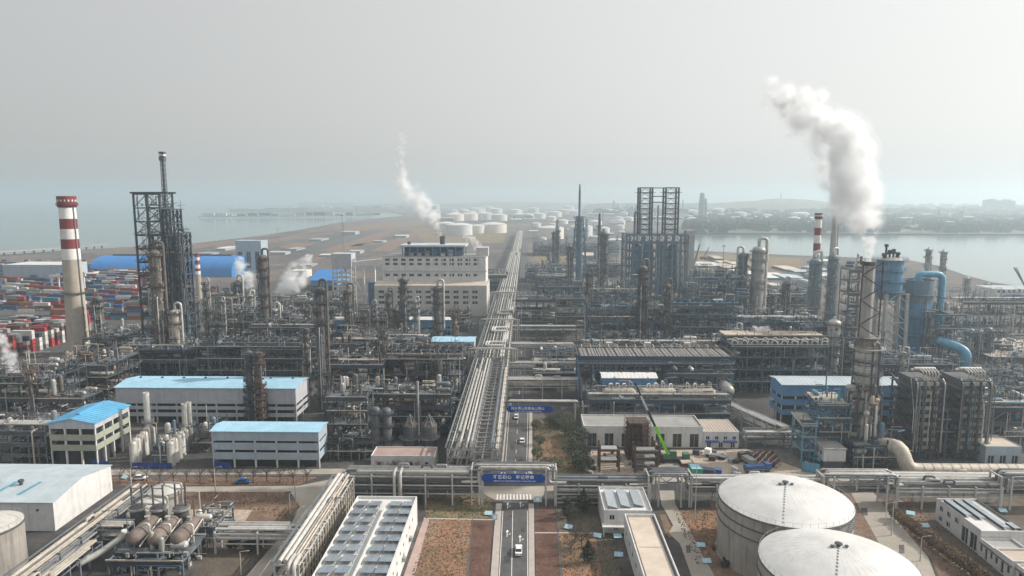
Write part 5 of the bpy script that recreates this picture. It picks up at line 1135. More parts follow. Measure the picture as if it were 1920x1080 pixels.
# open process frames, left half
BR = ['clad_brown', 'clad_beige', 'clad_grey', 'clad_dark', 'steel_rust', 'clad_light', 'steel_grey']
DK = ['clad_dark', 'steel_grey', 'vessel_bluegrey', 'clad_grey', 'steel_dark', 'clad_light']
unit('long dark low structure with a flat roof at the foot of the lattice structure', 206, 372, 712, 22, 660, 3, 'steel_navy', 11, 'process_unit', 7, .9, mats=DK, deck=.9, poke=2, roofdeck=.95, topgear=.4)
unit('dark frame with bright valves behind the sky blue roofed hall', 372, 600, 716, 20, 655, 3, 'steel_dark', 12, 'process_unit', 7, 1.0, mats=DK, deck=.6, poke=3, fans=14, topgear=.2)
unit('air cooler deck with a row of pale fan boxes beside the lattice structure', 222, 296, 676, 12, 634, 3, 'steel_dark', 13, 'cooler_deck', 7, .8, fans=7, mats=DK, poke=0, roofdeck=.9, topgear=0)
unit('brown process frame with pipes, between the long hall and the thin rust column', 612, 720, 766, 22, 690, 3, 'steel_dark', 14, 'process_unit', 6.5, 1.0, mats=BR, poke=5)
unit('wide brown frame with pipe loops left of the spine rack', 722, 868, 760, 24, 680, 3, 'steel_dark', 15, 'process_unit', 7, 1.0, mats=BR, deck=.45, poke=4, fans=9, topgear=.3)
unit('dark frame under the pale blue shed beside the spine rack', 735, 885, 706, 20, 672, 2, 'steel_dark', 16, 'process_unit', 7, .9, mats=BR, deck=.7, poke=3)
unit('frame with beige roof slabs left of the pale blue shed', 624, 735, 706, 22, 650, 3, 'steel_dark', 17, 'process_unit', 7, 1.0, mats=BR, gm='grating_brown', poke=5)
unit('dark frame with grey coolers at centre left behind the brown column', 470, 612, 668, 22, 618, 3, 'steel_dark', 18, 'process_unit', 7, 1.0, mats=DK, poke=6, fans=8)
unit('low frame of pipes and exchangers behind the thin columns left of the spine', 640, 800, 676, 20, 640, 2, 'steel_dark', 19, 'process_unit', 7, 1.0, mats=BR, poke=4)
unit('rust coloured frame at the foot of the white conveyor tower', 540, 690, 636, 24, 600, 2, 'steel_dark', 20, 'process_unit', 8, 1.0, mats=BR, poke=6)
unit('grey frame with pale pipes behind the slim dark column', 395, 540, 634, 24, 590, 2, 'steel_grey', 21, 'process_unit', 8, 1.0, mats=DK + ['clad_beige'], poke=7)
unit('low process frame in front of the white power house', 690, 880, 622, 24, 597, 2, 'steel_grey', 22, 'process_unit', 9, .9, mats=BR, poke=5, fans=12, topgear=.2)
unit('frame of pale valves left of the steam cloud', 392, 480, 602, 26, 560, 3, 'steel_grey', 23, 'process_unit', 8, 1.0, mats=DK, poke=5)
unit('low frame right of the steam cloud with beige vessels', 500, 640, 594, 30, 568, 2, 'steel_grey', 24, 'process_unit', 10, .9, mats=BR, poke=5)
unit('dark rack of coolers right of the tall chimney foot', 160, 215, 690, 30, 640, 3, 'steel_dark', 25, 'process_unit', 7, .8, mats=DK, poke=4)
unit('dark frame with beige pipes left of the long hall', 80, 205, 752, 26, 690, 3, 'steel_dark', 26, 'process_unit', 7, 1.0, mats=BR, deck=.6, poke=6, gm='grating_brown')
unit('brown pipe deck running behind the bright blue gable roof', 78, 162, 806, 12, 752, 3, 'steel_dark', 27, 'process_unit', 6, .9, mats=BR, deck=.8, poke=2, gm='grating_brown')
unit('tangled dark frame at the left edge below the white steam', -60, 78, 800, 30, 725, 3, 'steel_dark', 28, 'process_unit', 7, 1.0, mats=BR, poke=6)
unit('rusty frame with white uprights at the lower left edge', -40, 92, 872, 20, 812, 3, 'steel_grey', 29, 'process_unit', 6.5, .9, mats=BR, deck=.4, poke=3)
unit('dark process frame with two tall dark drums, right of the front blue grey hall', 617, 690, 846, 16, 752, 4, 'steel_dark', 30, 'process_unit', 6, 1.0, mats=BR, deck=.5, poke=6)
unit('dark process frame behind the front tanks near the spine rack', 690, 846, 822, 12, 745, 4, 'steel_dark', 31, 'process_unit', 6.5, .95, mats=BR, deck=.5, poke=5, topgear=.8)
unit('low frame with long beige pipe run behind the front frames', 610, 850, 790, 10, 757, 2, 'steel_dark', 32, 'process_unit', 7, 1.0, mats=BR, deck=.8, poke=4)
unit('small manifold on the ground between hall and dark drums', 615, 700, 862, 9, 832, 2, 'steel_dark', 33, 'valve_skid', 5, 1.1, mats=DK, poke=2)
for k, (lab, px, row, top, wd) in enumerate((('tall dark blue grey drum, left one of the pair in the front frame', 706, 855, 762, 18), ('tall dark blue grey drum, right one of the pair in the front frame', 727, 853, 764, 18))):
    p = gp(px, row); h = zat(p, top); r = wd / ppm(p) / 2; t = thing('reactor_drum', lab, 'vessel', p); MB().lathe([(r * .8, 0), (r * .8, 2), (r, 2.4), (r, h - 1.2), (r * .8, h - .5), (r * .4, h - .1), (.01, h)], 24).build('shell', 'clad_dark', t, smooth=True)
    for f in (.35, .62, .88): put('platform', ring_platform(round(r, 1), 1.0, 'steel_dark'), t, (0, 0, h * f))
for k, (lab, px, row, top, wd) in enumerate((('round dark tank with a braced crown, left one near the spine rack', 770, 848, 795, 28), ('round dark tank with a braced crown, right one near the spine rack', 806, 848, 795, 28), ('pale round tank with a cone lid behind the dark tanks, left', 752, 800, 766, 26), ('pale round tank with a cone lid behind the dark tanks, right', 812, 800, 766, 28), ('cream tank with a low dome at the frame corner', 657, 800, 762, 26))):
    p = gp(px, row); h = zat(p, top); r = wd / ppm(p) / 2; t = thing('process_tank', lab, 'tank', p); m_ = 'clad_dark' if k < 2 else ('clad_grey' if k < 4 else 'clad_beige')
    MB().lathe([(r, 0), (r, h * .5 - .2), (r * 1.06, h * .5), (r * 1.06, h * .5 + .3), (r, h * .5 + .4), (r, h - .4)], 28).build('shell', m_, t, smooth=True); MB().lathe([(r * 1.05, h - .4), (r * .7, h + .5), (r * .25, h + 1.1), (.02, h + 1.2)], 28).build('roof', 'clad_light' if k > 1 else 'grating_brown', t, smooth=True)
    put('platform', ring_platform(round(r, 1), 1.1, 'steel_grey'), t, (0, 0, h * .52)); put('ladder', ladder_mesh(h), t, (.4 * r, -r - .4, 0))
    if k < 2:
        for a in range(6): bar('brace', t, (r * cos(a * pi / 3), r * sin(a * pi / 3), h - .3), (0, 0, h + 3.5), .25, 'steel_grey')
p = gp(785, 830); t = thing('vent_mast', 'slim vent mast between the two round dark tanks', 'mast', p); rod('pipe', t, (0, 0, 0), (0, 0, zat(p, 715)), .4, 'clad_grey'); q = MB(); lattice(q, -1.3, -1.3, 1.3, 1.3, 0, zat(p, 760), 6, .15, .6); q.build('frame', 'steel_dark', t)
a, b = gp(742, 760, 7), gp(790, 715, 7)
rack('inclined looking bundle of bright pipes crossing the brown frame', (a.x, a.y), (a.x + 1, b.y + 12), 5.5, 9.5, levels=1, pipes=5, pm=['clad_light'], seed=61, pr=(.3, .42), sm='steel_dark', gap=8)
t = thing('roof_duct', 'thick rusty red duct lying beside the chimney foot', 'duct', gp(98, 700)); A, B = gp(98, 690, 9) - gp(98, 700), gp(152, 655, 9) - gp(98, 700); MB().tube([A, B], 1.7, 14).build('shell', 'roof_pink', t, smooth=True)
for f in (.15, .5, .85): c = A.lerp(B, f); bx('support', t, c.x - .3, c.y - .3, 0, c.x + .3, c.y + .3, 7.6, 'steel_rust')
for k, (a, b, m_) in enumerate((((118, 684), (202, 668), 'clad_beige'), ((110, 692), (196, 684), 'clad_light'), ((102, 703), (180, 693), 'clad_beige'))):
    A, B = gp(*a, 12), gp(*b, 12); rack('beige pipe bundle on stilts beside the duct, ' + ('far one', 'middle one', 'near one')[k], (A.x, A.y), (B.x, B.y), 3, 12, levels=1, pipes=4, pm=[m_], seed=70 + k, pr=(.3, .5), sm='steel_dark', gap=8, tray=False)
p = gp(92, 745); t = thing('round_tower', 'round grey cooling vessel with ring decks at the left', 'vessel', p); r = 22 / ppm(p); h = zat(p, 715)
MB().lathe([(r, 0), (r, h * .8), (r * 1.2, h * .82), (r * 1.2, h * .9), (r * .9, h * .92), (r * .7, h), (.05, h + .3)], 28).build('shell', 'vessel_bluegrey', t, smooth=True)
for f in (.55, .95): put('platform', ring_platform(round(r * 1.15, 1), 2.0, 'steel_grey'), t, (0, 0, h * f))
put('ladder', ladder_mesh(h), t, (0, -r - .4, 0))
p = gp(18, 862); t = thing('steam_pot', 'pale round blowdown pot at the lower left edge', 'vessel', p); MB().lathe([(2.2, 0), (2.2, 8), (1.6, 9), (1.6, 11), (2.0, 11.2), (2.0, 11.6), (1.4, 11.6)], 20).build('shell', 'clad_grey', t, smooth=True)
# white power house and conveyor tower
A, B = gp(703, 592), gp(913, 592); W = B.x - A.x; sc_ = W / 211
t = thing('power_house', 'big white stepped power house with rows of windows and a blue framed crown', 'building', A)
hz_ = lambda r: zat(A, r)
h1, h2, h3 = hz_(535), hz_(486) + 1, hz_(462) - 1.2
px2 = lambda px: (px - 703) * sc_
rows1 = [(px2(711 + k * 17.6), px2(721 + k * 17.6)) for k in range(11)]
fl = [(hz_(r + 2.5), hz_(r - 2.5)) for r in (547, 557, 567)]
D1 = 42
holed('wall', t, (0, 0, 0), (1, 0, 0), W, h1, [(a, z0, b, z1) for a, b in rows1 for z0, z1 in fl], 'wall_cream', .6); holed('wall', t, (W, 0, 0), (0, 1, 0), D1, h1, [], 'wall_cream'); holed('wall', t, (0, D1, 0), (0, -1, 0), D1, h1, [], 'wall_cream'); holed('wall', t, (W, D1, 0), (-1, 0, 0), W, h1, [], 'wall_cream')
MB().prism_x([(0, h1), (9, h1 + 2.6), (9, h1), ], .05, W - .05).build('lean_to_roof', 'roof_beige', t)
x2, y2 = px2(716), 9.02; W2 = px2(911) - x2
rows2 = [(px2(720 + k * 15.3) - x2, px2(728.5 + k * 15.3) - x2) for k in range(12)]
b2 = [(hz_(r + 2.4) + d, hz_(r - 2.4) + d) for r, d in ((522, 1.6), (500, 1.2), (492, 1.2))]
holed('upper_wall', t, (x2, y2, h1), (1, 0, 0), W2, h2 - h1, [(a, z0 - h1, b, z1 - h1) for a, b in rows2 for z0, z1 in b2 if z0 > h1 + .5 and z1 < h2 - .4], 'wall_white', .6)
holed('upper_wall', t, (x2 + W2, y2, h1), (0, 1, 0), D1 - y2, h2 - h1, [], 'wall_white'); holed('upper_wall', t, (x2, D1, h1), (0, -1, 0), D1 - y2, h2 - h1, [], 'wall_white'); holed('upper_wall', t, (x2 + W2, D1, h1), (-1, 0, 0), W2, h2 - h1, [], 'wall_white')
bx('roof', t, x2, y2, h2 - .2, x2 + W2, D1, h2 + .35, 'roof_grey'); bx('roof', t, .2, 9, h1 - .3, W - .2, D1 - .2, h1 - .05, 'roof_grey')
bx('ledge', t, x2 - .8, y2 - .8, hz_(511), x2 + W2 + .8, y2 - .01, hz_(511) + .8, 'wall_cream')
for k in range(12): bx('pilaster', t, x2 + W2 * k / 12 - .35, y2 - .3, h1 + 2.7, x2 + W2 * k / 12 + .35, y2 - .01, h2 - .3, 'wall_white')
xa, xb = px2(752), px2(868)
for k in range(9):
    for y in (y2 + 3, D1 - 6): bx('crown_post', t, xa + (xb - xa) * k / 8 - .35, y, h2 + .35, xa + (xb - xa) * k / 8 + .35, y + .7, h3, 'wall_blue')
bx('crown_wall', t, xa + 1, y2 + 7, h2 + .35, xb - 1, D1 - 9, h3 - .5, 'steel_navy'); bx('crown_roof', t, xa - 2, y2 + 1.5, h3, xb + 2, D1 - 3, h3 + 1.4, 'roof_pale')
for k in range(7): bx('crown_gear', t, xa + 5 + k * 6.2, y2 + 3.9, h2 + .4, xa + 8.5 + k * 6.2, y2 + 6.5, h2 + R.uniform(2.5, 5.5), R.choice(['clad_grey', 'steel_blue', 'clad_light']))
bx('crown_beam', t, xa, y2 + 2.6, h3 - 4.6, xb, y2 + 2.98, h3 - 4.0, 'steel_blue')
MB().lathe([(2.1, 0), (2.1, 5.5), (2.4, 5.6), (2.4, 6.4), (1.9, 6.4), (1.8, 4.5)], 20).build('flue', 'steel_dark', t, (px2(826), y2 + 13, h3 + 1.4), smooth=True)
drum('roof_vessel', t, (px2(763), y2 + 8, h3 + 2.8), 3, 1.2, 'steel_dark', 'x', 12)
bx('lift_tower', t, W - 9, 14, h2 + .36, W + .5, 26, h2 + 7, 'wall_cream')
for k in range(14): bx('wall_pipe', t, W * (k + .5) / 14 - .1, -.22, 1, W * (k + .5) / 14 + .1, -.02, h1 - .4, 'wall_cream')
A, B = gp(626, 572), gp(660, 572); W = B.x - A.x; h = zat(A, 477)
t = thing('conveyor_tower', 'white open framed conveyor tower left of the power house', 'tower', A); D_ = 14
for x in (0, W / 2, W):
    for y in (0, D_): bx('post', t, x - .5, y - .5, 0, x + .5, y + .5, h - .5, 'wall_white')
for k in range(1, 9):
    z = h * .72 * k / 8; bx('floor_slab', t, -.2, -.3, z - .35, W + .2, D_ + .3, z, 'concrete'); bx('rail_wall', t, -.1, -.35, z + .01, W + .1, -.1, z + 1.0, 'wall_white')
bx('head_house', t, -.6, -.6, h * .74, W + .6, D_ + .6, h, 'wall_grey'); bx('roof', t, -1, -1, h + .01, W + 1, D_ + 1, h + .5, 'roof_pale')
for k in range(3): bx('window', t, W + .61, 2 + k * 4, h * .82, W + .7, 4 + k * 4, h * .9, 'glass_dark')
rod('mast', t, (W * .6, 5, h + .5), (W * .6, 5, h + 26), .25, 'steel_light')
C = gp(716, 575) - A; bar('gallery', t, (W + .7, 5, h * .8), (C.x, 8, h * .86), 4.2, 'wall_white')
for f in (.35, .7): bx('gallery_post', t, W + (C.x - W) * f - .4, 4.5, 0, W + (C.x - W) * f + .4, 7.5, h * .76, 'wall_white')
bar('chute', t, (W + 1, 4, h * .5), (W + 13, 4, 4), 1.6, 'wall_white'); bar('chute', t, (W + 18, 4, h * .42), (W + 26, 4, 5), 1.8, 'wall_white'); bx('chute_house', t, W + 14, 1, 0, W + 20, 8, h * .45, 'steel_blue')
# ================================================================== right half of the plant
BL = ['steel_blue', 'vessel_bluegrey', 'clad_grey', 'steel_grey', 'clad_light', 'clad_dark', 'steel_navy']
# pipe bridges across the road, right of the spine
for k, (r0, pa, pb, z, lab) in enumerate(((745, 944, 1090, 8.5, 'double pipe bridge over the road just beyond the far blue sign'), (712, 950, 1086, 8.5, 'grey pipe bridge over the road, second beyond the far blue sign'), (672, 955, 1075, 8.5, 'pipe bridge with a bend over the road beside the long cooler deck'), (636, 958, 1080, 8.5, 'pipe bridge over the road in front of the hazy frames'), (598, 960, 1045, 9, 'high box framed pipe bridge over the road at mid distance'))):
    Y = gp(985, r0).y; rack(lab, (xw(pa, Y), Y), (xw(pb, Y), Y), 4.5, z, levels=2, pipes=5, seed=90 + k, sm='steel_grey' if k > 2 else 'post_white', gap=9, pr=(.2, .42))
# long cooler deck on blue legs
A, B = gp(1086, 752), gp(1366, 752); W = B.x - A.x; h = zat(A, 666); Dp = 16
t = thing('cooler_deck', 'long blue air cooler deck on tall round legs right of the road', 'air cooler', A)
for k in range(11):
    for y in (0, Dp): rod('leg', t, (W * k / 10, y, 0), (W * k / 10, y, h - 4.3), .55, 'steel_blue')
    if k < 10:
        bar('brace', t, (W * k / 10, Dp, h * .35), (W * (k + 1) / 10, Dp, h - 4.5), .3, 'steel_blue')
for y in (0, Dp): bx('girder', t, -1, y - .5, h - 4.3, W + 1, y + .5, h - 3.2, 'steel_blue')
bx('fascia', t, -1, -1.3, h - 2.9, W + 1, -.9, h - .1, 'steel_navy'); bx('walkway', t, -1, -2.6, h - 3.2, W + 1, -.51, h - 2.95, 'steel_grey')
put('guard_rail', rail_mesh(round(W + 2, 1), 1.6, 'steel_light'), t, (-1, -2.6, h - 2.95))
for k in range(16):
    bx('cooler_box', t, W * k / 16 + .12, -.8, h - 3.1, W * (k + 1) / 16 - .12, Dp - .2, h - .4, 'steel_navy')
    for j in range(7): bx('tube_slat', t, W * k / 16 + .3 + j * (W / 16 - .5) / 7, -.6, h - .39, W * k / 16 + .3 + (j + .6) * (W / 16 - .5) / 7, Dp - .6, h - .1, 'clad_grey' if (k + j) % 3 else 'clad_brown')
    pipe('header_pipe', t, [(W * (k + .5) / 16, Dp - .5, h - .2), (W * (k + .5) / 16, Dp - .5, h + 1), (W * (k + .5) / 16, Dp + 3, h + 1), (W * (k + .5) / 16, Dp + 3, h - 6)], .22, 'clad_beige')
put('guard_rail', rail_mesh(round(W + 2, 1), round(Dp + 1, 1), 'steel_light'), t, (-1, -1, h - .1))
for x in (.21, .48, .76): bx('deck_house', t, W * x, Dp + 3.5, h - 3, W * x + 3, Dp + 6.5, h + 1.5, 'clad_light')
unit('blue process frame behind the long cooler deck', 1095, 1370, 716, 18, 655, 3, 'steel_grey', 41, 'process_unit', 8, 1.0, mats=BL, poke=6, gm='grating_brown')
unit('frame of pipes beneath the long cooler deck at its right end', 1250, 1372, 762, 14, 705, 3, 'steel_blue', 42, 'process_unit', 7, 1.0, mats=BL, poke=0, deck=.4)
# fan deck with round ducts
unit('two storey blue frame with a row of round fan ducts on its top', 1368, 1546, 738, 26, 653, 4, 'steel_blue', 43, 'process_unit', 8, .9, mats=BL, poke=0, deck=.75, roofdeck=.95, topgear=0)
A, B = gp(1368, 738), gp(1546, 738); W = B.x - A.x; h = zat(A, 653)
t = thing('fan_bank', 'bank of pale ring shaped fan ducts under a beige slab roof', 'fan bank', (A.x, A.y, h))
for k in range(10):
    for d in (0, 3):
        MB().lathe([(1.15, 0), (1.5, .1), (1.5, .9), (1.15, 1.0), (1.15, 0)], 18).build('fan_duct', 'clad_light', t, (1.5 + (W - 3) * k / 9 + d * .45, 1.0 + d, 2.0 + d * .25), smooth=True).rotation_euler = (radians(70), 0, 0)
        o = MB().lathe([(1.12, .5), (.3, .55), (.02, .8)], 16).build('throat_shade', 'boom_dark', t, (1.5 + (W - 3) * k / 9 + d * .45, 1.0 + d, 2.0 + d * .25)); o.rotation_euler = (radians(70), 0, 0)  # near-black disc paints the shade inside each fan ring
bx('roof_slab', t, -1, 8, 4.2, W + 1, 18, 4.8, 'roof_beige')
for k in range(8): bx('post', t, W * k / 7 - .2, 8.2, .1, W * k / 7 + .2, 8.6, 4.2, 'steel_grey'); bx('louvre_box', t, W * k / 8 + .3, 9, .1, W * (k + 1) / 8 - .3, 17, 3.6, 'clad_brown')
bx('front_rail', t, -.5, -.6, .9, W + .5, -.5, 1.1, 'clad_light')
# drum platform right of the park
unit('low platform frame carrying three pale horizontal drums', 1103, 1366, 800, 14, 752, 2, 'steel_grey', 44, 'drum_platform', 9, .8, mats=BL, poke=0, deck=.85, roofdeck=.95, topgear=.3)
A = gp(1103, 800); h = zat(A, 752)
for k, (a, b) in enumerate(((1129, 1192), (1199, 1268), (1272, 1342))):
    Y = A.y + 5; x0, x1 = xw(a, Y, h + 2), xw(b, Y, h + 2)
    t = thing('receiver_drum', 'pale horizontal drum on the low platform behind the white substation, ' + ('left of three', 'middle of three', 'right of three')[k], 'drum', ((x0 + x1) / 2, Y, h + .1)); drum('shell', t, (0, 0, 2.2), x1 - x0, 1.75, 'clad_beige', 'x', 20)
    for s_ in (-1, 1): bx('saddle', t, s_ * (x1 - x0) * .3 - .3, -1.3, 0, s_ * (x1 - x0) * .3 + .3, 1.3, 1.0, 'concrete')
    for j in range(4):
        x = (j - 1.5) * (x1 - x0) / 5; pipe('pipe', t, [(x, 0, 3.7), (x, 0, 5.2 + R.random() * 2), (x + 1.6, 2, 5.2), (x + 1.6, 2.2, .1)], R.uniform(.15, .3), R.choice(['clad_light', 'clad_beige']))
t = thing('grey_drum_end', 'grey horizontal drum seen end on right of the drum platform', 'drum', gp(1362, 770)); zz = zat(gp(1362, 770), 731); drum('shell', t, (0, 3, zz), 13, 2.6, 'clad_grey', 'y', 24)
for y in (0, 6): bx('saddle', t, -1.8, y - .4, 0, 1.8, y + .4, zz - 1.2, 'concrete')
ribbon('small bright blue walled house with a white roof behind the drums', 1129, 1229, 776, (709, 724), 9, 'wall_blue', 'roof_white', 'blue_house', 'x', 5, 1.0, vents=4)
unit('blue frame of exchangers behind the small bright blue house', 1100, 1260, 768, 8, 730, 2, 'steel_blue', 45, 'process_unit', 7, .9, mats=BL, poke=3)
# substation, yard
A = gp(1092, 838)
t = hall('long white substation with a flat grey roof and tall dark doors', 1094, 1316, 838, 801, 13.5, 'wall_white', 'roof_grey', 'substation', .5, [('f', 7, .2, 5.2, 3.2)])
t = hall('white annex with a ribbed metal roof and blue canopies right of the substation', 1318, 1384, 840, 810, 14, 'wall_white', 'roof_beige', 'annex', .2, [('f', 4, 3.2, 4.4, 1.2), ('f', 3, .2, 2.2, 1.4)])
W, h = t['W'], t['h']
for k in range(11): bx('roof_rib', t, W * k / 11 + .5, .4, h + .01, W * k / 11 + .62, 13.6, h + .12, 'clad_grey')
for x in (.05, .55): bx('canopy', t, W * x, -1.6, 2.6, W * (x + .38), -.02, 2.9, 'tarp_blue')
# mobile crane with a long raised boom
p = gp(1258, 866); t = thing('mobile_crane', 'mobile crane with a green and black telescopic boom raised to the upper left', 'crane', p)
bx('chassis', t, -5.5, -1.3, .7, 5.5, 1.3, 1.5, 'car_dark'); bx('cab', t, 4.0, -1.2, 1.5, 6.2, 1.2, 3.2, 'box_green'); bx('windscreen', t, 6.2, -1.0, 2.2, 6.25, 1.0, 3.0, 'glass_dark'); bx('slew_deck', t, -3, -1.3, 1.52, 1.6, 1.3, 2.6, 'box_green'); bx('counterweight', t, -4.6, -1.4, 1.6, -3.02, 1.4, 3.0, 'car_dark'); bx('operator_cab', t, -.5, -1.5, 2.62, 1.6, -.4, 4.2, 'box_green')
for x in (-4.5, -3, 2.8, 4.4):
    for y in (-1.25, 1.25): drum('wheel', t, (x, y, .62), .45, .62, 'tyre', 'y', 14)
for x in (-5, 3.6):
    for y in (-1, 1): bx('outrigger', t, x - .2, y * 1.3, .5, x + .2, y * 3.2, .8, 'boom_green'); bx('outrigger_pad', t, x - .4, y * 3.2 - .4, 0, x + .4, y * 3.2 + .4, .5, 'steel_grey')
tip = gp(1190, 716, 44); Yt = p.y; zt = zat((0, Yt), 716); tip = Vector((xw(1190, Yt, zt) - p.x, 0, zt)); b0 = Vector((-1, 0, 2.6))
for a, b, wd, m_ in ((0, .40, 1.0, 'boom_green'), (.40, .62, .8, 'boom_dark'), (.62, .82, .7, 'box_white'), (.82, 1.0, .6, 'boom_dark')): bar('boom_section', t, b0.lerp(tip, a), b0.lerp(tip, b), wd, m_)
bar('luffing_ram', t, (.5, 0, 2.2), b0.lerp(tip, .18), .4, 'car_dark'); rod('hoist_rope', t, tip, tip + Vector((-.4, 0, -30)), .05, 'steel_dark'); bx('hook_block', t, tip.x - .7, -.3, tip.z - 31, tip.x - .1, .3, tip.z - 30, 'car_dark')
# rusty steel skeletons and yard clutter
p = gp(1196, 862); t = thing('rusty_skeleton', 'tall rusty steel skeleton tower under construction before the substation', 'steel frame', p); s_ = 34 / ppm(p); h = zat(p, 792)
for x in (0, s_ / 2, s_):
    for y in (0, 5): bx('post', t, x - .25 - s_ / 2, y - .25, 0, x + .25 - s_ / 2, y + .25, h, 'steel_rust')
for k in range(1, 9):
    z = h * k / 8; bx('deck', t, -s_ / 2 - 1.2 + .1 * k, -1, z - .25, s_ / 2 + 1.2 - .1 * k, 6, z, 'steel_rust'); put('guard_rail', rail_mesh(round(s_ + 2.2, 1), 7, 'steel_rust'), t, (-s_ / 2 - 1.1, -1, z))
    bar('brace', t, (-s_ / 2, 0, z - h / 8), (0, 0, z - .2), .25, 'steel_rust'); bar('brace', t, (s_ / 2, 0, z - h / 8), (0, 0, z - .2), .25, 'steel_rust')
for lab, px0, px1, row, top, n in (('rusty portal frame with two levels left in the work yard', 1124, 1160, 884, 833, 3), ('row of rusty columns with stub beams in the work yard', 1190, 1232, 886, 836, 4), ('rusty single column with brackets beside the crane', 1226, 1236, 872, 826, 4)):
    A, B = gp(px0, row), gp(px1, row); W = B.x - A.x; h = zat(A, top); t = thing('rusty_structure', lab, 'steel frame', A)
    for x in (0, W):
        for y in (0, 4): bx('post', t, x - .3, y - .3, 0, x + .3, y + .3, h * (1 if x == 0 else .8), 'steel_rust')
    for k in range(1, n):
        z = h * .8 * k / (n - 1); bx('beam', t, .3, -.2, z - .6, W - .3, .2, z, 'steel_rust'); bx('beam', t, .3, 3.8, z - .6, W - .3, 4.2, z, 'steel_rust'); bx('beam', t, -.2, .3, z - .6, .2, 3.7, z, 'steel_rust')
        bx('plank', t, .5, .4, z + .01, W - .5, 3.6, z + .12, 'box_grey')
def truck(label, px, py, rz, m_, bm, L=7.5):
    t = thing('truck', label, 'truck', gp(px, py), rz); bx('chassis', t, -L / 2, -.9, .6, L / 2, .9, .95, 'car_dark'); bx('cab', t, L / 2 - 2.0, -1.15, .97, L / 2, 1.15, 2.8, m_); bx('windscreen', t, L / 2, -1, 1.8, L / 2 + .05, 1, 2.6, 'glass_dark'); bx('load_body', t, -L / 2, -1.2, .97, L / 2 - 2.2, 1.2, 2.4 if bm != 'steel_grey' else 1.2, bm)
    for x in (-L / 2 + 1, -L / 2 + 2.2, L / 2 - 1.2):
        for y in (-1, 1): drum('wheel', t, (x, y, .5), .4, .5, 'tyre', 'y', 12)
truck('white flatbed lorry standing alone in the pale work yard', 1342, 858, 2.6, 'car_white', 'steel_grey'); truck('blue lorry under the green roofed hut in the work yard', 1330, 892, -.3, 'car_blue', 'box_navy'); truck('blue lorry parked behind the big tank edge', 1420, 884, .2, 'car_blue', 'box_blue', 9); truck('dark lorry with grey load right of the stacked pipes', 1400, 868, 1.9, 'car_dark', 'box_grey')
for k in range(9):
    p = gp(1424 + (k % 3) * 12 + (k // 3) * 5, 858 + (k // 3) * 8); t = thing('pipe_stack', 'stack of rust red pipes laid on timbers at the yard edge', 'pipe stack', p, .9, 'stacks of rust red pipes')
    for j in range(9): r0, i0 = divmod(j, 4); rod('pipe', t, (-2.6, i0 * .62 + .3 * r0, .5 + r0 * .55), (2.6, i0 * .62 + .3 * r0, .5 + r0 * .55), .3, 'steel_rust' if j % 3 else 'roof_pink')
    for x in (-1.8, 1.8): bx('timber', t, x - .12, -.4, 0, x + .12, 2.6, .18, 'clad_brown')
t = hall('hut with a pale green roof and open dark front in the work yard', 1296, 1318, 894, 880, 5, 'green_net', 'roof_sky', 'site_hut', .1); hall('low site container with a brown roof beside the green hut', 1278, 1302, 878, 870, 4, 'box_rust', 'roof_beige', 'site_hut', .1); hall('white site cabin at the yard front beside the portal', 1250, 1276, 889, 881, 3.5, 'wall_white', 'roof_pale', 'site_hut', .1)
rr = random.Random(5)
for k in range(46):
    px, py = rr.uniform(1105, 1430), rr.uniform(846, 892)
    if 1230 < px < 1290 and 850 < py < 880: continue
    c = rr.choice(['box_grey', 'box_white', 'steel_rust', 'box_grey', 'clad_brown', 'box_navy', 'steel_rust']); t = thing('crate', 'small ' + {'box_grey': 'grey', 'box_white': 'white', 'steel_rust': 'rusty', 'box_blue': 'blue', 'clad_brown': 'brown', 'box_navy': 'navy', 'box_teal': 'teal'}[c] + ' crate lying in the work yard ' + ('before the substation' if py < 862 else ('beside the rusty frames' if px < 1250 else 'near the front rack')), 'crate', gp(px, py), rr.uniform(0, 3), 'crates and bundles in the work yard'); a, b, h = rr.uniform(.5, 1.6), rr.uniform(.4, .9), rr.uniform(.5, 1.5)
    bx('body', t, -a, -b, .12, a, b, h, c); bx('pallet', t, -a, -b, 0, a, b, .1, 'clad_brown'); bx('lid', t, -a - .04, -b - .04, h, a + .04, b + .04, h + .07, c)
# diagonal rack right of the yard
a, b = gp(1374, 806), gp(1500, 838); rack('white pipe rack slanting down from the drum platform to the blue hall', (a.x, a.y + 14), (b.x - 6, a.y - 18), 4, 7, levels=2, pipes=5, seed=101, pm=['clad_light'], sm='steel_light', gap=7)
a, b = gp(1395, 836), gp(1500, 836); rack('low pipe rack in front of the blue ribbon hall', (a.x, a.y), (b.x, a.y), 4, 5.5, levels=2, pipes=5, seed=102, pm=['clad_light', 'clad_brown'], sm='steel_grey', gap=7)
ribbon('bright blue ribbon walled hall with a pale roof behind the white regenerator', 1463, 1698, 800, (722, 743, 749, 760, 768, 778), 13, 'wall_blue', 'roof_pale', 'blue_hall', 'x', 9, .9, posts='wall_white')
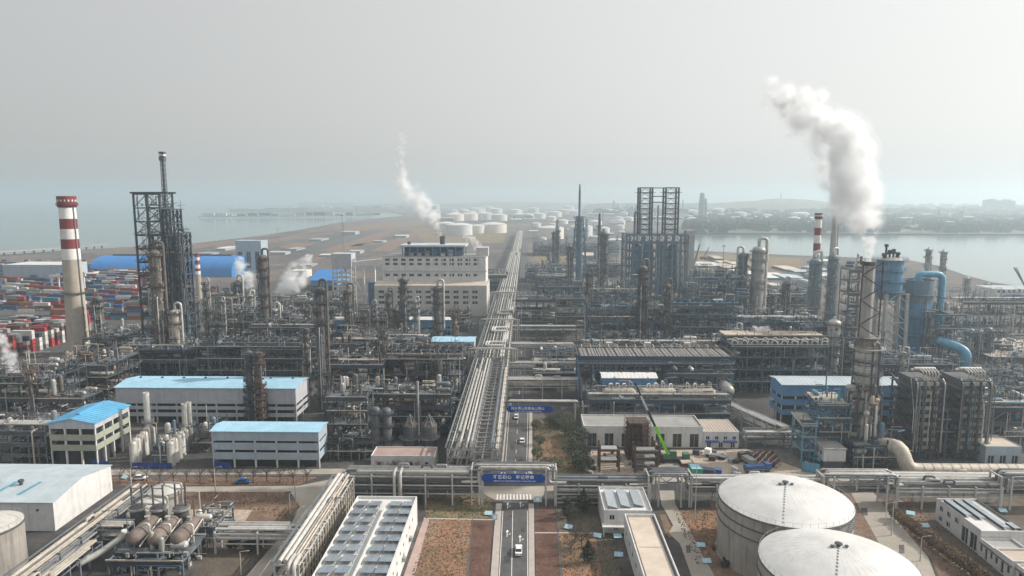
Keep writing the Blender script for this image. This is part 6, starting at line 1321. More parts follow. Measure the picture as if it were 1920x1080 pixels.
# regenerator
p = gp(1612, 858); t = thing('regenerator', 'thick pale regenerator vessel with a rusty cone top and crowded lower half', 'vessel', p); s_ = 1 / ppm((p.x, p.y, 35)); Z_ = lambda r: zat(p, r); r = 21 * s_
MB().lathe([(r * .68, 0), (r * .72, Z_(745)), (r * .72, Z_(726)), (r * 1.0, Z_(712)), (r * 1.05, Z_(690)), (r * 1.05, Z_(660)), (r * 1.08, Z_(652))], 32).build('shell', 'clad_light', t, smooth=True)
MB().lathe([(r * 1.1, Z_(652)), (r * 1.0, Z_(645)), (r * .72, Z_(634)), (r * .55, Z_(630))], 32).build('cone', 'vessel_rusty', t, smooth=True)
for row, f in ((845, .72), (820, .72), (795, .72), (770, .72), (745, .72), (722, .72), (700, 1.05), (676, 1.05), (652, 1.1), (632, .6)): put('platform', ring_platform(round(r * f, 1), 1.6 if row < 750 else 2.4, 'steel_dark' if row > 660 else 'clad_grey'), t, (0, 0, Z_(row)))
for k in range(60):
    a_ = R.uniform(2.6, 6.6); q = r * .9 + R.uniform(.4, 2.4); z0, z1 = sorted((R.uniform(1, Z_(722)), R.uniform(1, Z_(722)))); m_ = R.choice(['clad_light', 'clad_beige', 'steel_rust', 'clad_grey', 'vessel_rusty', 'clad_dark'])
    if k % 3: pipe('pipe', t, [(q * cos(a_), q * sin(a_), z0), (q * cos(a_), q * sin(a_), z1), (r * .6 * cos(a_ + .5), r * .6 * sin(a_ + .5), z1)], R.uniform(.15, .45), m_)
    else: drum('small_vessel', t, (q * cos(a_), q * sin(a_), z1), R.uniform(2, 4), R.uniform(.5, 1.0), m_, 'z' if k % 2 else 'x', 12)
for k in range(9): rr_ = Z_(700) + (Z_(652) - Z_(700)) * k / 8; MB().lathe([(r * 1.05, -.12), (r * 1.09, -.1), (r * 1.09, .1), (r * 1.05, .12)], 28).build('stiffener_ring', 'vessel_rusty' if k % 4 == 3 else 'clad_light', t, (0, 0, rr_), smooth=True)
for k in range(7): a_ = R.uniform(3.0, 6.3); q = r * 1.12; pipe('pipe', t, [(q * cos(a_), q * sin(a_), Z_(740)), (q * cos(a_), q * sin(a_), Z_(R.uniform(640, 670))), (r * .8 * cos(a_), r * .8 * sin(a_), Z_(640))], R.uniform(.15, .3), R.choice(['vessel_rusty', 'clad_grey', 'steel_dark']))
for z in range(5): put('ladder', ladder_mesh(Z_(700) / 5), t, (r * (.95 + .05 * (z % 2)), -r * .55, Z_(700) * z / 5))
p2 = p + Vector((.8, 2.5, 0)); t2 = thing('white_stack', 'white stack with steam pouring from its top above the regenerator', 'stack', (xw(1617, p.y + 1, Z_(632)), p.y, Z_(630)))
hh = zat((p.x, p.y), 491) - Z_(630); r1 = 11.5 * s_; ln = (xw(1627, p.y, Z_(491)) - xw(1617, p.y, Z_(632))) / hh
MB().lathe([(r1 * 1.05, 0), (r1, 4), (r1 * .92, hh), (r1 * .8, hh), (r1 * .78, hh - 2)], 24).build('shell', 'clad_grey', t2, smooth=True); MB().lathe([(r1 * .96, hh - 1.2), (r1 * 1.15, hh - 1.1), (r1 * 1.15, hh + .1), (r1 * .9, hh + .15)], 24).build('rim', 'steel_dark', t2, smooth=True)
q = MB(); 
for x in (-r1 - 1.0, r1 + 1.4):
    q.bar((x, -r1 - .4, 0), (x, -r1 - .4, hh + .5), .35)
for k in range(6):
    za, zb = hh * k / 6, hh * (k + 1) / 6; q.bar((-r1 - 1, -r1 - .4, za) if k % 2 else (r1 + 1.4, -r1 - .4, za), (r1 + 1.4, -r1 - .4, zb) if k % 2 else (-r1 - 1, -r1 - .4, zb), .3)
q.build('guy_frame', 'steel_rust', t2); t2.rotation_euler = (0, 0, 0)
# blue silo on lattice legs
p = gp(1668, 705); Z_ = lambda r: zat(p, r); s_ = 1 / ppm((p.x, p.y, 50)); r = 23 * s_
p.x = xw(1667, p.y, Z_(520)); t = thing('blue_silo', 'blue banded silo with black valves on its top, on a white lattice stand', 'silo', p)
pr = [(r * .9, Z_(557)), (r * 1.12, Z_(549)), (r * 1.12, Z_(545))]; rows = (545, 527, 508, 490)
MB().lathe([(r * .6, Z_(562)), (r * .98, Z_(547)), (r, Z_(545)), (r, Z_(487))], 32).build('shell', 'tower_blue', t, smooth=True)
for row in (546, 527, 507): put('platform', ring_platform(round(r, 1), 1.3, 'steel_grey'), t, (0, 0, Z_(row)))
put('platform', ring_platform(round(r * .96, 1), 2.2, 'steel_grey'), t, (0, 0, Z_(487))); MB().lathe([(r, Z_(487)), (r * .8, Z_(484)), (r * .3, Z_(482)), (.02, Z_(482))], 28).build('roof', 'clad_grey', t, smooth=True)
for k, (px, top) in enumerate(((1659, 457), (1666, 468), (1673, 466), (1682, 472), (1655, 474))):
    x = xw(px, p.y, Z_(480)) - p.x; MB().lathe([(.5, Z_(483)), (.5, Z_(top + 6)), (1.0, Z_(top + 5)), (1.0, Z_(top + 1)), (.4, Z_(top))], 12).build('relief_valve', 'boom_dark', t, (x, -1, 0), smooth=True)
pipe('valve_pipe', t, [(-3, -1, Z_(482)), (-3, -1, Z_(475)), (2.5, -1, Z_(473)), (2.5, -1, Z_(482))], .6, 'boom_dark')
xl = [xw(a, p.y, Z_(600)) - p.x for a in (1648, 1692)]
for x in xl:
    for y in (-r * .8, r * .8): bar('leg', t, (x, y, 0), (x * .88, y * .95, Z_(549)), 1.5, 'post_white')
for k in range(9):
    za, zb = Z_(549) * k / 9, Z_(549) * (k + 1) / 9; xm = (xl[0] + xl[1]) / 2
    for y in (-r * .8, r * .8):
        bar('brace', t, (xl[0] * (1 - .013 * k), y, za), (xm, y, zb), .45, 'post_white'); bar('brace', t, (xl[1] * (1 - .013 * k), y, za), (xm, y, zb), .45, 'post_white')
    if k % 3 == 2: bar('strut', t, (xl[0], -r * .8, zb), (xl[1], -r * .8, zb), .5, 'post_white')
# big blue reactor with arch pipe
p = gp(1716, 700); Z_ = lambda r: zat(p, r); s_ = 1 / ppm((p.x, p.y, 40)); r = 26.5 * s_
p.x = xw(1716, p.y, Z_(600)); t = thing('blue_reactor', 'wide blue grey reactor with a domed head, linked to a blue arch pipe', 'reactor', p)
MB().lathe([(r * .85, 0), (r * .9, Z_(660)), (r, Z_(650)), (r, Z_(600)), (r * 1.02, Z_(598)), (r * 1.02, Z_(592)), (r, Z_(590)), (r, Z_(550)), (r * .92, Z_(540)), (r * .7, Z_(531)), (r * .4, Z_(527)), (r * .3, Z_(525)), (.05, Z_(525))], 36).build('shell', 'tower_blue', t, smooth=True)
for row in (655, 625, 592, 551): put('platform', ring_platform(round(r, 1), 1.8, 'steel_grey'), t, (0, 0, Z_(row)))
for k in range(14): a_ = 2 * pi * k / 14; MB().lathe([(.7, 0), (.7, 1.2), (.3, 2.0)], 8).build('nozzle', 'clad_dark', t, (r * .75 * cos(a_), r * .75 * sin(a_), Z_(534)), smooth=True)
drum('ring_band', t, (0, 0, (Z_(548) + Z_(542)) / 2), Z_(542) - Z_(548), r * 1.01, 'vessel_bluegrey', 'z', 28)
for k in range(8): a_ = R.uniform(3.2, 6.2); q = r + 1.0; pipe('pipe', t, [(q * cos(a_), q * sin(a_), Z_(R.uniform(560, 600))), (q * cos(a_), q * sin(a_), Z_(R.uniform(620, 690)))], R.uniform(.2, .4), R.choice(['pipe_blue', 'clad_grey']))
x0, x1 = xw(1722, p.y, Z_(520)), xw(1766, p.y, Z_(540))
t = thing('arch_pipe', 'thick bright blue pipe arching over from the reactor head', 'pipe', (x0, p.y, 0)); Zp = lambda r: zat((0, p.y), r)
MB().tube([(0, 0, Zp(527)), (0, 0, Zp(512)), (x1 - x0, 0, Zp(512)), (x1 - x0, 0, Zp(640))], 6 * s_, 16, 13 * s_).build('shell', 'pipe_blue', t, smooth=True)
MB().lathe([(6.5 * s_, 0), (8 * s_, .2), (8 * s_, .8), (6.5 * s_, 1)], 16).build('collar', 'steel_grey', t, (x1 - x0, 0, Zp(556)), smooth=True)
a, b = (1772, 640), (1806, 655); Y = p.y - 25
t = thing('blue_elbow', 'fat light blue elbow duct below the arch pipe', 'duct', (xw(1772, Y, 20), Y, 0)); Ze = lambda r: zat((0, Y), r); MB().tube([(0, 6, Ze(640)), (6.5, 0, Ze(648)), (9, -2, Ze(656)), (9, -2, Ze(690))], 2.3, 16, 3).build('shell', 'pipe_blue', t, smooth=True)
# charge heaters with stacked burner decks
for k, (lab, a, b) in enumerate((('tall dark heater tower with white pipes over its top, left of the pair', 1699, 1760), ('tall dark heater tower with white pipes over its top, right of the pair', 1783, 1846))):
    A, B = gp(a + 8, 862), gp(b - 2, 862); W = B.x - A.x; h = zat(A, 703); D_ = 15
    t = thing('heater_tower', lab, 'heater', A); bx('casing', t, 1.2, 1.5, 0, W - 1.2, D_ - 1.5, h * .92, 'clad_dark')
    for j in range(7): bx('casing_rib', t, 1.2 + (W - 2.4) * j / 6 - .15, 1.25, .1, 1.2 + (W - 2.4) * j / 6 + .15, 1.48, h * .9, 'steel_grey')
    for x in (0, W / 3, 2 * W / 3, W):
        for y in (0, D_): bx('post', t, x - .25, y - .25, 0, x + .25, y + .25, h * .93, 'steel_dark')
    for j in range(1, 10):
        z = h * .93 * j / 10; bx('deck', t, -1.4, -.9, z - .2, W + .6, 1.2, z, 'grating'); bx('deck', t, -1.2, 1.21, z - .2, 1.19, D_, z - .02, 'grating'); put('guard_rail', rail_mesh(round(W + 2.6, 1), 2.1, 'steel_dark' if j % 2 else 'steel_grey'), t, (-1.4, -.9, z))
        bar('stair', t, (-1.3, 2 if j % 2 else 10, z - h * .093), (-1.3, 10 if j % 2 else 2, z), .7, 'steel_dark')
        for i in range(7):
            if R.random() < .9: bx('burner_box', t, 1.6 + i * (W - 3) / 7, .5, z + .9, 1.6 + i * (W - 3) / 7 + 1.0, 1.2, z + 2.2, 'clad_light' if R.random() < .5 else 'clad_beige')
    for i in range(6):
        x = W * .22 + i * W * .11; pipe('crossover_pipe', t, [(x, 2, h * .9), (x + .8, 1, h * .97), (x + .2, .5, h * 1.03), (x + .6, 4, h * 1.05)], .22, 'clad_light')
    drum('header', t, (W / 2, 4, h * 1.04), W * .8, .6, 'clad_light', 'x', 16); drum('header', t, (W / 2, 7, h * 1.0), W * .7, .5, 'clad_grey', 'x', 16)
    for x in (.1, W - .1): pipe('down_pipe', t, [(x, 1, h * .95), (x, -.8, h * .9), (x, -.8, h * .1)], .24, 'clad_grey')
    for i in range(10): x = R.uniform(-1, W + 1); pipe('pipe', t, [(x, -1.2, R.uniform(1, h * .4)), (x, -1.2, R.uniform(h * .5, h * .95)), (x, 2, h * .95)], R.uniform(.1, .25), R.choice(BL))
    for i in range(5): bar('side_brace', t, (-1.2, 1, h * .18 * i), (-1.2, 14, h * .18 * (i + 1)), .3, 'clad_brown')
# blue stair frame with the white cabin
unit('blue frame of crossing pipes beside the white cabin and regenerator', 1527, 1588, 862, 12, 765, 4, 'steel_blue', 51, 'process_unit', 5.5, 1.2, mats=['steel_blue', 'vessel_bluegrey', 'clad_grey', 'pipe_blue'], deck=.3, poke=2)
unit('small blue frame with a pale roof sheet left of the white cabin', 1502, 1526, 868, 9, 800, 3, 'pipe_blue', 52, 'process_unit', 5, .9, mats=['pipe_blue', 'steel_blue', 'vessel_bluegrey'], deck=.4, poke=0)
for lab, a, b, r0, row in (('pale rust streaked roof sheet over the blue frame', 1531, 1580, 757, 862), ('small pale roof sheet over the little blue frame', 1502, 1526, 796, 868)):
    A, B = gp(a, row), gp(b, row); h = zat(A, r0); t = thing('canopy_roof', lab, 'roof', (A.x, A.y, h - .5)); W = B.x - A.x
    MB().add([(-.6, -.6, 0), (W + .6, -.6, 0), (W + .6, 10, 1.6), (-.6, 10, 1.6), (-.6, -.6, .2), (W + .6, -.6, .2), (W + .6, 10, 1.8), (-.6, 10, 1.8)], [(3, 2, 1, 0), (4, 5, 6, 7), (0, 1, 5, 4), (1, 2, 6, 5), (2, 3, 7, 6), (3, 0, 4, 7)]).build('sheet', 'clad_beige', t)
    for x in (0, W): bx('post', t, x - .1, 0, -1.5, x + .1, .2, .05, 'steel_blue'); bx('post', t, x - .1, 9, -1.5, x + .1, 9.2, 1.5, 'steel_blue')
A, B = gp(1543, 878), gp(1584, 878); zc, zd = zat(A, 864), zat(A, 843); W = B.x - A.x
t = thing('white_cabin', 'white cabin raised on a dark base with white framed windows on its left side', 'building', A); bx('base', t, .3, .3, 0, W - .2, 12, zc, 'clad_dark'); Hc = zd - zc
holed('wall', t, (0, 0, zc), (1, 0, 0), W, Hc, [], 'wall_white'); holed('wall', t, (0, 13, zc), (0, -1, 0), 13, Hc, [(1 + k * 2.9, 1.2, 3 + k * 2.9, 3) for k in range(4)], 'wall_white'); holed('wall', t, (W, 0, zc), (0, 1, 0), 13, Hc, [], 'wall_white'); holed('wall', t, (W, 13, zc), (-1, 0, 0), W, Hc, [], 'wall_white'); bx('roof', t, -.3, -.3, zd + .01, W + .3, 13.3, zd + .3, 'roof_grey'); bx('floor', t, 0, 0, zc - .3, W, 13, zc - .01, 'concrete')
bar('outer_stair', t, (-1, 12, 0), (-1, 1, zc), .9, 'pipe_blue')
A, B = gp(1503, 884), gp(1536, 889); t = thing('hoarding', 'bright blue hoarding below the white cabin', 'hoarding', A, atan2(B.y - A.y, B.x - A.x)); L = (B - A).length
for k in range(4): bx('panel', t, L * k / 4 + .03, -.05, 0, L * (k + 1) / 4 - .03, .05, 3.4, 'pipe_blue'); bx('post', t, L * k / 4 - .05, .06, 0, L * k / 4 + .05, .2, 3.5, 'steel_grey')
# great insulated duct
Y = gp(1750, 893).y; t = thing('great_duct', 'fat pale insulated duct bending down and running to the right edge', 'duct', (0, 0, 0)); zz = zat((0, Y), 876)
r = 2.35
pts = [(xw(1632, Y + 14, 9), Y + 14, zat((0, Y + 14), 826)), (xw(1690, Y + 3, 9), Y + 3, zat((0, Y), 838)), (xw(1702, Y, 5), Y, zz), (xw(2000, Y, 5), Y, zz)]
pts = [Vector(v) for v in pts]; segs = MB().tube(pts, r, 20, 8.0).build('shell', 'clad_beige', t, smooth=True)
for px in (1740, 1768, 1800, 1832, 1860, 1895): x = xw(px, Y, 5); bx('leg', t, x - .25, Y - 2.8, 0, x + .25, Y - 2.4, zz + 1.2, 'steel_grey'); bx('leg', t, x - .25, Y + 2.4, 0, x + .25, Y + 2.8, zz + 1.2, 'steel_grey'); bx('saddle', t, x - .25, Y - 2.39, zz - r - .5, x + .25, Y + 2.39, zz - r - .02, 'steel_grey')
for k in range(30):
    x = xw(1712, Y, 5) + k * 3.0; o = MB().lathe([(r * 1.0, -.12), (r * 1.035, -.1), (r * 1.035, .1), (r * 1.0, .12)], 20).build('band', 'clad_light' if k % 7 < 1 or k > 22 else 'clad_grey', t, (x, Y, zz), smooth=True); o.rotation_euler = (0, pi / 2, 0)
hall('small shed with a flat beige roof at the right edge above the duct', 1846, 1912, 870, 838, 12, 'wall_bluegrey', 'roof_beige', 'shed', .2, [('f', 3, .2, 3.0, 2.0)])
unit('dark frame with pipework between the great duct and regenerator', 1600, 1690, 880, 14, 838, 2, 'steel_dark', 53, 'process_unit', 6, 1.2, mats=BL + ['clad_beige'], poke=3)
unit('dark pipe frame filling the gap between the two heaters', 1752, 1790, 856, 22, 770, 4, 'steel_dark', 54, 'process_unit', 5, 1.0, mats=BL + ['pipe_blue'], poke=2)
unit('frame of ducts and rust pipes right of the right heater', 1850, 1960, 845, 24, 770, 3, 'steel_grey', 55, 'process_unit', 7, 1.0, mats=BL + ['pipe_blue', 'clad_beige'], poke=4)
unit('dark frame behind the blue ribbon hall and heaters', 1640, 1780, 770, 20, 690, 3, 'steel_dark', 56, 'process_unit', 7, 1.0, mats=BL, poke=4)
unit('tall blue grey frame right of the blue reactor', 1748, 1800, 720, 24, 600, 5, 'steel_blue', 57, 'process_unit', 6, .9, mats=BL + ['pipe_blue'], poke=3)
unit('wide open frame at the right edge, middle distance', 1800, 2010, 640, 20, 572, 3, 'steel_light', 58, 'process_unit', 10, .8, mats=BL, poke=2, deck=.5)
unit('low grey pipe frames at the right edge behind the heaters', 1850, 2040, 770, 40, 728, 2, 'steel_grey', 59, 'process_unit', 9, .9, mats=BL + ['clad_beige'], poke=4)
unit('low grey building frame with pale slabs at the right edge', 1858, 2040, 700, 50, 672, 2, 'steel_grey', 60, 'process_unit', 10, .8, mats=BL, poke=3, deck=.9, gm='roof_beige')
unit('blue grey frame behind the tall pale column and stacks', 1540, 1650, 720, 26, 640, 3, 'steel_blue', 61, 'process_unit', 7, 1.0, mats=BL, poke=4)
unit('lattice wrapped column frame left of the white stack', 1581, 1614, 720, 10, 522, 10, 'steel_grey', 62, 'process_unit', 5.5, .9, mats=BL + ['clad_beige', 'vessel_rusty'], poke=3, deck=.7)
unit('blue process block behind the fan deck', 1390, 1545, 690, 26, 610, 4, 'steel_blue', 63, 'process_unit', 8, 1.0, mats=BL, poke=5)
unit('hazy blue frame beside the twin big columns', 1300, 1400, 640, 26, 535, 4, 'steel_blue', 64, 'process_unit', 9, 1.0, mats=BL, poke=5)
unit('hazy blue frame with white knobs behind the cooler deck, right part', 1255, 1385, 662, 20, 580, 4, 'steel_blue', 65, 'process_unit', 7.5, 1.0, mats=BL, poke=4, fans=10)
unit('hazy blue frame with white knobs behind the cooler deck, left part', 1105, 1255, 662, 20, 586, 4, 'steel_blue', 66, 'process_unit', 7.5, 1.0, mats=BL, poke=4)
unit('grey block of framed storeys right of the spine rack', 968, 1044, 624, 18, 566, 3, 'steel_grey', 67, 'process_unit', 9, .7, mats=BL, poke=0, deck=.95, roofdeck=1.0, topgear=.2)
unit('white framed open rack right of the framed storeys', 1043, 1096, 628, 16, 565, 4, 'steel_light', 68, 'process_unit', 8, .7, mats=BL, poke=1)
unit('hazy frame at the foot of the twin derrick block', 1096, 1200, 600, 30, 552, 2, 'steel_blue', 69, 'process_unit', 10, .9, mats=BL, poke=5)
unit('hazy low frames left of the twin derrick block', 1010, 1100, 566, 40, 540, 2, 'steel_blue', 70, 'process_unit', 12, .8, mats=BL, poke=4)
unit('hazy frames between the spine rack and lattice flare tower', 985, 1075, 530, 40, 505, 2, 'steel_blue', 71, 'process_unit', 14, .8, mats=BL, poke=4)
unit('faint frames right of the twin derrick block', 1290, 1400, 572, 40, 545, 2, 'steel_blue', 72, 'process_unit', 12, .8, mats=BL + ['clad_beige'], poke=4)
unit('faint frames behind the big columns at right', 1430, 1530, 600, 40, 560, 3, 'steel_blue', 73, 'process_unit', 10, .9, mats=BL, poke=4)
unit('small pipe frames with white bands beside the road', 1000, 1092, 700, 12, 668, 2, 'steel_light', 74, 'process_unit', 9, .6, mats=BL, poke=0, deck=.3)
unit('pipe frame with a grey box duct beside the road, nearer', 1000, 1085, 730, 12, 702, 2, 'steel_grey', 75, 'process_unit', 9, .6, mats=BL, poke=0, deck=.3)
# columns, right half
TR = [
 ('thin hazy column left of the lattice flare tower', 1068, 552, 456, 10, 'clad_brown', 6, 0), ('thin brown column right of the road among hazy frames', 1103, 640, 507, 9, 'clad_brown', 5, 1),
 ('hazy brown column with many rings left of the derricks', 1131, 552, 426, 17, 'clad_dark', 10, 0), ('brown caged column in front of the derrick block, taller one', 1204, 662, 491, 17, 'clad_brown', 9, 1),
 ('brown caged column in front of the derrick block, shorter one', 1250, 662, 527, 13, 'clad_brown', 7, 1), ('blue grey column with a hooked pipe left of the widest column', 1391, 630, 467, 16, 'vessel_bluegrey', 6, -1),
 ('wide grey column with big pipe loops over its head', 1420, 632, 452, 24, 'clad_grey', 7, 1), ('short hazy column left of the striped right stack', 1472, 612, 523, 14, 'clad_dark', 5, 1),
 ('blue grey column in front of the striped right stack', 1526, 620, 476, 21, 'vessel_bluegrey', 6, 1), ('blue grey column in front of the tall grey stack', 1559, 624, 470, 17, 'vessel_bluegrey', 6, 1),
 ('pale concrete coloured column below the tall grey stack', 1562, 722, 590, 23, 'clad_light', 4, 0), ('slim ringed column behind the blue arch pipe, left of two', 1738, 566, 462, 9, 'clad_grey', 5, 0),
 ('slim ringed column behind the blue arch pipe, right of two', 1766, 566, 466, 9, 'clad_grey', 5, 0), ('grey cylinder tower at the right, first of three', 1817, 690, 610, 15, 'vessel_bluegrey', 3, 0),
 ('grey cylinder tower at the right, second of three', 1834, 690, 612, 15, 'vessel_bluegrey', 3, 0), ('grey cylinder tower at the right, third of three', 1851, 690, 608, 14, 'vessel_bluegrey', 3, 0),
 ('thin hazy twin column right of the spine rack, left one', 1038, 520, 432, 6, 'clad_dark', 6, 0), ('thin hazy twin column right of the spine rack, right one', 1046, 520, 428, 6, 'clad_dark', 6, 0),
 ('hazy far mast column by the bay at right', 1813, 545, 516, 9, 'clad_grey', 3, 0), ('hazy far mast column by the bay near the right edge', 1852, 548, 527, 8, 'clad_grey', 3, 0),
 ('small brown column among frames behind the fan deck', 1490, 640, 575, 9, 'clad_brown', 4, 1), ('grey column behind the hazy frames by the derrick block', 1300, 640, 560, 9, 'clad_grey', 4, 1), ('thin dark column between the framed storeys and hazy brown column', 1155, 600, 540, 8, 'clad_dark', 5, 1), ('small grey column left of the taller caged column', 1172, 640, 572, 8, 'clad_grey', 4, 1), ('dark stub column between the two caged columns', 1230, 650, 570, 9, 'clad_dark', 4, 1),
 ('brown column right of the shorter caged column', 1278, 655, 566, 9, 'clad_brown', 5, 1), ('blue grey column left of the hooked pipe column', 1345, 640, 552, 10, 'vessel_bluegrey', 5, 1), ('dark thin column right of the widest grey column', 1447, 640, 548, 8, 'clad_dark', 5, 1), ('grey column left of the pale concrete coloured one', 1510, 690, 606, 10, 'clad_grey', 4, 1),
 ('dark column right of the blue reactor in the tall frame', 1775, 700, 590, 9, 'clad_dark', 5, 1), ('grey column tucked behind the left heater tower', 1690, 770, 655, 11, 'clad_grey', 4, 1),
 ('grey column rising behind the cooler deck right end', 1380, 700, 610, 12, 'clad_grey', 4, 1),
]
for k, (lab, px, row, top, wd, m_, pl, ov) in enumerate(TR): tower(lab, px, row, top, wd, m_, pl, ov, seed=40 + k, pm='steel_dark' if 'grey' not in m_ else 'steel_grey')
chimney('red and white banded stack behind the blue grey columns at right', 1523, 612, 400, 14, 12, [(410, 427, 'white_paint'), (427, 441, 'red_paint'), (441, 456, 'white_paint'), (456, 470, 'red_paint'), (470, 478, 'white_paint')], cap=411, body='clad_grey', name='striped_stack', cat='stack', ladder=False)
chimney('tall bare grey concrete stack right of the striped one', 1553, 618, 405, 19, 9, [], body='clad_grey', name='grey_stack', cat='stack')
# coke drum block with two derricks
A, B = gp(1172, 562), gp(1286, 562); W = B.x - A.x; h = zat(A, 440); D_ = 26; Za = lambda r: zat(A, r)
t = thing('derrick_block', 'hazy blue steel block with two tall open derricks on its top', 'coke drum structure', A)
for k in range(9):
    for y in (0, D_): bx('post', t, W * k / 8 - .6, y - .6, 0, W * k / 8 + .6, y + .6, h, 'steel_blue')
for k in range(1, 9):
    z = h * k / 8
    for y in (0, D_): bx('beam', t, .6, y - .4, z - .9, W - .6, y + .4, z, 'steel_blue')
    bx('grating', t, .7, .7, z + .02, W - .7, D_ - .7, z + .2, 'steel_navy')
    put('guard_rail', rail_mesh(round(W + 1, 1), round(D_ + 1, 1), 'steel_blue'), t, (-.5, -.5, z + .2))
for k in range(8):
    bar('brace', t, (W * k / 8, 0, h * .9), (W * (k + 1) / 8, 0, h), .5, 'steel_blue'); bar('brace', t, (W * (k + 1) / 8, 0, h * .9), (W * k / 8, 0, h), .5, 'steel_blue')
    if k % 2: bar('brace', t, (W * k / 8, 0, h * .25), (W * (k + 1) / 8, 0, h * .5), .5, 'steel_blue'); bar('brace', t, (W * (k + 1) / 8, 0, h * .5), (W * k / 8, 0, h * .75), .5, 'steel_blue')
for k in range(4): drum('coke_drum', t, (W * (.2 + .2 * k), D_ * .45, h * .45), h * .8, 4.6, 'tower_blue', 'z', 24)
for k in range(14): x = R.uniform(0, W); pipe('pipe', t, [(x, -1, R.uniform(2, h * .4)), (x, -1, R.uniform(h * .5, h)), (x, 3, h * .9)], R.uniform(.3, .6), R.choice(['steel_blue', 'clad_grey', 'vessel_bluegrey']))
for a, b in ((1199, 1222), (1247, 1271)):
    Y = A.y + 8; xa, xb = xw(a, Y, 90) - A.x, xw(b, Y, 90) - A.x; zt = Za(351)
    for x in (xa, xb):
        for y in (5, 16): bx('derrick_post', t, x - .7, y - .7, h + .2, x + .7, y + .7, zt, 'steel_dark')
    for k in range(1, 10):
        z = h + (zt - h) * k / 9
        for y in (5, 16):
            bx('derrick_beam', t, xa + .7, y - .3, z - .7, xb - .7, y + .3, z, 'steel_dark'); zb = h + (zt - h) * (k - 1) / 9
            bar('derrick_brace', t, (xa, y, zb), ((xa + xb) / 2, y, z - .4), .35, 'steel_dark'); bar('derrick_brace', t, (xb, y, zb), ((xa + xb) / 2, y, z - .4), .35, 'steel_dark')
        for x in (xa, xb): bx('derrick_beam', t, x - .3, 5.7, z - .7, x + .3, 15.3, z, 'steel_dark')
        if k in (3, 8): bx('derrick_platform', t, xa - 3, 3.5, z + .02, xb + 3, 17.5, z + .3, 'steel_dark')
xa, xb = xw(1222, A.y + 8, 90) - A.x, xw(1247, A.y + 8, 90) - A.x
for row in (352, 368, 379): bx('bridge_beam', t, xa, 4.8, Za(row) - .5, xb, 5.3, Za(row) + .3, 'steel_dark')
x = xw(1194, A.y, 70) - A.x; pipe('loop_pipe', t, [(x - 1.5, 2, h), (x - 1.5, 2, Za(397)), (x + 3.5, 2, Za(397)), (x + 3.5, 2, h)], 1.0, 'vessel_bluegrey'); rod('vent_pipe', t, ((xa + xb) / 2, 8, h), ((xa + xb) / 2, 8, Za(385)), .6, 'vessel_bluegrey')
q = MB(); lattice(q, -2, 8, 2, 14, 0, h, 14, .5); q.build('stair_tower', 'steel_blue', t)
x = xw(1291, A.y, 30) - A.x; bx('lift_shaft', t, x - 2, 4, 0, x + 5.5, 14, Za(432), 'clad_grey')
# lattice flare tower
p = gp(1085, 532); t = thing('flare_tower', 'hazy lattice flare tower with a thin tall tip', 'flare tower', p); Zf = lambda r: zat(p, r); wd = 15 / ppm(p)
q = MB(); lattice(q, -wd, -wd, wd, wd, 0, Zf(430), 8, .8, .55); q.build('lower_frame', 'steel_blue', t); q = MB(); lattice(q, -wd * .55, -wd * .55, wd * .55, wd * .55, Zf(430), Zf(406), 3, .7, .7); q.build('upper_frame', 'steel_blue', t)
MB().lathe([(wd * .42, 0), (wd * .42, Zf(432)), (wd * .3, Zf(410)), (wd * .16, Zf(404)), (wd * .14, Zf(360)), (wd * .07, Zf(345))], 14).build('riser', 'vessel_bluegrey', t, smooth=True)
for row in (432, 408, 460): put('platform', ring_platform(round(wd * .6, 1), 1.5, 'steel_blue'), t, (0, 0, Zf(row)))
p = gp(1122, 548); t = thing('slim_stack', 'thin hazy stack beside the many ringed column', 'stack', p); MB().lathe([(1.7, 0), (1.5, zat(p, 430)), (1.0, zat(p, 402)), (.8, zat(p, 400))], 14).build('shell', 'clad_dark', t, smooth=True); put('platform', ring_platform(1.5, 1.4, 'steel_dark'), t, (0, 0, zat(p, 425)))
# ================================================================== far things: vault roof, containers, tanks, towers, trees
A, B = gp(167, 519), gp(437, 519); W = B.x - A.x; h = zat(A, 474) * .8; D_ = 62
t = thing('vault_hall', 'long bright blue vault roofed store behind the container yard', 'building', A)
pr = [(D_ * (.5 - .5 * cos(pi * k / 12)), h * sin(pi * k / 12) ** .7) for k in range(13)]
for k in range(14):
    q = MB(); xa, xb = W * k / 14 + .15, W * (k + 1) / 14 - .15
    q.add([(xa, y, z) for y, z in pr] + [(xb, y, z) for y, z in pr], [(j, j + 13, j + 14, j + 1) for j in range(12)]); q.build('roof_panel', 'tent_blue', t, smooth=True)
    if k: q = MB(); q.add([(W * k / 14 - .3, y, z + .15) for y, z in pr] + [(W * k / 14 + .3, y, z + .15) for y, z in pr], [(j, j + 13, j + 14, j + 1) for j in range(12)]); q.build('rib', 'tent_blue', t)
for x in (.2, W - .2): MB().add([(x, y, z) for y, z in pr], [tuple(range(13))]).build('end_wall', 'tent_blue', t)
bx('ridge_vent', t, 12, D_ / 2 - 2, h + .1, W - 12, D_ / 2 + 2, h + 1.6, 'steel_dark')
ribbon('low bright blue roofed store right of the vault hall', 583, 632, 545, (526, 536), 55, 'wall_blue', 'tent_blue', 'blue_store', 'x', 6, 8, over=1)
hall('long grey shed with pale roof behind the container stacks at left edge', 8, 122, 533, 497, 40, 'wall_bluegrey', 'roof_white', 'yard_shed', .3); hall('shed with a red brown roof beside the blue vault', 168, 222, 512, 502, 60, 'box_rust', 'roof_pink', 'yard_shed', 0, pitch=6); hall('long pale roofed shed in the middle of the container yard', 158, 262, 527, 513, 45, 'wall_cream', 'roof_white', 'yard_shed', .2)
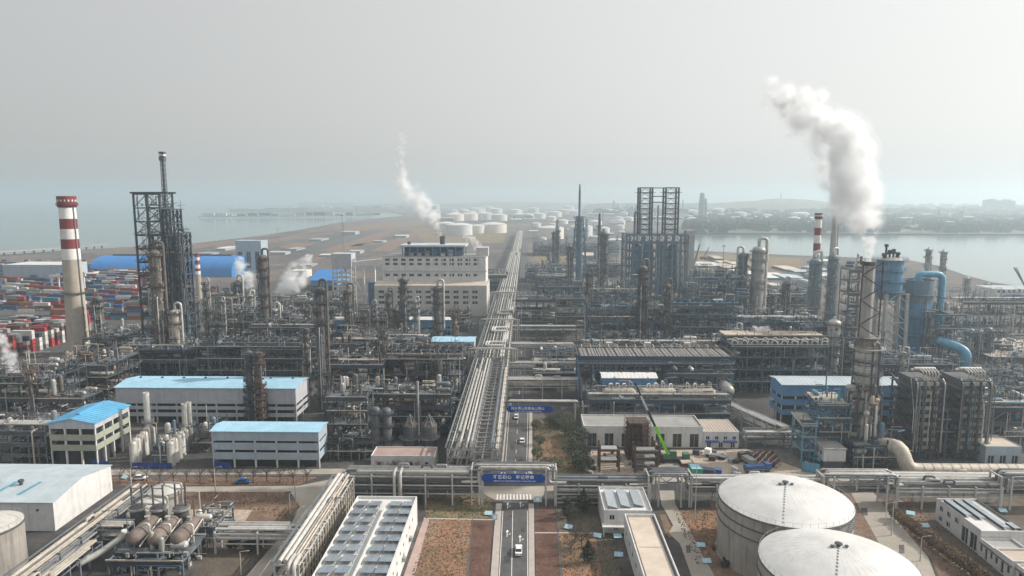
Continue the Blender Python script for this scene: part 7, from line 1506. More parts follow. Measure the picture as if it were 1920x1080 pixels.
hall('blue grey tall hopper house behind the steam left of centre', 444, 492, 512, 452, 22, 'wall_bluegrey', 'roof_pale', 'hopper_house', .5, [('f', 3, 6, 26, 5)]); hall('small white roofed building right of the hopper house', 545, 575, 520, 508, 20, 'wall_white', 'roof_white', 'far_building', .3)
# shipping containers
def container_mesh(L, m_):
    def f(q):
        q.box(-L / 2 + .1, -1.15, .12, L / 2 - .1, 1.15, 2.5)
        for x in (-L / 2, L / 2 - .16):
            for y in (-1.22, 1.06): q.box(x, y, 0, x + .16, y + .16, 2.59)
        for y in (-1.2, 1.06):
            for z in (0.02, 2.43): q.box(-L / 2 + .17, y, z, L / 2 - .17, y + .14, z + .15)
        n = int(L / .8)
        for k in range(n):
            x = -L / 2 + .5 + k * (L - 1) / n
            for y in (-1.2, 1.151): q.box(x, y, .2, x + .35, y + .05, 2.4)
    return shared(('container', L), m_, f)
rr = random.Random(21); CC = ['red', 'rust', 'rust', 'white', 'grey', 'navy', 'blue', 'teal', 'orange', 'red', 'white', 'grey']; NC = {'n': 0}
def container(x, y, z, L, c, lab, rz=0):
    o = put('shipping_container', container_mesh(L, 'box_' + c), None, (x, y, z), rz); tag(o, lab.format({'sky': 'light blue', 'rust': 'dark rust red', 'navy': 'dark navy'}.get(c, c)), 'container', 'shipping containers in the yard'); NC['n'] += 1
xe = gp(131, 640).x; Y0 = 368
for row in range(15):                                            # neat front block, its right side facing the plant
    y = Y0 + row * 5.2; x_end = xe - 3.2 + rr.uniform(-.3, .3)
    for c in range(8):
        if c > 3 + row: continue
        x = x_end - c * 6.3; hgt = 5 - (rr.random() < .3)
        for lv in range(hgt):
            if c and row and lv < hgt - 1: continue
            container(x, y, lv * 2.6 + .06, 6.06, rr.choice(['red', 'white', 'white', 'grey', 'grey', 'rust', 'navy', 'red', 'white', 'grey', 'rust']), '{} container, ' + ('topmost' if lv == hgt - 1 else 'below the top') + (' in front' if row == 0 else ' farther back') + ' in the neat block by the chimney')
for bxp, byp, nx_, ny_, L, hm in ((20, 592, 4, 2, 12.19, 4), (160, 585, 4, 2, 6.06, 3), (215, 575, 4, 2, 6.06, 3), (40, 566, 4, 3, 12.19, 4), (150, 560, 4, 2, 12.19, 3), (225, 555, 3, 3, 6.06, 4), (10, 548, 4, 2, 12.19, 3), (110, 545, 3, 2, 12.19, 4), (200, 540, 4, 2, 12.19, 3), (60, 536, 4, 2, 12.19, 3), (240, 532, 3, 2, 6.06, 3), (345, 545, 2, 2, 6.06, 2), (385, 548, 2, 2, 6.06, 2)):
    p = gp(bxp, byp); dom = rr.choice(CC)
    for i in range(nx_):
        for j in range(ny_):
            hgt = rr.randint(max(1, hm - 2), hm)
            for lv in range(hgt):
                if j > 0 and lv < hgt - 1: continue
                if lv < hgt - 1 and i < nx_ - 1: continue
                container(p.x + i * (L + .4), p.y + j * 2.7, lv * 2.6 + .06, L, dom if rr.random() < .45 else rr.choice(CC + ['sky', 'green']), ('long' if L > 7 else 'short') + ' {} container, ' + ('topmost' if lv == hgt - 1 else 'below the top') + ', in the looser stacks behind the neat block')
V, Fc, MI = [], [], []; seen_ = set(); mcs = ['box_rust', 'box_navy', 'box_grey', 'box_red', 'box_white', 'box_blue', 'box_teal', 'box_orange']
for k in range(1500):                                            # the rest of the yard: stacks past the ones picked out above
    px, row = rr.uniform(-60, 275), rr.uniform(500, 600)
    if row > 583 and px < 140: continue
    p = gp(px, row); L = rr.choice([6.06, 12.19, 12.19]); x0 = round(p.x / 13) * 13; y0 = round(p.y / 5.6) * 5.6
    if (x0, y0) in seen_: continue
    seen_.add((x0, y0)); hz2 = (1 + int(3.4 * abs(sin(x0 * .31 + y0 * .17)))) * 2.6; o_ = len(V); c = int(abs(sin(x0 * 1.7 + y0 * .9)) * 37 + (rr.random() < .5) * rr.randint(0, 7)) % 8
    for lv in range(int(hz2 / 2.6)):
        o_ = len(V); z0, z1 = lv * 2.6, lv * 2.6 + 2.55; x1, y1 = x0 + L, y0 + 2.44
        V += [(x0, y0, z0), (x1, y0, z0), (x1, y1, z0), (x0, y1, z0), (x0, y0, z1), (x1, y0, z1), (x1, y1, z1), (x0, y1, z1)]
        Fc += [(o_ + 4, o_ + 5, o_ + 6, o_ + 7), (o_, o_ + 1, o_ + 5, o_ + 4), (o_ + 1, o_ + 2, o_ + 6, o_ + 5), (o_ + 2, o_ + 3, o_ + 7, o_ + 6), (o_ + 3, o_, o_ + 4, o_ + 7)]; MI += [(c + lv * 3) % 8] * 5
me = bpy.data.meshes.new('container_stacks'); me.from_pydata(V, [], Fc)
for m_ in mcs: me.materials.append(MATS[m_])
me.polygons.foreach_set('material_index', MI); put('container_stacks', me, kind='stuff')
t = thing('yard_crane', 'pale gantry crane standing over the container stacks', 'crane', gp(100, 556));
for x in (0, 24):
    for y in (0, 9): bx('leg', t, x - .6, y - .6, 0, x + .6, y + .6, 18, 'wall_white')
    bx('sill', t, x - .5, .6, .3, x + .5, 8.4, 1.2, 'wall_white')
bx('girder', t, -2, -.8, 18.02, 26, .8, 20, 'wall_white'); bx('girder', t, -2, 8.2, 18.02, 26, 9.8, 20, 'wall_white'); bx('trolley', t, 9, -1, 20.02, 14, 10, 22, 'box_blue'); bx('cab', t, 9, 2, 14.5, 12, 5, 17.5, 'box_blue')
# quay wall and jetty with legs along the left shore
for lab, pts, m_ in (('long jetty on dark piles along the left shore', ((-60, 484), (110, 472), (200, 465)), 'concrete'), ('far jetty on piles across the left water', ((372, 408), (500, 408), (700, 406)), 'clad_dark'), ('faint far jetty beyond the left water', ((440, 396), (560, 394.5), (640, 394)), 'clad_grey')):
    P = [gp(*q) for q in pts]; t = thing('jetty', lab, 'jetty', P[0])
    for a, b in zip(P, P[1:]):
        d = b - a; a_ = a - P[0]; b_ = b - P[0]; L = d.length; wd = 9 if L < 900 else 22; n = max(3, int(L / (14 if L < 900 else 60)))
        MB().bar(a_ + Vector((0, 0, 6)), b_ + Vector((0, 0, 6)), wd, 2.0).build('deck', m_, t)
        for k in range(n):
            c = a_.lerp(b_, (k + .5) / n); bx('pile', t, c.x - .9, c.y - .9 - wd * .3, -4, c.x + .9, c.y + .9 - wd * .3, 5, 'clad_dark')
    if 'far' in lab:
        for k in range(5): c = P[0].lerp(P[-1], (k + .5) / 5) - P[0]; bx('mast', t, c.x - .8, c.y, 7, c.x + .8, c.y + 1.6, rr.uniform(25, 60), 'steel_grey')
        for k in range(16): c = P[0].lerp(P[-1], (k + .3) / 16) - P[0]; bx('shed', t, c.x, c.y + 6, 7, c.x + rr.uniform(30, 90), c.y + 20, rr.uniform(12, 24), rr.choice(['wall_white', 'wall_grey', 'steel_blue', 'clad_dark']))
# storage tanks in the distance
far = [(861, 440, 25, 20), (925, 436, 25, 17), (894, 437, 16, 15), (836, 434, 18, 17), (852, 414, 18, 13), (880, 413, 16, 13), (908, 412, 16, 13), (936, 414, 15, 12), (1033, 447, 24, 22), (1089, 443, 22, 20), (1010, 410, 13, 10), (1040, 407, 13, 10), (975, 412, 14, 11), (965, 402, 12, 9), (930, 400, 12, 9), (1000, 398, 10, 8), (1388, 405, 11, 7), (1410, 410, 10, 5), (1432, 412, 8, 6), (1500, 408, 16, 9), (1360, 402, 9, 7), (900, 398, 10, 8), (870, 400, 10, 7), (1060, 402, 11, 9), (1330, 406, 9, 7), (1005, 425, 9, 7)]
for k, (px, row, rw, hh) in enumerate(far):
    p = gp(px, row); s_ = 1 / ppm(p); near = hh >= 15
    storage_tank('pale storage tank with a domed roof in the hazy far tank farm' if not near else {861: 'wide white far tank in front of the farm, left of two', 925: 'wide white far tank in front of the farm, right of two', 894: 'white far tank between the two wide ones', 836: 'white far tank half behind the power house steam', 1033: 'white domed far tank right of the spine rack end', 1089: 'white domed far tank behind the lattice flare tower'}.get(px, 'pale far tank'), 0, 0, rw * s_, hh * s_ * .92, rw * s_ * .16, shell='tank_far' if k % 3 else 'tank_far_grey', roof='tank_roof', girders=1, fine=False, n=32, loc=p, group='far pale tanks' if not near else None)
rq = random.Random(31)
for k in range(52):
    z_ = k % 4
    px, row = ((rq.uniform(800, 960), rq.uniform(394, 412)), (rq.uniform(960, 1180), rq.uniform(392, 420)), (rq.uniform(1290, 1560), rq.uniform(398, 420)), (rq.uniform(1000, 1190), rq.uniform(420, 450)))[z_]
    p = gp(px, row); s_ = 1 / ppm(p); rw = rq.uniform(5, 12); hh = rw * rq.uniform(.6, 1.0)
    storage_tank('small pale hazy tank ' + ('in the farm left of the spine rack', 'in the farm beyond the spine rack end', 'on the far shore across the bay', 'among the hazy works right of the spine rack')[z_], 0, 0, rw * s_, hh * s_, rw * s_ * .2, shell='tank_far' if k % 3 else 'tank_far_grey', roof='tank_roof', girders=0, fine=False, n=24, loc=p, group='small hazy tanks')
for k in range(34):
    z_ = k % 3
    px, row = ((rq.uniform(995, 1170), rq.uniform(440, 530)), (rq.uniform(1120, 1240), rq.uniform(396, 420)), (rq.uniform(1300, 1900), rq.uniform(402, 425)))[z_]
    p = gp(px, row); h = zat(p, row - rq.uniform(14, 44) * (1 if z_ == 0 else .55)); r = rq.uniform(1.8, 4.2) / ppm(p); t = thing('hazy_column', ('thin', 'stout')[k % 2] + ' hazy column ' + ('between the spine rack and the derrick block', 'of the distant works beside the derricks', 'on the far bay shore')[z_] + (' with a dark cap' if k % 5 == 0 else ''), 'column', p, 0, 'hazy distant columns')
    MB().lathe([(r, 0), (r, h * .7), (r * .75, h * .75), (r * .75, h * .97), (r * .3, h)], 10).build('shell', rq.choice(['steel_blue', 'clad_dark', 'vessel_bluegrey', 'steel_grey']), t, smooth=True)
    for f in (.45, .7, .93): put('platform', ring_platform(round(r, 1), max(1.2, r * .35), 'steel_blue'), t, (0, 0, h * f))
    if k % 5 == 0: MB().lathe([(r * .8, 0), (r * .8, h * .05), (r * .3, h * .09)], 10).build('cap', 'steel_dark', t, (0, 0, h * .96), smooth=True)
for k, (px0, px1, row, top, D_) in enumerate(((1000, 1060, 480, 462, 60), (1075, 1160, 478, 462, 60), (1100, 1165, 520, 498, 50), (1005, 1065, 545, 522, 40), (905, 950, 545, 520, 40), (1300, 1380, 545, 518, 50))):
    unit('faint hazy open frame ' + ('nearest the spine rack end', 'beside the lattice flare tower', 'under the many ringed column', 'right of the spine rack at mid distance', 'left of the spine rack beside the power house', 'between the derrick block and big columns')[k], px0, px1, row, D_, top, 3, 'steel_blue', 120 + k, 'process_unit', 14, .9, mats=['steel_blue', 'vessel_bluegrey', 'clad_grey', 'steel_grey', 'clad_light'], poke=5)
# far plants, towers, blocks
for k, (px, row, top, wd) in enumerate(((1151, 398, 376, 5), (1158, 398, 382, 4), (1175, 398, 383, 4), (1181, 398, 384, 3), (1315, 412, 361, 12), (1322, 412, 372, 6), (1280, 400, 374, 3), (1463, 392, 362, 3), (1228, 412, 395, 3))):
    p = gp(px, row); h = zat(p, top); r = wd / ppm(p) / 2; t = thing('far_tower', 'faint hazy tower of the far plant, ' + ('first of the distant cluster', 'second of the distant cluster', 'third of the distant cluster', 'last of the distant cluster', 'broad one left of the bay', 'slim one beside the broad one', 'thin one right of the derricks', 'on top of the hill', 'small one by the derricks')[k], 'tower', p)
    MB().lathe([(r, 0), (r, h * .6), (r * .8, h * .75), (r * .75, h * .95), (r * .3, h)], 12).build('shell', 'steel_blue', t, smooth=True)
    for f in (.4, .62, .8): put('platform', ring_platform(round(r, 1), max(1.5, r * .3), 'steel_blue'), t, (0, 0, h * f))
for k, (px, row, top, wd) in enumerate(((1861, 403, 373, 24), (1890, 403, 374, 24))):
    p = gp(px, row); h = zat(p, top); W = wd / ppm(p); t = thing('far_block', 'faint twin residential block on the far shore, ' + ('left', 'right')[k], 'building', p)
    for j in range(3): bx('wing', t, -W / 2 + W * j / 3 + .5, 0, 0, -W / 2 + W * (j + 1) / 3 - .5, 40, h * (.94, 1.0, .92)[j], 'wall_grey')
    for j in range(10): bx('floor_band', t, -W / 2, -1, h * .09 * (j + .6), W / 2, -.1, h * .09 * (j + .6) + 1.5, 'wall_bluegrey')
rr = random.Random(8)
def far_shed(px, row, wd, hh, lab, m_, rf):
    p = gp(px, row); s_ = 1 / ppm(p); W, D2, h = wd * s_, rr.uniform(20, 60), hh * s_; t = thing('far_shed', lab, 'building', p, 0, 'hazy far sheds'); bx('wall', t, 0, 0, 0, W, D2, h, m_); MB().prism_x([(-1, h), (D2 / 2, h * 1.25), (D2 + 1, h)], -1, W + 1).build('roof', rf, t)
for k, (px, row, wd_) in enumerate(((370, 478, 26), (405, 470, 18), (505, 478, 30), (540, 470, 16), (600, 482, 34), (655, 476, 20), (580, 452, 22), (470, 458, 14), (640, 440, 26), (700, 455, 18), (740, 446, 22), (350, 500, 20), (560, 500, 24))):
    far_shed(px, row, wd_, 3 + k % 3, ('grey', 'white', 'beige')[k % 3] + ' roofed low shed on the left field ' + ('near the blue vault', 'near the hopper house', 'by the field road', 'towards the water')[(k * 7) % 4], 'wall_bluegrey', ('roof_grey', 'roof_white', 'roof_beige')[k % 3])
for k in range(150):
    q = rr.random()
    if q < .35: px, row = rr.uniform(985, 1290), rr.uniform(430, 540)
    elif q < .6: px, row = rr.uniform(560, 1240), rr.uniform(392, 418)
    elif q < .8: px, row = rr.uniform(1120, 1900), rr.uniform(406, 430)
    else: px, row = rr.uniform(1300, 1560), rr.uniform(490, 545)
    if .35 < q < .6 and px < 760: row = rr.uniform(389, 395)
    if 1165 < px < 1300 and row > 440: continue
    if row > 432 and 950 < px < 992: continue
    wm_ = rr.choice(['wall_bluegrey', 'wall_grey', 'steel_blue', 'wall_cream', 'steel_grey']); rf_ = rr.choice(['roof_pale', 'roof_grey', 'roof_white', 'roof_beige', 'steel_navy']); wd_ = rr.uniform(12, 34)
    zone = 'right of the spine rack' if q < .35 else ('near the far tank farm' if q < .6 else ('on the far bay shore' if q < .8 else 'on the near bay shore'))
    far_shed(px, row, wd_, rr.uniform(3, 7), ('long' if wd_ > 23 else 'small') + ' hazy shed with ' + {'roof_pale': 'pale blue', 'roof_grey': 'grey', 'roof_white': 'white', 'roof_beige': 'beige', 'steel_navy': 'dark blue'}[rf_] + ' roof and ' + {'wall_bluegrey': 'blue grey', 'wall_grey': 'grey', 'steel_blue': 'blue', 'wall_cream': 'cream', 'steel_grey': 'dark grey'}[wm_] + ' walls ' + zone, wm_, rf_)
hall('white shed with a blue wave front near the right edge by the bay', 1866, 2000, 566, 543, 30, 'wall_white', 'roof_pale', 'wave_shed', .3, [('f', 14, 8, 10.5, 2.2)])
A = gp(1866, 566); t = thing('wave_banner', 'blue wave shaped banner on the front of the white shed', 'banner', (A.x + 4, A.y - .3, 0)); MB().add([(x, 0, 1.5) for x in range(0, 60, 4)] + [(x, 0, 5.2 + 1.6 * sin(x / 8)) for x in range(0, 60, 4)], [(k, k + 1, k + 16, k + 15) for k in range(14)]).build('cloth', 'tent_blue', t)
for k, (x0, r0, x1, r1) in enumerate(((1300, 500, 1312, 458), (1318, 486, 1330, 462), (1896, 500, 1925, 540))):
    p = gp(x0, r0 if k < 2 else 560); Yq = p.y; za, zb = zat((0, Yq), r0), zat((0, Yq), r1); t = thing('lattice_crane', 'thin lattice crane jib on the bay shore, ' + ('taller left one', 'smaller right one', 'at the right edge')[k], 'crane', p); q = MB(); a, b = Vector((0, 0, max(2, za))), Vector((xw(x1, Yq, zb) - p.x, 0, zb)); q.bar(a, b, 1.6, .5); q.bar(a + Vector((2, 0, 0)), b, .6); q.build('jib', 'steel_dark', t); bx('body', t, -4, -3, 0, 4, 3, 4, 'box_orange'); bx('track', t, -5, -3.4, 0, 5, -3.02, 1.4, 'tyre')
for k, (px, row, top) in enumerate(((1355, 520, 462), (522, 460, 430), (643, 470, 405))):
    p = gp(px, row); t = thing('light_mast', 'thin tall floodlight mast, ' + ('by the bay', 'on the left field', 'beyond the conveyor tower')[k], 'mast', p); h = zat(p, top); rod('pole', t, (0, 0, 0), (0, 0, h), .35, 'steel_grey'); bx('lamp_head', t, -1.5, -.5, h, 1.5, .5, h + 1.2, 'steel_dark')
# ---- street lamps, cars
def lamp(lab, px, row, top, arm=1.6):
    p = gp(px, row); h = zat(p, top); t = thing('street_lamp', lab, 'street lamp', p, 0, 'street lamps in the plant'); MB().lathe([(.16, 0), (.13, h * .5), (.09, h)], 10).build('pole', 'post_white', t, smooth=True)
    pipe('arm', t, [(0, 0, h - .1), (0, 0, h + .2), (arm, 0, h + .45)], .06, 'post_white'); bx('lamp_head', t, arm - .1, -.12, h + .38, arm + .7, .12, h + .52, 'steel_light')
for k, a in enumerate(((404, 922, 878, 'pale street lamp at the field edge below the blue grey hall'), (247, 920, 878, 'pale street lamp right of the white hall'), (554, 935, 895, 'pale street lamp where the drive bends'), (544, 965, 927, 'pale street lamp beside the brown field'), (452, 1078, 1036, 'pale street lamp at the bottom by the drive'), (1303, 972, 872, 'tall pale lamp left of the big tank, by the footpath'), (1671, 1004, 943, 'pale lamp at the service lane, farther one'), (1725, 1052, 1008, 'pale lamp at the service lane, nearer one'), (1660, 985, 945, 'thin pale lamp beside the right portal'), (506, 978, 1012, None))):
    if a[3]: lamp(a[3], a[0], a[1], a[2])
def car(lab, px, row, m_, rz=pi / 2, suv=False):
    t = thing('car', lab, 'car', gp(px, row, .07), rz); h = 1.0 if suv else .85
    MB().prism_x([(-.88, .35), (.88, .35), (.9, .6), (.84, h), (-.84, h), (-.9, .6)], -2.25, 2.25).build('body', m_, t)
    prf = [(-1.5, h), (1.2, h), (.6, h + .58), (-1.2, h + .6)]
    q = MB(); q.add([(x, -.76 if z == h else -.62, z) for x, z in prf] + [(x, .76 if z == h else .62, z) for x, z in prf], [(0, 1, 2, 3), (7, 6, 5, 4), (1, 5, 6, 2), (3, 7, 4, 0), (2, 6, 7, 3)]); q.build('window_band', 'glass_dark', t)
    bx('roof', t, -1.15, -.62, h + .585, .58, .62, h + .66, m_); bx('bumper', t, 2.25, -.8, .35, 2.34, .8, .6, m_ if m_ != 'car_white' else 'car_dark')
    for x in (-1.4, 1.4):
        for y in (-.85, .85): w_ = drum('wheel', t, (x, y, .33), .24, .33, 'tyre', 'y', 14); 
    for y in (-.6, .6): bx('headlight', t, 2.26, y - .18, .62, 2.3, y + .18, .76, 'sign_white'); bx('tail_light', t, -2.3, y - .18, .62, -2.26, y + .18, .78, 'car_red')
car('white estate car on the near road, closest to the bottom edge', 972.5, 1036, 'car_white', pi / 2, True); car('white car in the right lane before the far blue sign', 979, 829, 'car_white'); car('white car just under the far blue sign', 968, 784, 'car_white', -pi / 2); car('dark car far up the road under the pipe bridges', 966, 676, 'car_dark', -pi / 2)
car('white car parked beside the brown verge by the white hall', 262, 899, 'car_white', .1); car('blue car parked on the brown verge under the blue grey hall', 456, 906, 'car_blue', .1)
for k, (px, row, s_) in enumerate(((1008, 951, 0), (928, 985, 1))):
    t = thing('road_sign', 'pale blue road sign board by the kerb, ' + ('right of the crossing', 'left kerb below the crossing')[k], 'sign', gp(px, row)); rod('pole', t, (0, 0, 0), (0, 0, 3.4), .07, 'steel_light'); bx('board', t, -1.2 if not s_ else -.7, -.06, 1.6, 1.2 if not s_ else .7, 0, 3.3, 'board_lightblue'); bx('panel', t, -.4, -.09, 2.0, .4, -.07, 2.9, 'sign_white')
# ---- trees
def leaf_crown(q, c, rad, n, sz, rr, cone=False):
    for _ in range(n):
        while True:
            x, y, z = rr.uniform(-1, 1), rr.uniform(-1, 1), rr.uniform(-1, 1)
            d = x * x + y * y + z * z
            if .25 < d < 1: break
        if cone: f = (1 - (z + 1) / 2) ** .8 * (0.75 + .25 * sin(z * 14)); x *= f * 1.25; y *= f * 1.25
        p = Vector((c[0] + x * rad[0], c[1] + y * rad[1], c[2] + z * rad[2])); u = Vector((rr.gauss(0, 1), rr.gauss(0, 1), rr.gauss(0, .6))).normalized(); v = u.orthogonal().normalized(); s_ = sz * rr.uniform(.6, 1.4)
        q.add([p + u * s_, p + v * s_ * .7, p - u * s_, p - v * s_ * .7], [(0, 1, 2, 3)])
def tree(lab, px, row, h, wd, m_='leaf_dark', cone=False, n=420, seed=1, cat='tree', group=None, name='tree'):
    rr = random.Random(seed); t = thing(name, lab, cat, gp(px, row), 0, group); MB().tube([(0, 0, 0), (.1, 0, h * .35), (0, .1, h * .85)], [.22 * h / 6, .15 * h / 6, .03], 7, 0).build('trunk', 'bark', t, smooth=True)
    q = MB(); leaf_crown(q, (0, 0, h * .57), (wd / 2, wd / 2, h * .46), n, .28 * max(1, h / 8), rr, cone)
    if not cone:
        for _ in range(5): a = rr.uniform(0, 6.3); leaf_crown(q, (wd * .3 * cos(a), wd * .3 * sin(a), h * rr.uniform(.4, .75)), (wd * .3, wd * .3, h * .2), n // 6, .28 * max(1, h / 8), rr)
    q.build('crown', m_, t); return t
def bare_tree(lab, px, row, h, seed, group=None):
    rr = random.Random(seed); t = thing('bare_tree', lab, 'tree', gp(px, row), 0, group); MB().tube([(0, 0, 0), (.1, 0, h * .3), (0, .1, h * .6)], [.16, .11, .05], 6, 0).build('trunk', 'bark', t)
    q = MB()
    for k in range(26):
        a = rr.uniform(0, 6.3); z0 = h * rr.uniform(.25, .6); p0 = Vector((0, 0, z0)); p1 = p0 + Vector((cos(a), sin(a), rr.uniform(.6, 1.4))) * h * .22; q.bar(p0, p1, .05)
        for j in range(3): b = a + rr.uniform(-1, 1); q.bar(p1, p1 + Vector((cos(b), sin(b), rr.uniform(.4, 1.3))) * h * .13, .03)
    q.build('branches', 'bark', t)
for k, a in enumerate(((1064, 972, 6.5, 5.5, 'dark conifer on the shaded lawn, front left of the pair'), (1094, 960, 7, 6, 'dark conifer on the shaded lawn, rear right of the pair'), (1103, 1056, 6, 5, 'dark conifer on the dry lawn near the bottom edge'))): tree(a[4], a[0], a[1], a[2], a[3], 'leaf_dark', True, 900, k)
for k, (px, row, h, wd) in enumerate(((1060, 815, 9, 9), (1075, 825, 8, 9), (1082, 842, 9, 8), (1070, 855, 7, 8), (1086, 868, 8, 8), (1092, 885, 6, 7), (1078, 878, 6, 7), (1045, 806, 6, 7))): tree('dark green tree of the little park left of the substation', px, row, h, wd, 'leaf_dark' if k % 3 else 'leaf_olive', False, 500, 20 + k, group='dark green trees of the little park')
for k, (px, row, h, wd) in enumerate(((1008, 862, 5, 4), (1012, 835, 4, 4), (1024, 880, 4, 5), (1040, 885, 5, 5), (1006, 805, 4, 4), (1030, 800, 4, 5))): tree('olive bush on the park lawn beside the road', px, row, h, wd, 'leaf_olive', False, 200, 40 + k, 'bush', 'olive bushes on the park lawn', 'bush')
for k, (px, row, h, wd) in enumerate(((1012, 655, 8, 10), (1028, 650, 9, 11), (1040, 658, 8, 9), (1018, 632, 8, 9), (1034, 630, 8, 10), (1050, 645, 8, 9))): tree('dark tree beside the road in front of the framed storeys', px, row, h, wd, 'leaf_dark', False, 300, 50 + k, group='dark trees beside the far road')
for k, (px, row) in enumerate(((1078, 1018), (1090, 1030), (1070, 1040), (1100, 1026))): bare_tree('bare thin tree on the dry lawn right of the road', px, row, 6, 60 + k, 'bare trees on the dry lawn')
for k in range(16): bare_tree('bare small tree along the brown verge below the blue roofed halls', 200 + k * 25, 903 + (k % 3), 5.5, 80 + k, 'bare trees along the brown verge')
for k in range(5): bare_tree('bare tree in front of the low cream shed', 712 + k * 17 + (k % 2) * 4, 886, 4.5, 110 + k, 'bare trees before the cream shed')
for k in range(17):
    f = k / 16; px, row = 1678 + f * 165, 975 + f * 120
    tree('clipped brown bush in the row along the service lane', px, row, 3.6, 3.2, 'leaf_brown', False, 260, 130 + k, 'bush', 'clipped brown bushes along the lane', 'bush')
for k in range(14):
    f = k / 13; tree('low dark bush at the foot of the front tanks', 1338 + (k * 29) % 60, 1030 + (k * 13) % 34, 1.3, 1.2, 'leaf_dark' if k % 2 else 'leaf_brown', False, 90, 160 + k, 'bush', 'low bushes by the front tanks', 'bush')
for k, (px, row) in enumerate(((490, 1022), (478, 1016), (440, 1030), (470, 1035), (500, 1012))): tree('dark scrubby bush on the soil verge by the drive', px, row, 3, 3.5, 'leaf_dark', False, 160, 180 + k, 'bush', 'scrubby bushes by the drive', 'bush')
# ================================================================== steam plumes: puffs of vapour as real volumes
def steam_material(name, dens, scale, thr):
    m = bpy.data.materials.new(name); m.use_nodes = True; t = m.node_tree; t.nodes.clear()
    out = t.nodes.new('ShaderNodeOutputMaterial'); pv = t.nodes.new('ShaderNodeVolumePrincipled'); L = t.links
    pv.inputs['Color'].default_value = (.97, .975, .98, 1); pv.inputs['Anisotropy'].default_value = 0.3; pv.inputs['Density Attribute'].default_value = ''
    geo = t.nodes.new('ShaderNodeNewGeometry'); tc = t.nodes.new('ShaderNodeTexCoord')
    nz = t.nodes.new('ShaderNodeTexNoise'); nz.inputs['Scale'].default_value = scale; nz.inputs['Detail'].default_value = 8; nz.inputs['Roughness'].default_value = .6
    L.new(tc.outputs['Object'], nz.inputs['Vector'])
    mr = t.nodes.new('ShaderNodeMapRange'); mr.inputs[1].default_value = thr - .08; mr.inputs[2].default_value = thr + .10; mr.inputs[3].default_value = 0.0; mr.inputs[4].default_value = dens * 1.6
    L.new(nz.outputs[0], mr.inputs[0]); L.new(mr.outputs[0], pv.inputs['Density']); L.new(pv.outputs[0], out.inputs['Volume']); MATS[name] = m
def puff_tree(name, voxel):
    g = bpy.data.node_groups.new(name, 'GeometryNodeTree'); g.interface.new_socket('Geometry', in_out='INPUT', socket_type='NodeSocketGeometry'); g.interface.new_socket('Geometry', in_out='OUTPUT', socket_type='NodeSocketGeometry')
    n = g.nodes; i, o = n.new('NodeGroupInput'), n.new('NodeGroupOutput'); mp = n.new('GeometryNodeMeshToPoints'); na = n.new('GeometryNodeInputNamedAttribute'); na.data_type = 'FLOAT'; na.inputs['Name'].default_value = 'puff'
    pv = n.new('GeometryNodePointsToVolume'); pv.resolution_mode = 'VOXEL_SIZE'; pv.inputs['Voxel Size'].default_value = voxel; pv.inputs['Density'].default_value = 1.0
    vm = n.new('GeometryNodeVolumeToMesh'); vm.inputs['Threshold'].default_value = .1
    L = g.links.new; L(i.outputs[0], mp.inputs[0]); L(na.outputs[0], mp.inputs['Radius']); L(na.outputs[0], pv.inputs['Radius']); L(mp.outputs[0], pv.inputs['Points']); L(pv.outputs[0], vm.inputs[0]); L(vm.outputs[0], o.inputs[0]); return g
def plume(label, Y, path, dens, voxel, seed, n=300, scale=.09, thr=.5, spread=1.0):
    """path: (photo column, row, half width in photo pixels, fullness) at distance Y"""
    rr = random.Random(seed); P = []
    for px, row, wd, full in path:
        z = zat((0, Y), row); x = xw(px, Y, z); P.append((Vector((x, Y, z)), wd / ppm((x, Y, z)), full))
    base = P[0][0].copy(); vs, rs = [], []
    for k in range(n):
        f = rr.random() * (len(P) - 1); i = int(f); f -= i; a, b = P[i], P[min(i + 1, len(P) - 1)]
        if rr.random() > a[2] * (1 - f) + b[2] * f: continue
        c = a[0].lerp(b[0], f) - base; w_ = a[1] * (1 - f) + b[1] * f
        ang, rad = rr.uniform(0, 2 * pi), sqrt(rr.random()) * w_ * .72 * spread
        vs.append(c + Vector((cos(ang) * rad, sin(ang) * rad * .8, rr.uniform(-.5, .5) * w_))); rs.append(w_ * rr.uniform(.22, .5))
    tmps = []
    for lay, (sc_, dn) in enumerate(((1.25, .10), (.85, .38), (.52, 1.0))):             # thin outside, denser inside
        me = bpy.data.meshes.new('puffs'); me.from_pydata([tuple(v) for v in vs], [], []); at = me.attributes.new('puff', 'FLOAT', 'POINT'); at.data.foreach_set('value', [max(voxel * .8, r * sc_) for r in rs])
        tmp = put('puffs', me); md = tmp.modifiers.new('puffs', 'NODES'); md.node_group = puff_tree('puffs_%d_%d' % (seed, lay), voxel * (1.0, .9, .8)[lay])
        nm = 'steam_vapour_%d_%d' % (seed, lay); steam_material(nm, dens * dn, scale, thr); tmps.append((tmp, nm))
    PLUMES.append((tmps, base, label))
PLUMES = []
YS_ = gp(1612, 858).y; Yp = 545
plume('big white steam plume leaning left from the stack above the regenerator', YS_,
      [(1627, 488, 8, 1), (1630, 462, 11, 1), (1629, 438, 18, 1), (1618, 410, 34, 1), (1602, 382, 50, 1), (1598, 350, 50, 1), (1590, 320, 48, 1), (1584, 290, 54, 1), (1570, 262, 54, 1), (1545, 235, 44, .75), (1516, 210, 42, .5), (1484, 192, 38, .36), (1456, 180, 28, .26), (1440, 152, 18, .16)], .36, .75, 1, 1000, .15, .5)
plume('thin torn steam veil drifting left of the big plume', YS_ + 4, [(1560, 330, 30, .6), (1520, 290, 34, .5), (1480, 240, 30, .5), (1450, 200, 26, .4), (1440, 165, 20, .4)], .12, 1.2, 2, 160, .07, .55)
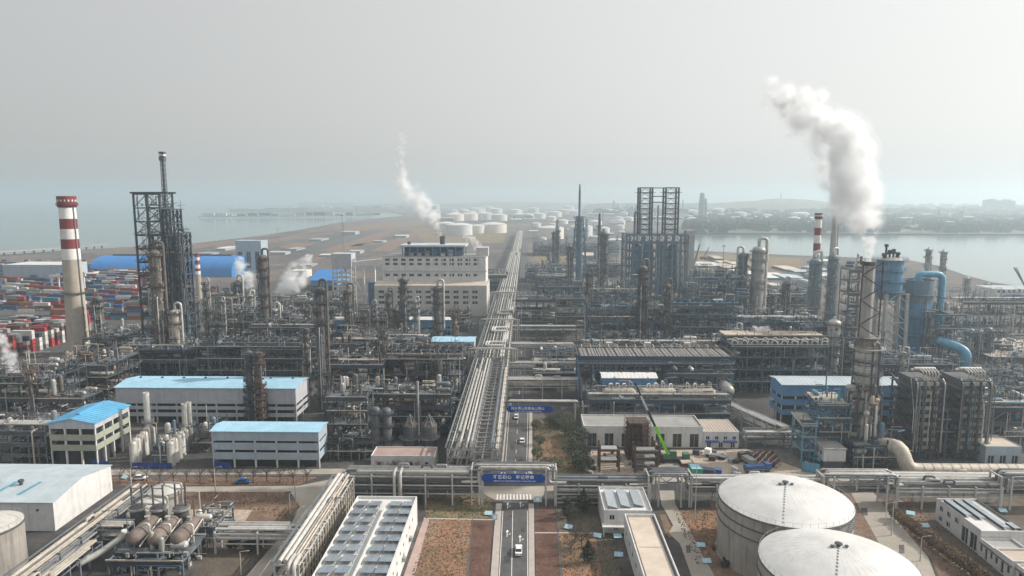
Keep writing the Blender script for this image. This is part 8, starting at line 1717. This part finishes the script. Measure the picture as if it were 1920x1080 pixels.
plume('pale steam plume drifting left from the power house flue', Yp + 15, [(826, 441, 7, 1), (818, 425, 12, 1), (806, 405, 20, 1), (790, 385, 24, .8), (772, 365, 24, .6), (756, 345, 20, .4), (748, 310, 14, .3), (750, 275, 12, .3), (760, 250, 12, .4)], .17, 1.1, 3, 420, .06, .5)
plume('small white steam puff right of the power house crown', Yp + 10, [(905, 468, 8, 1), (893, 460, 12, 1), (880, 450, 10, .7), (872, 444, 7, .5)], .25, .9, 4, 120, .1, .48)
Yl = gp(20, 790).y
plume('bright white steam puff at the left edge, rising in a thin trail', Yl, [(30, 750, 12, 1), (28, 732, 16, 1), (32, 715, 14, .9), (20, 690, 14, .7), (14, 665, 16, .5), (8, 645, 14, .45), (-5, 630, 14, .4)], .6, .5, 5, 300, .2, .48)
plume('wide steam cloud between the hopper house and conveyor tower', gp(545, 590).y, [(528, 545, 14, 1), (545, 532, 24, 1), (556, 515, 22, .8), (570, 495, 14, .5), (578, 482, 9, .4)], .4, .9, 6, 260, .1, .5)
plume('steam cloud beside the dark vessel column', gp(470, 592).y, [(470, 540, 10, 1), (462, 520, 17, 1), (452, 500, 14, .7), (446, 485, 9, .4)], .35, .9, 7, 160, .1, .5)
plume('small bright steam jet over the fan ducts', gp(1440, 720).y, [(1449, 640, 5, 1), (1442, 627, 8, 1), (1436, 614, 9, 1), (1420, 618, 8, .8), (1412, 610, 5, .6)], .6, .4, 8, 160, .25, .46)
plume('faint steam behind the fan deck beside the pale column', gp(1500, 660).y, [(1500, 620, 16, 1), (1500, 600, 18, .8), (1490, 585, 14, .6), (1512, 580, 12, .5)], .14, .8, 9, 140, .12, .52)

bpy.context.view_layer.update(); dg = bpy.context.evaluated_depsgraph_get()
for tmps, base, label in PLUMES:
    root = None
    for tmp, nm in tmps:
        hull = bpy.data.meshes.new_from_object(tmp.evaluated_get(dg)); hull.materials.clear(); hull.materials.append(MATS[nm])
        if root is None: root = put('steam_plume', hull, None, base); tag(root, label, 'steam plume')
        else: put('core', hull, root)
for tmps, base, label in PLUMES:
    for tmp, nm in tmps: bpy.data.objects.remove(tmp)
# ------------------------------------------------------------------ haze in the air
hm = bpy.data.materials.new('haze_air'); hm.use_nodes = True; t = hm.node_tree; t.nodes.clear()
pv = t.nodes.new('ShaderNodeVolumePrincipled'); pv.inputs['Color'].default_value = (0.755, 0.88, 0.955, 1); pv.inputs['Density'].default_value = 0.00025
pv.inputs['Anisotropy'].default_value = 0.45
ho = t.nodes.new('ShaderNodeOutputMaterial'); t.links.new(pv.outputs[0], ho.inputs['Volume'])
MATS['haze_air'] = hm
MB().box(-26500, -3500, SEA - 6, 26500, 26500, 215).build('haze', 'haze_air', kind='stuff')
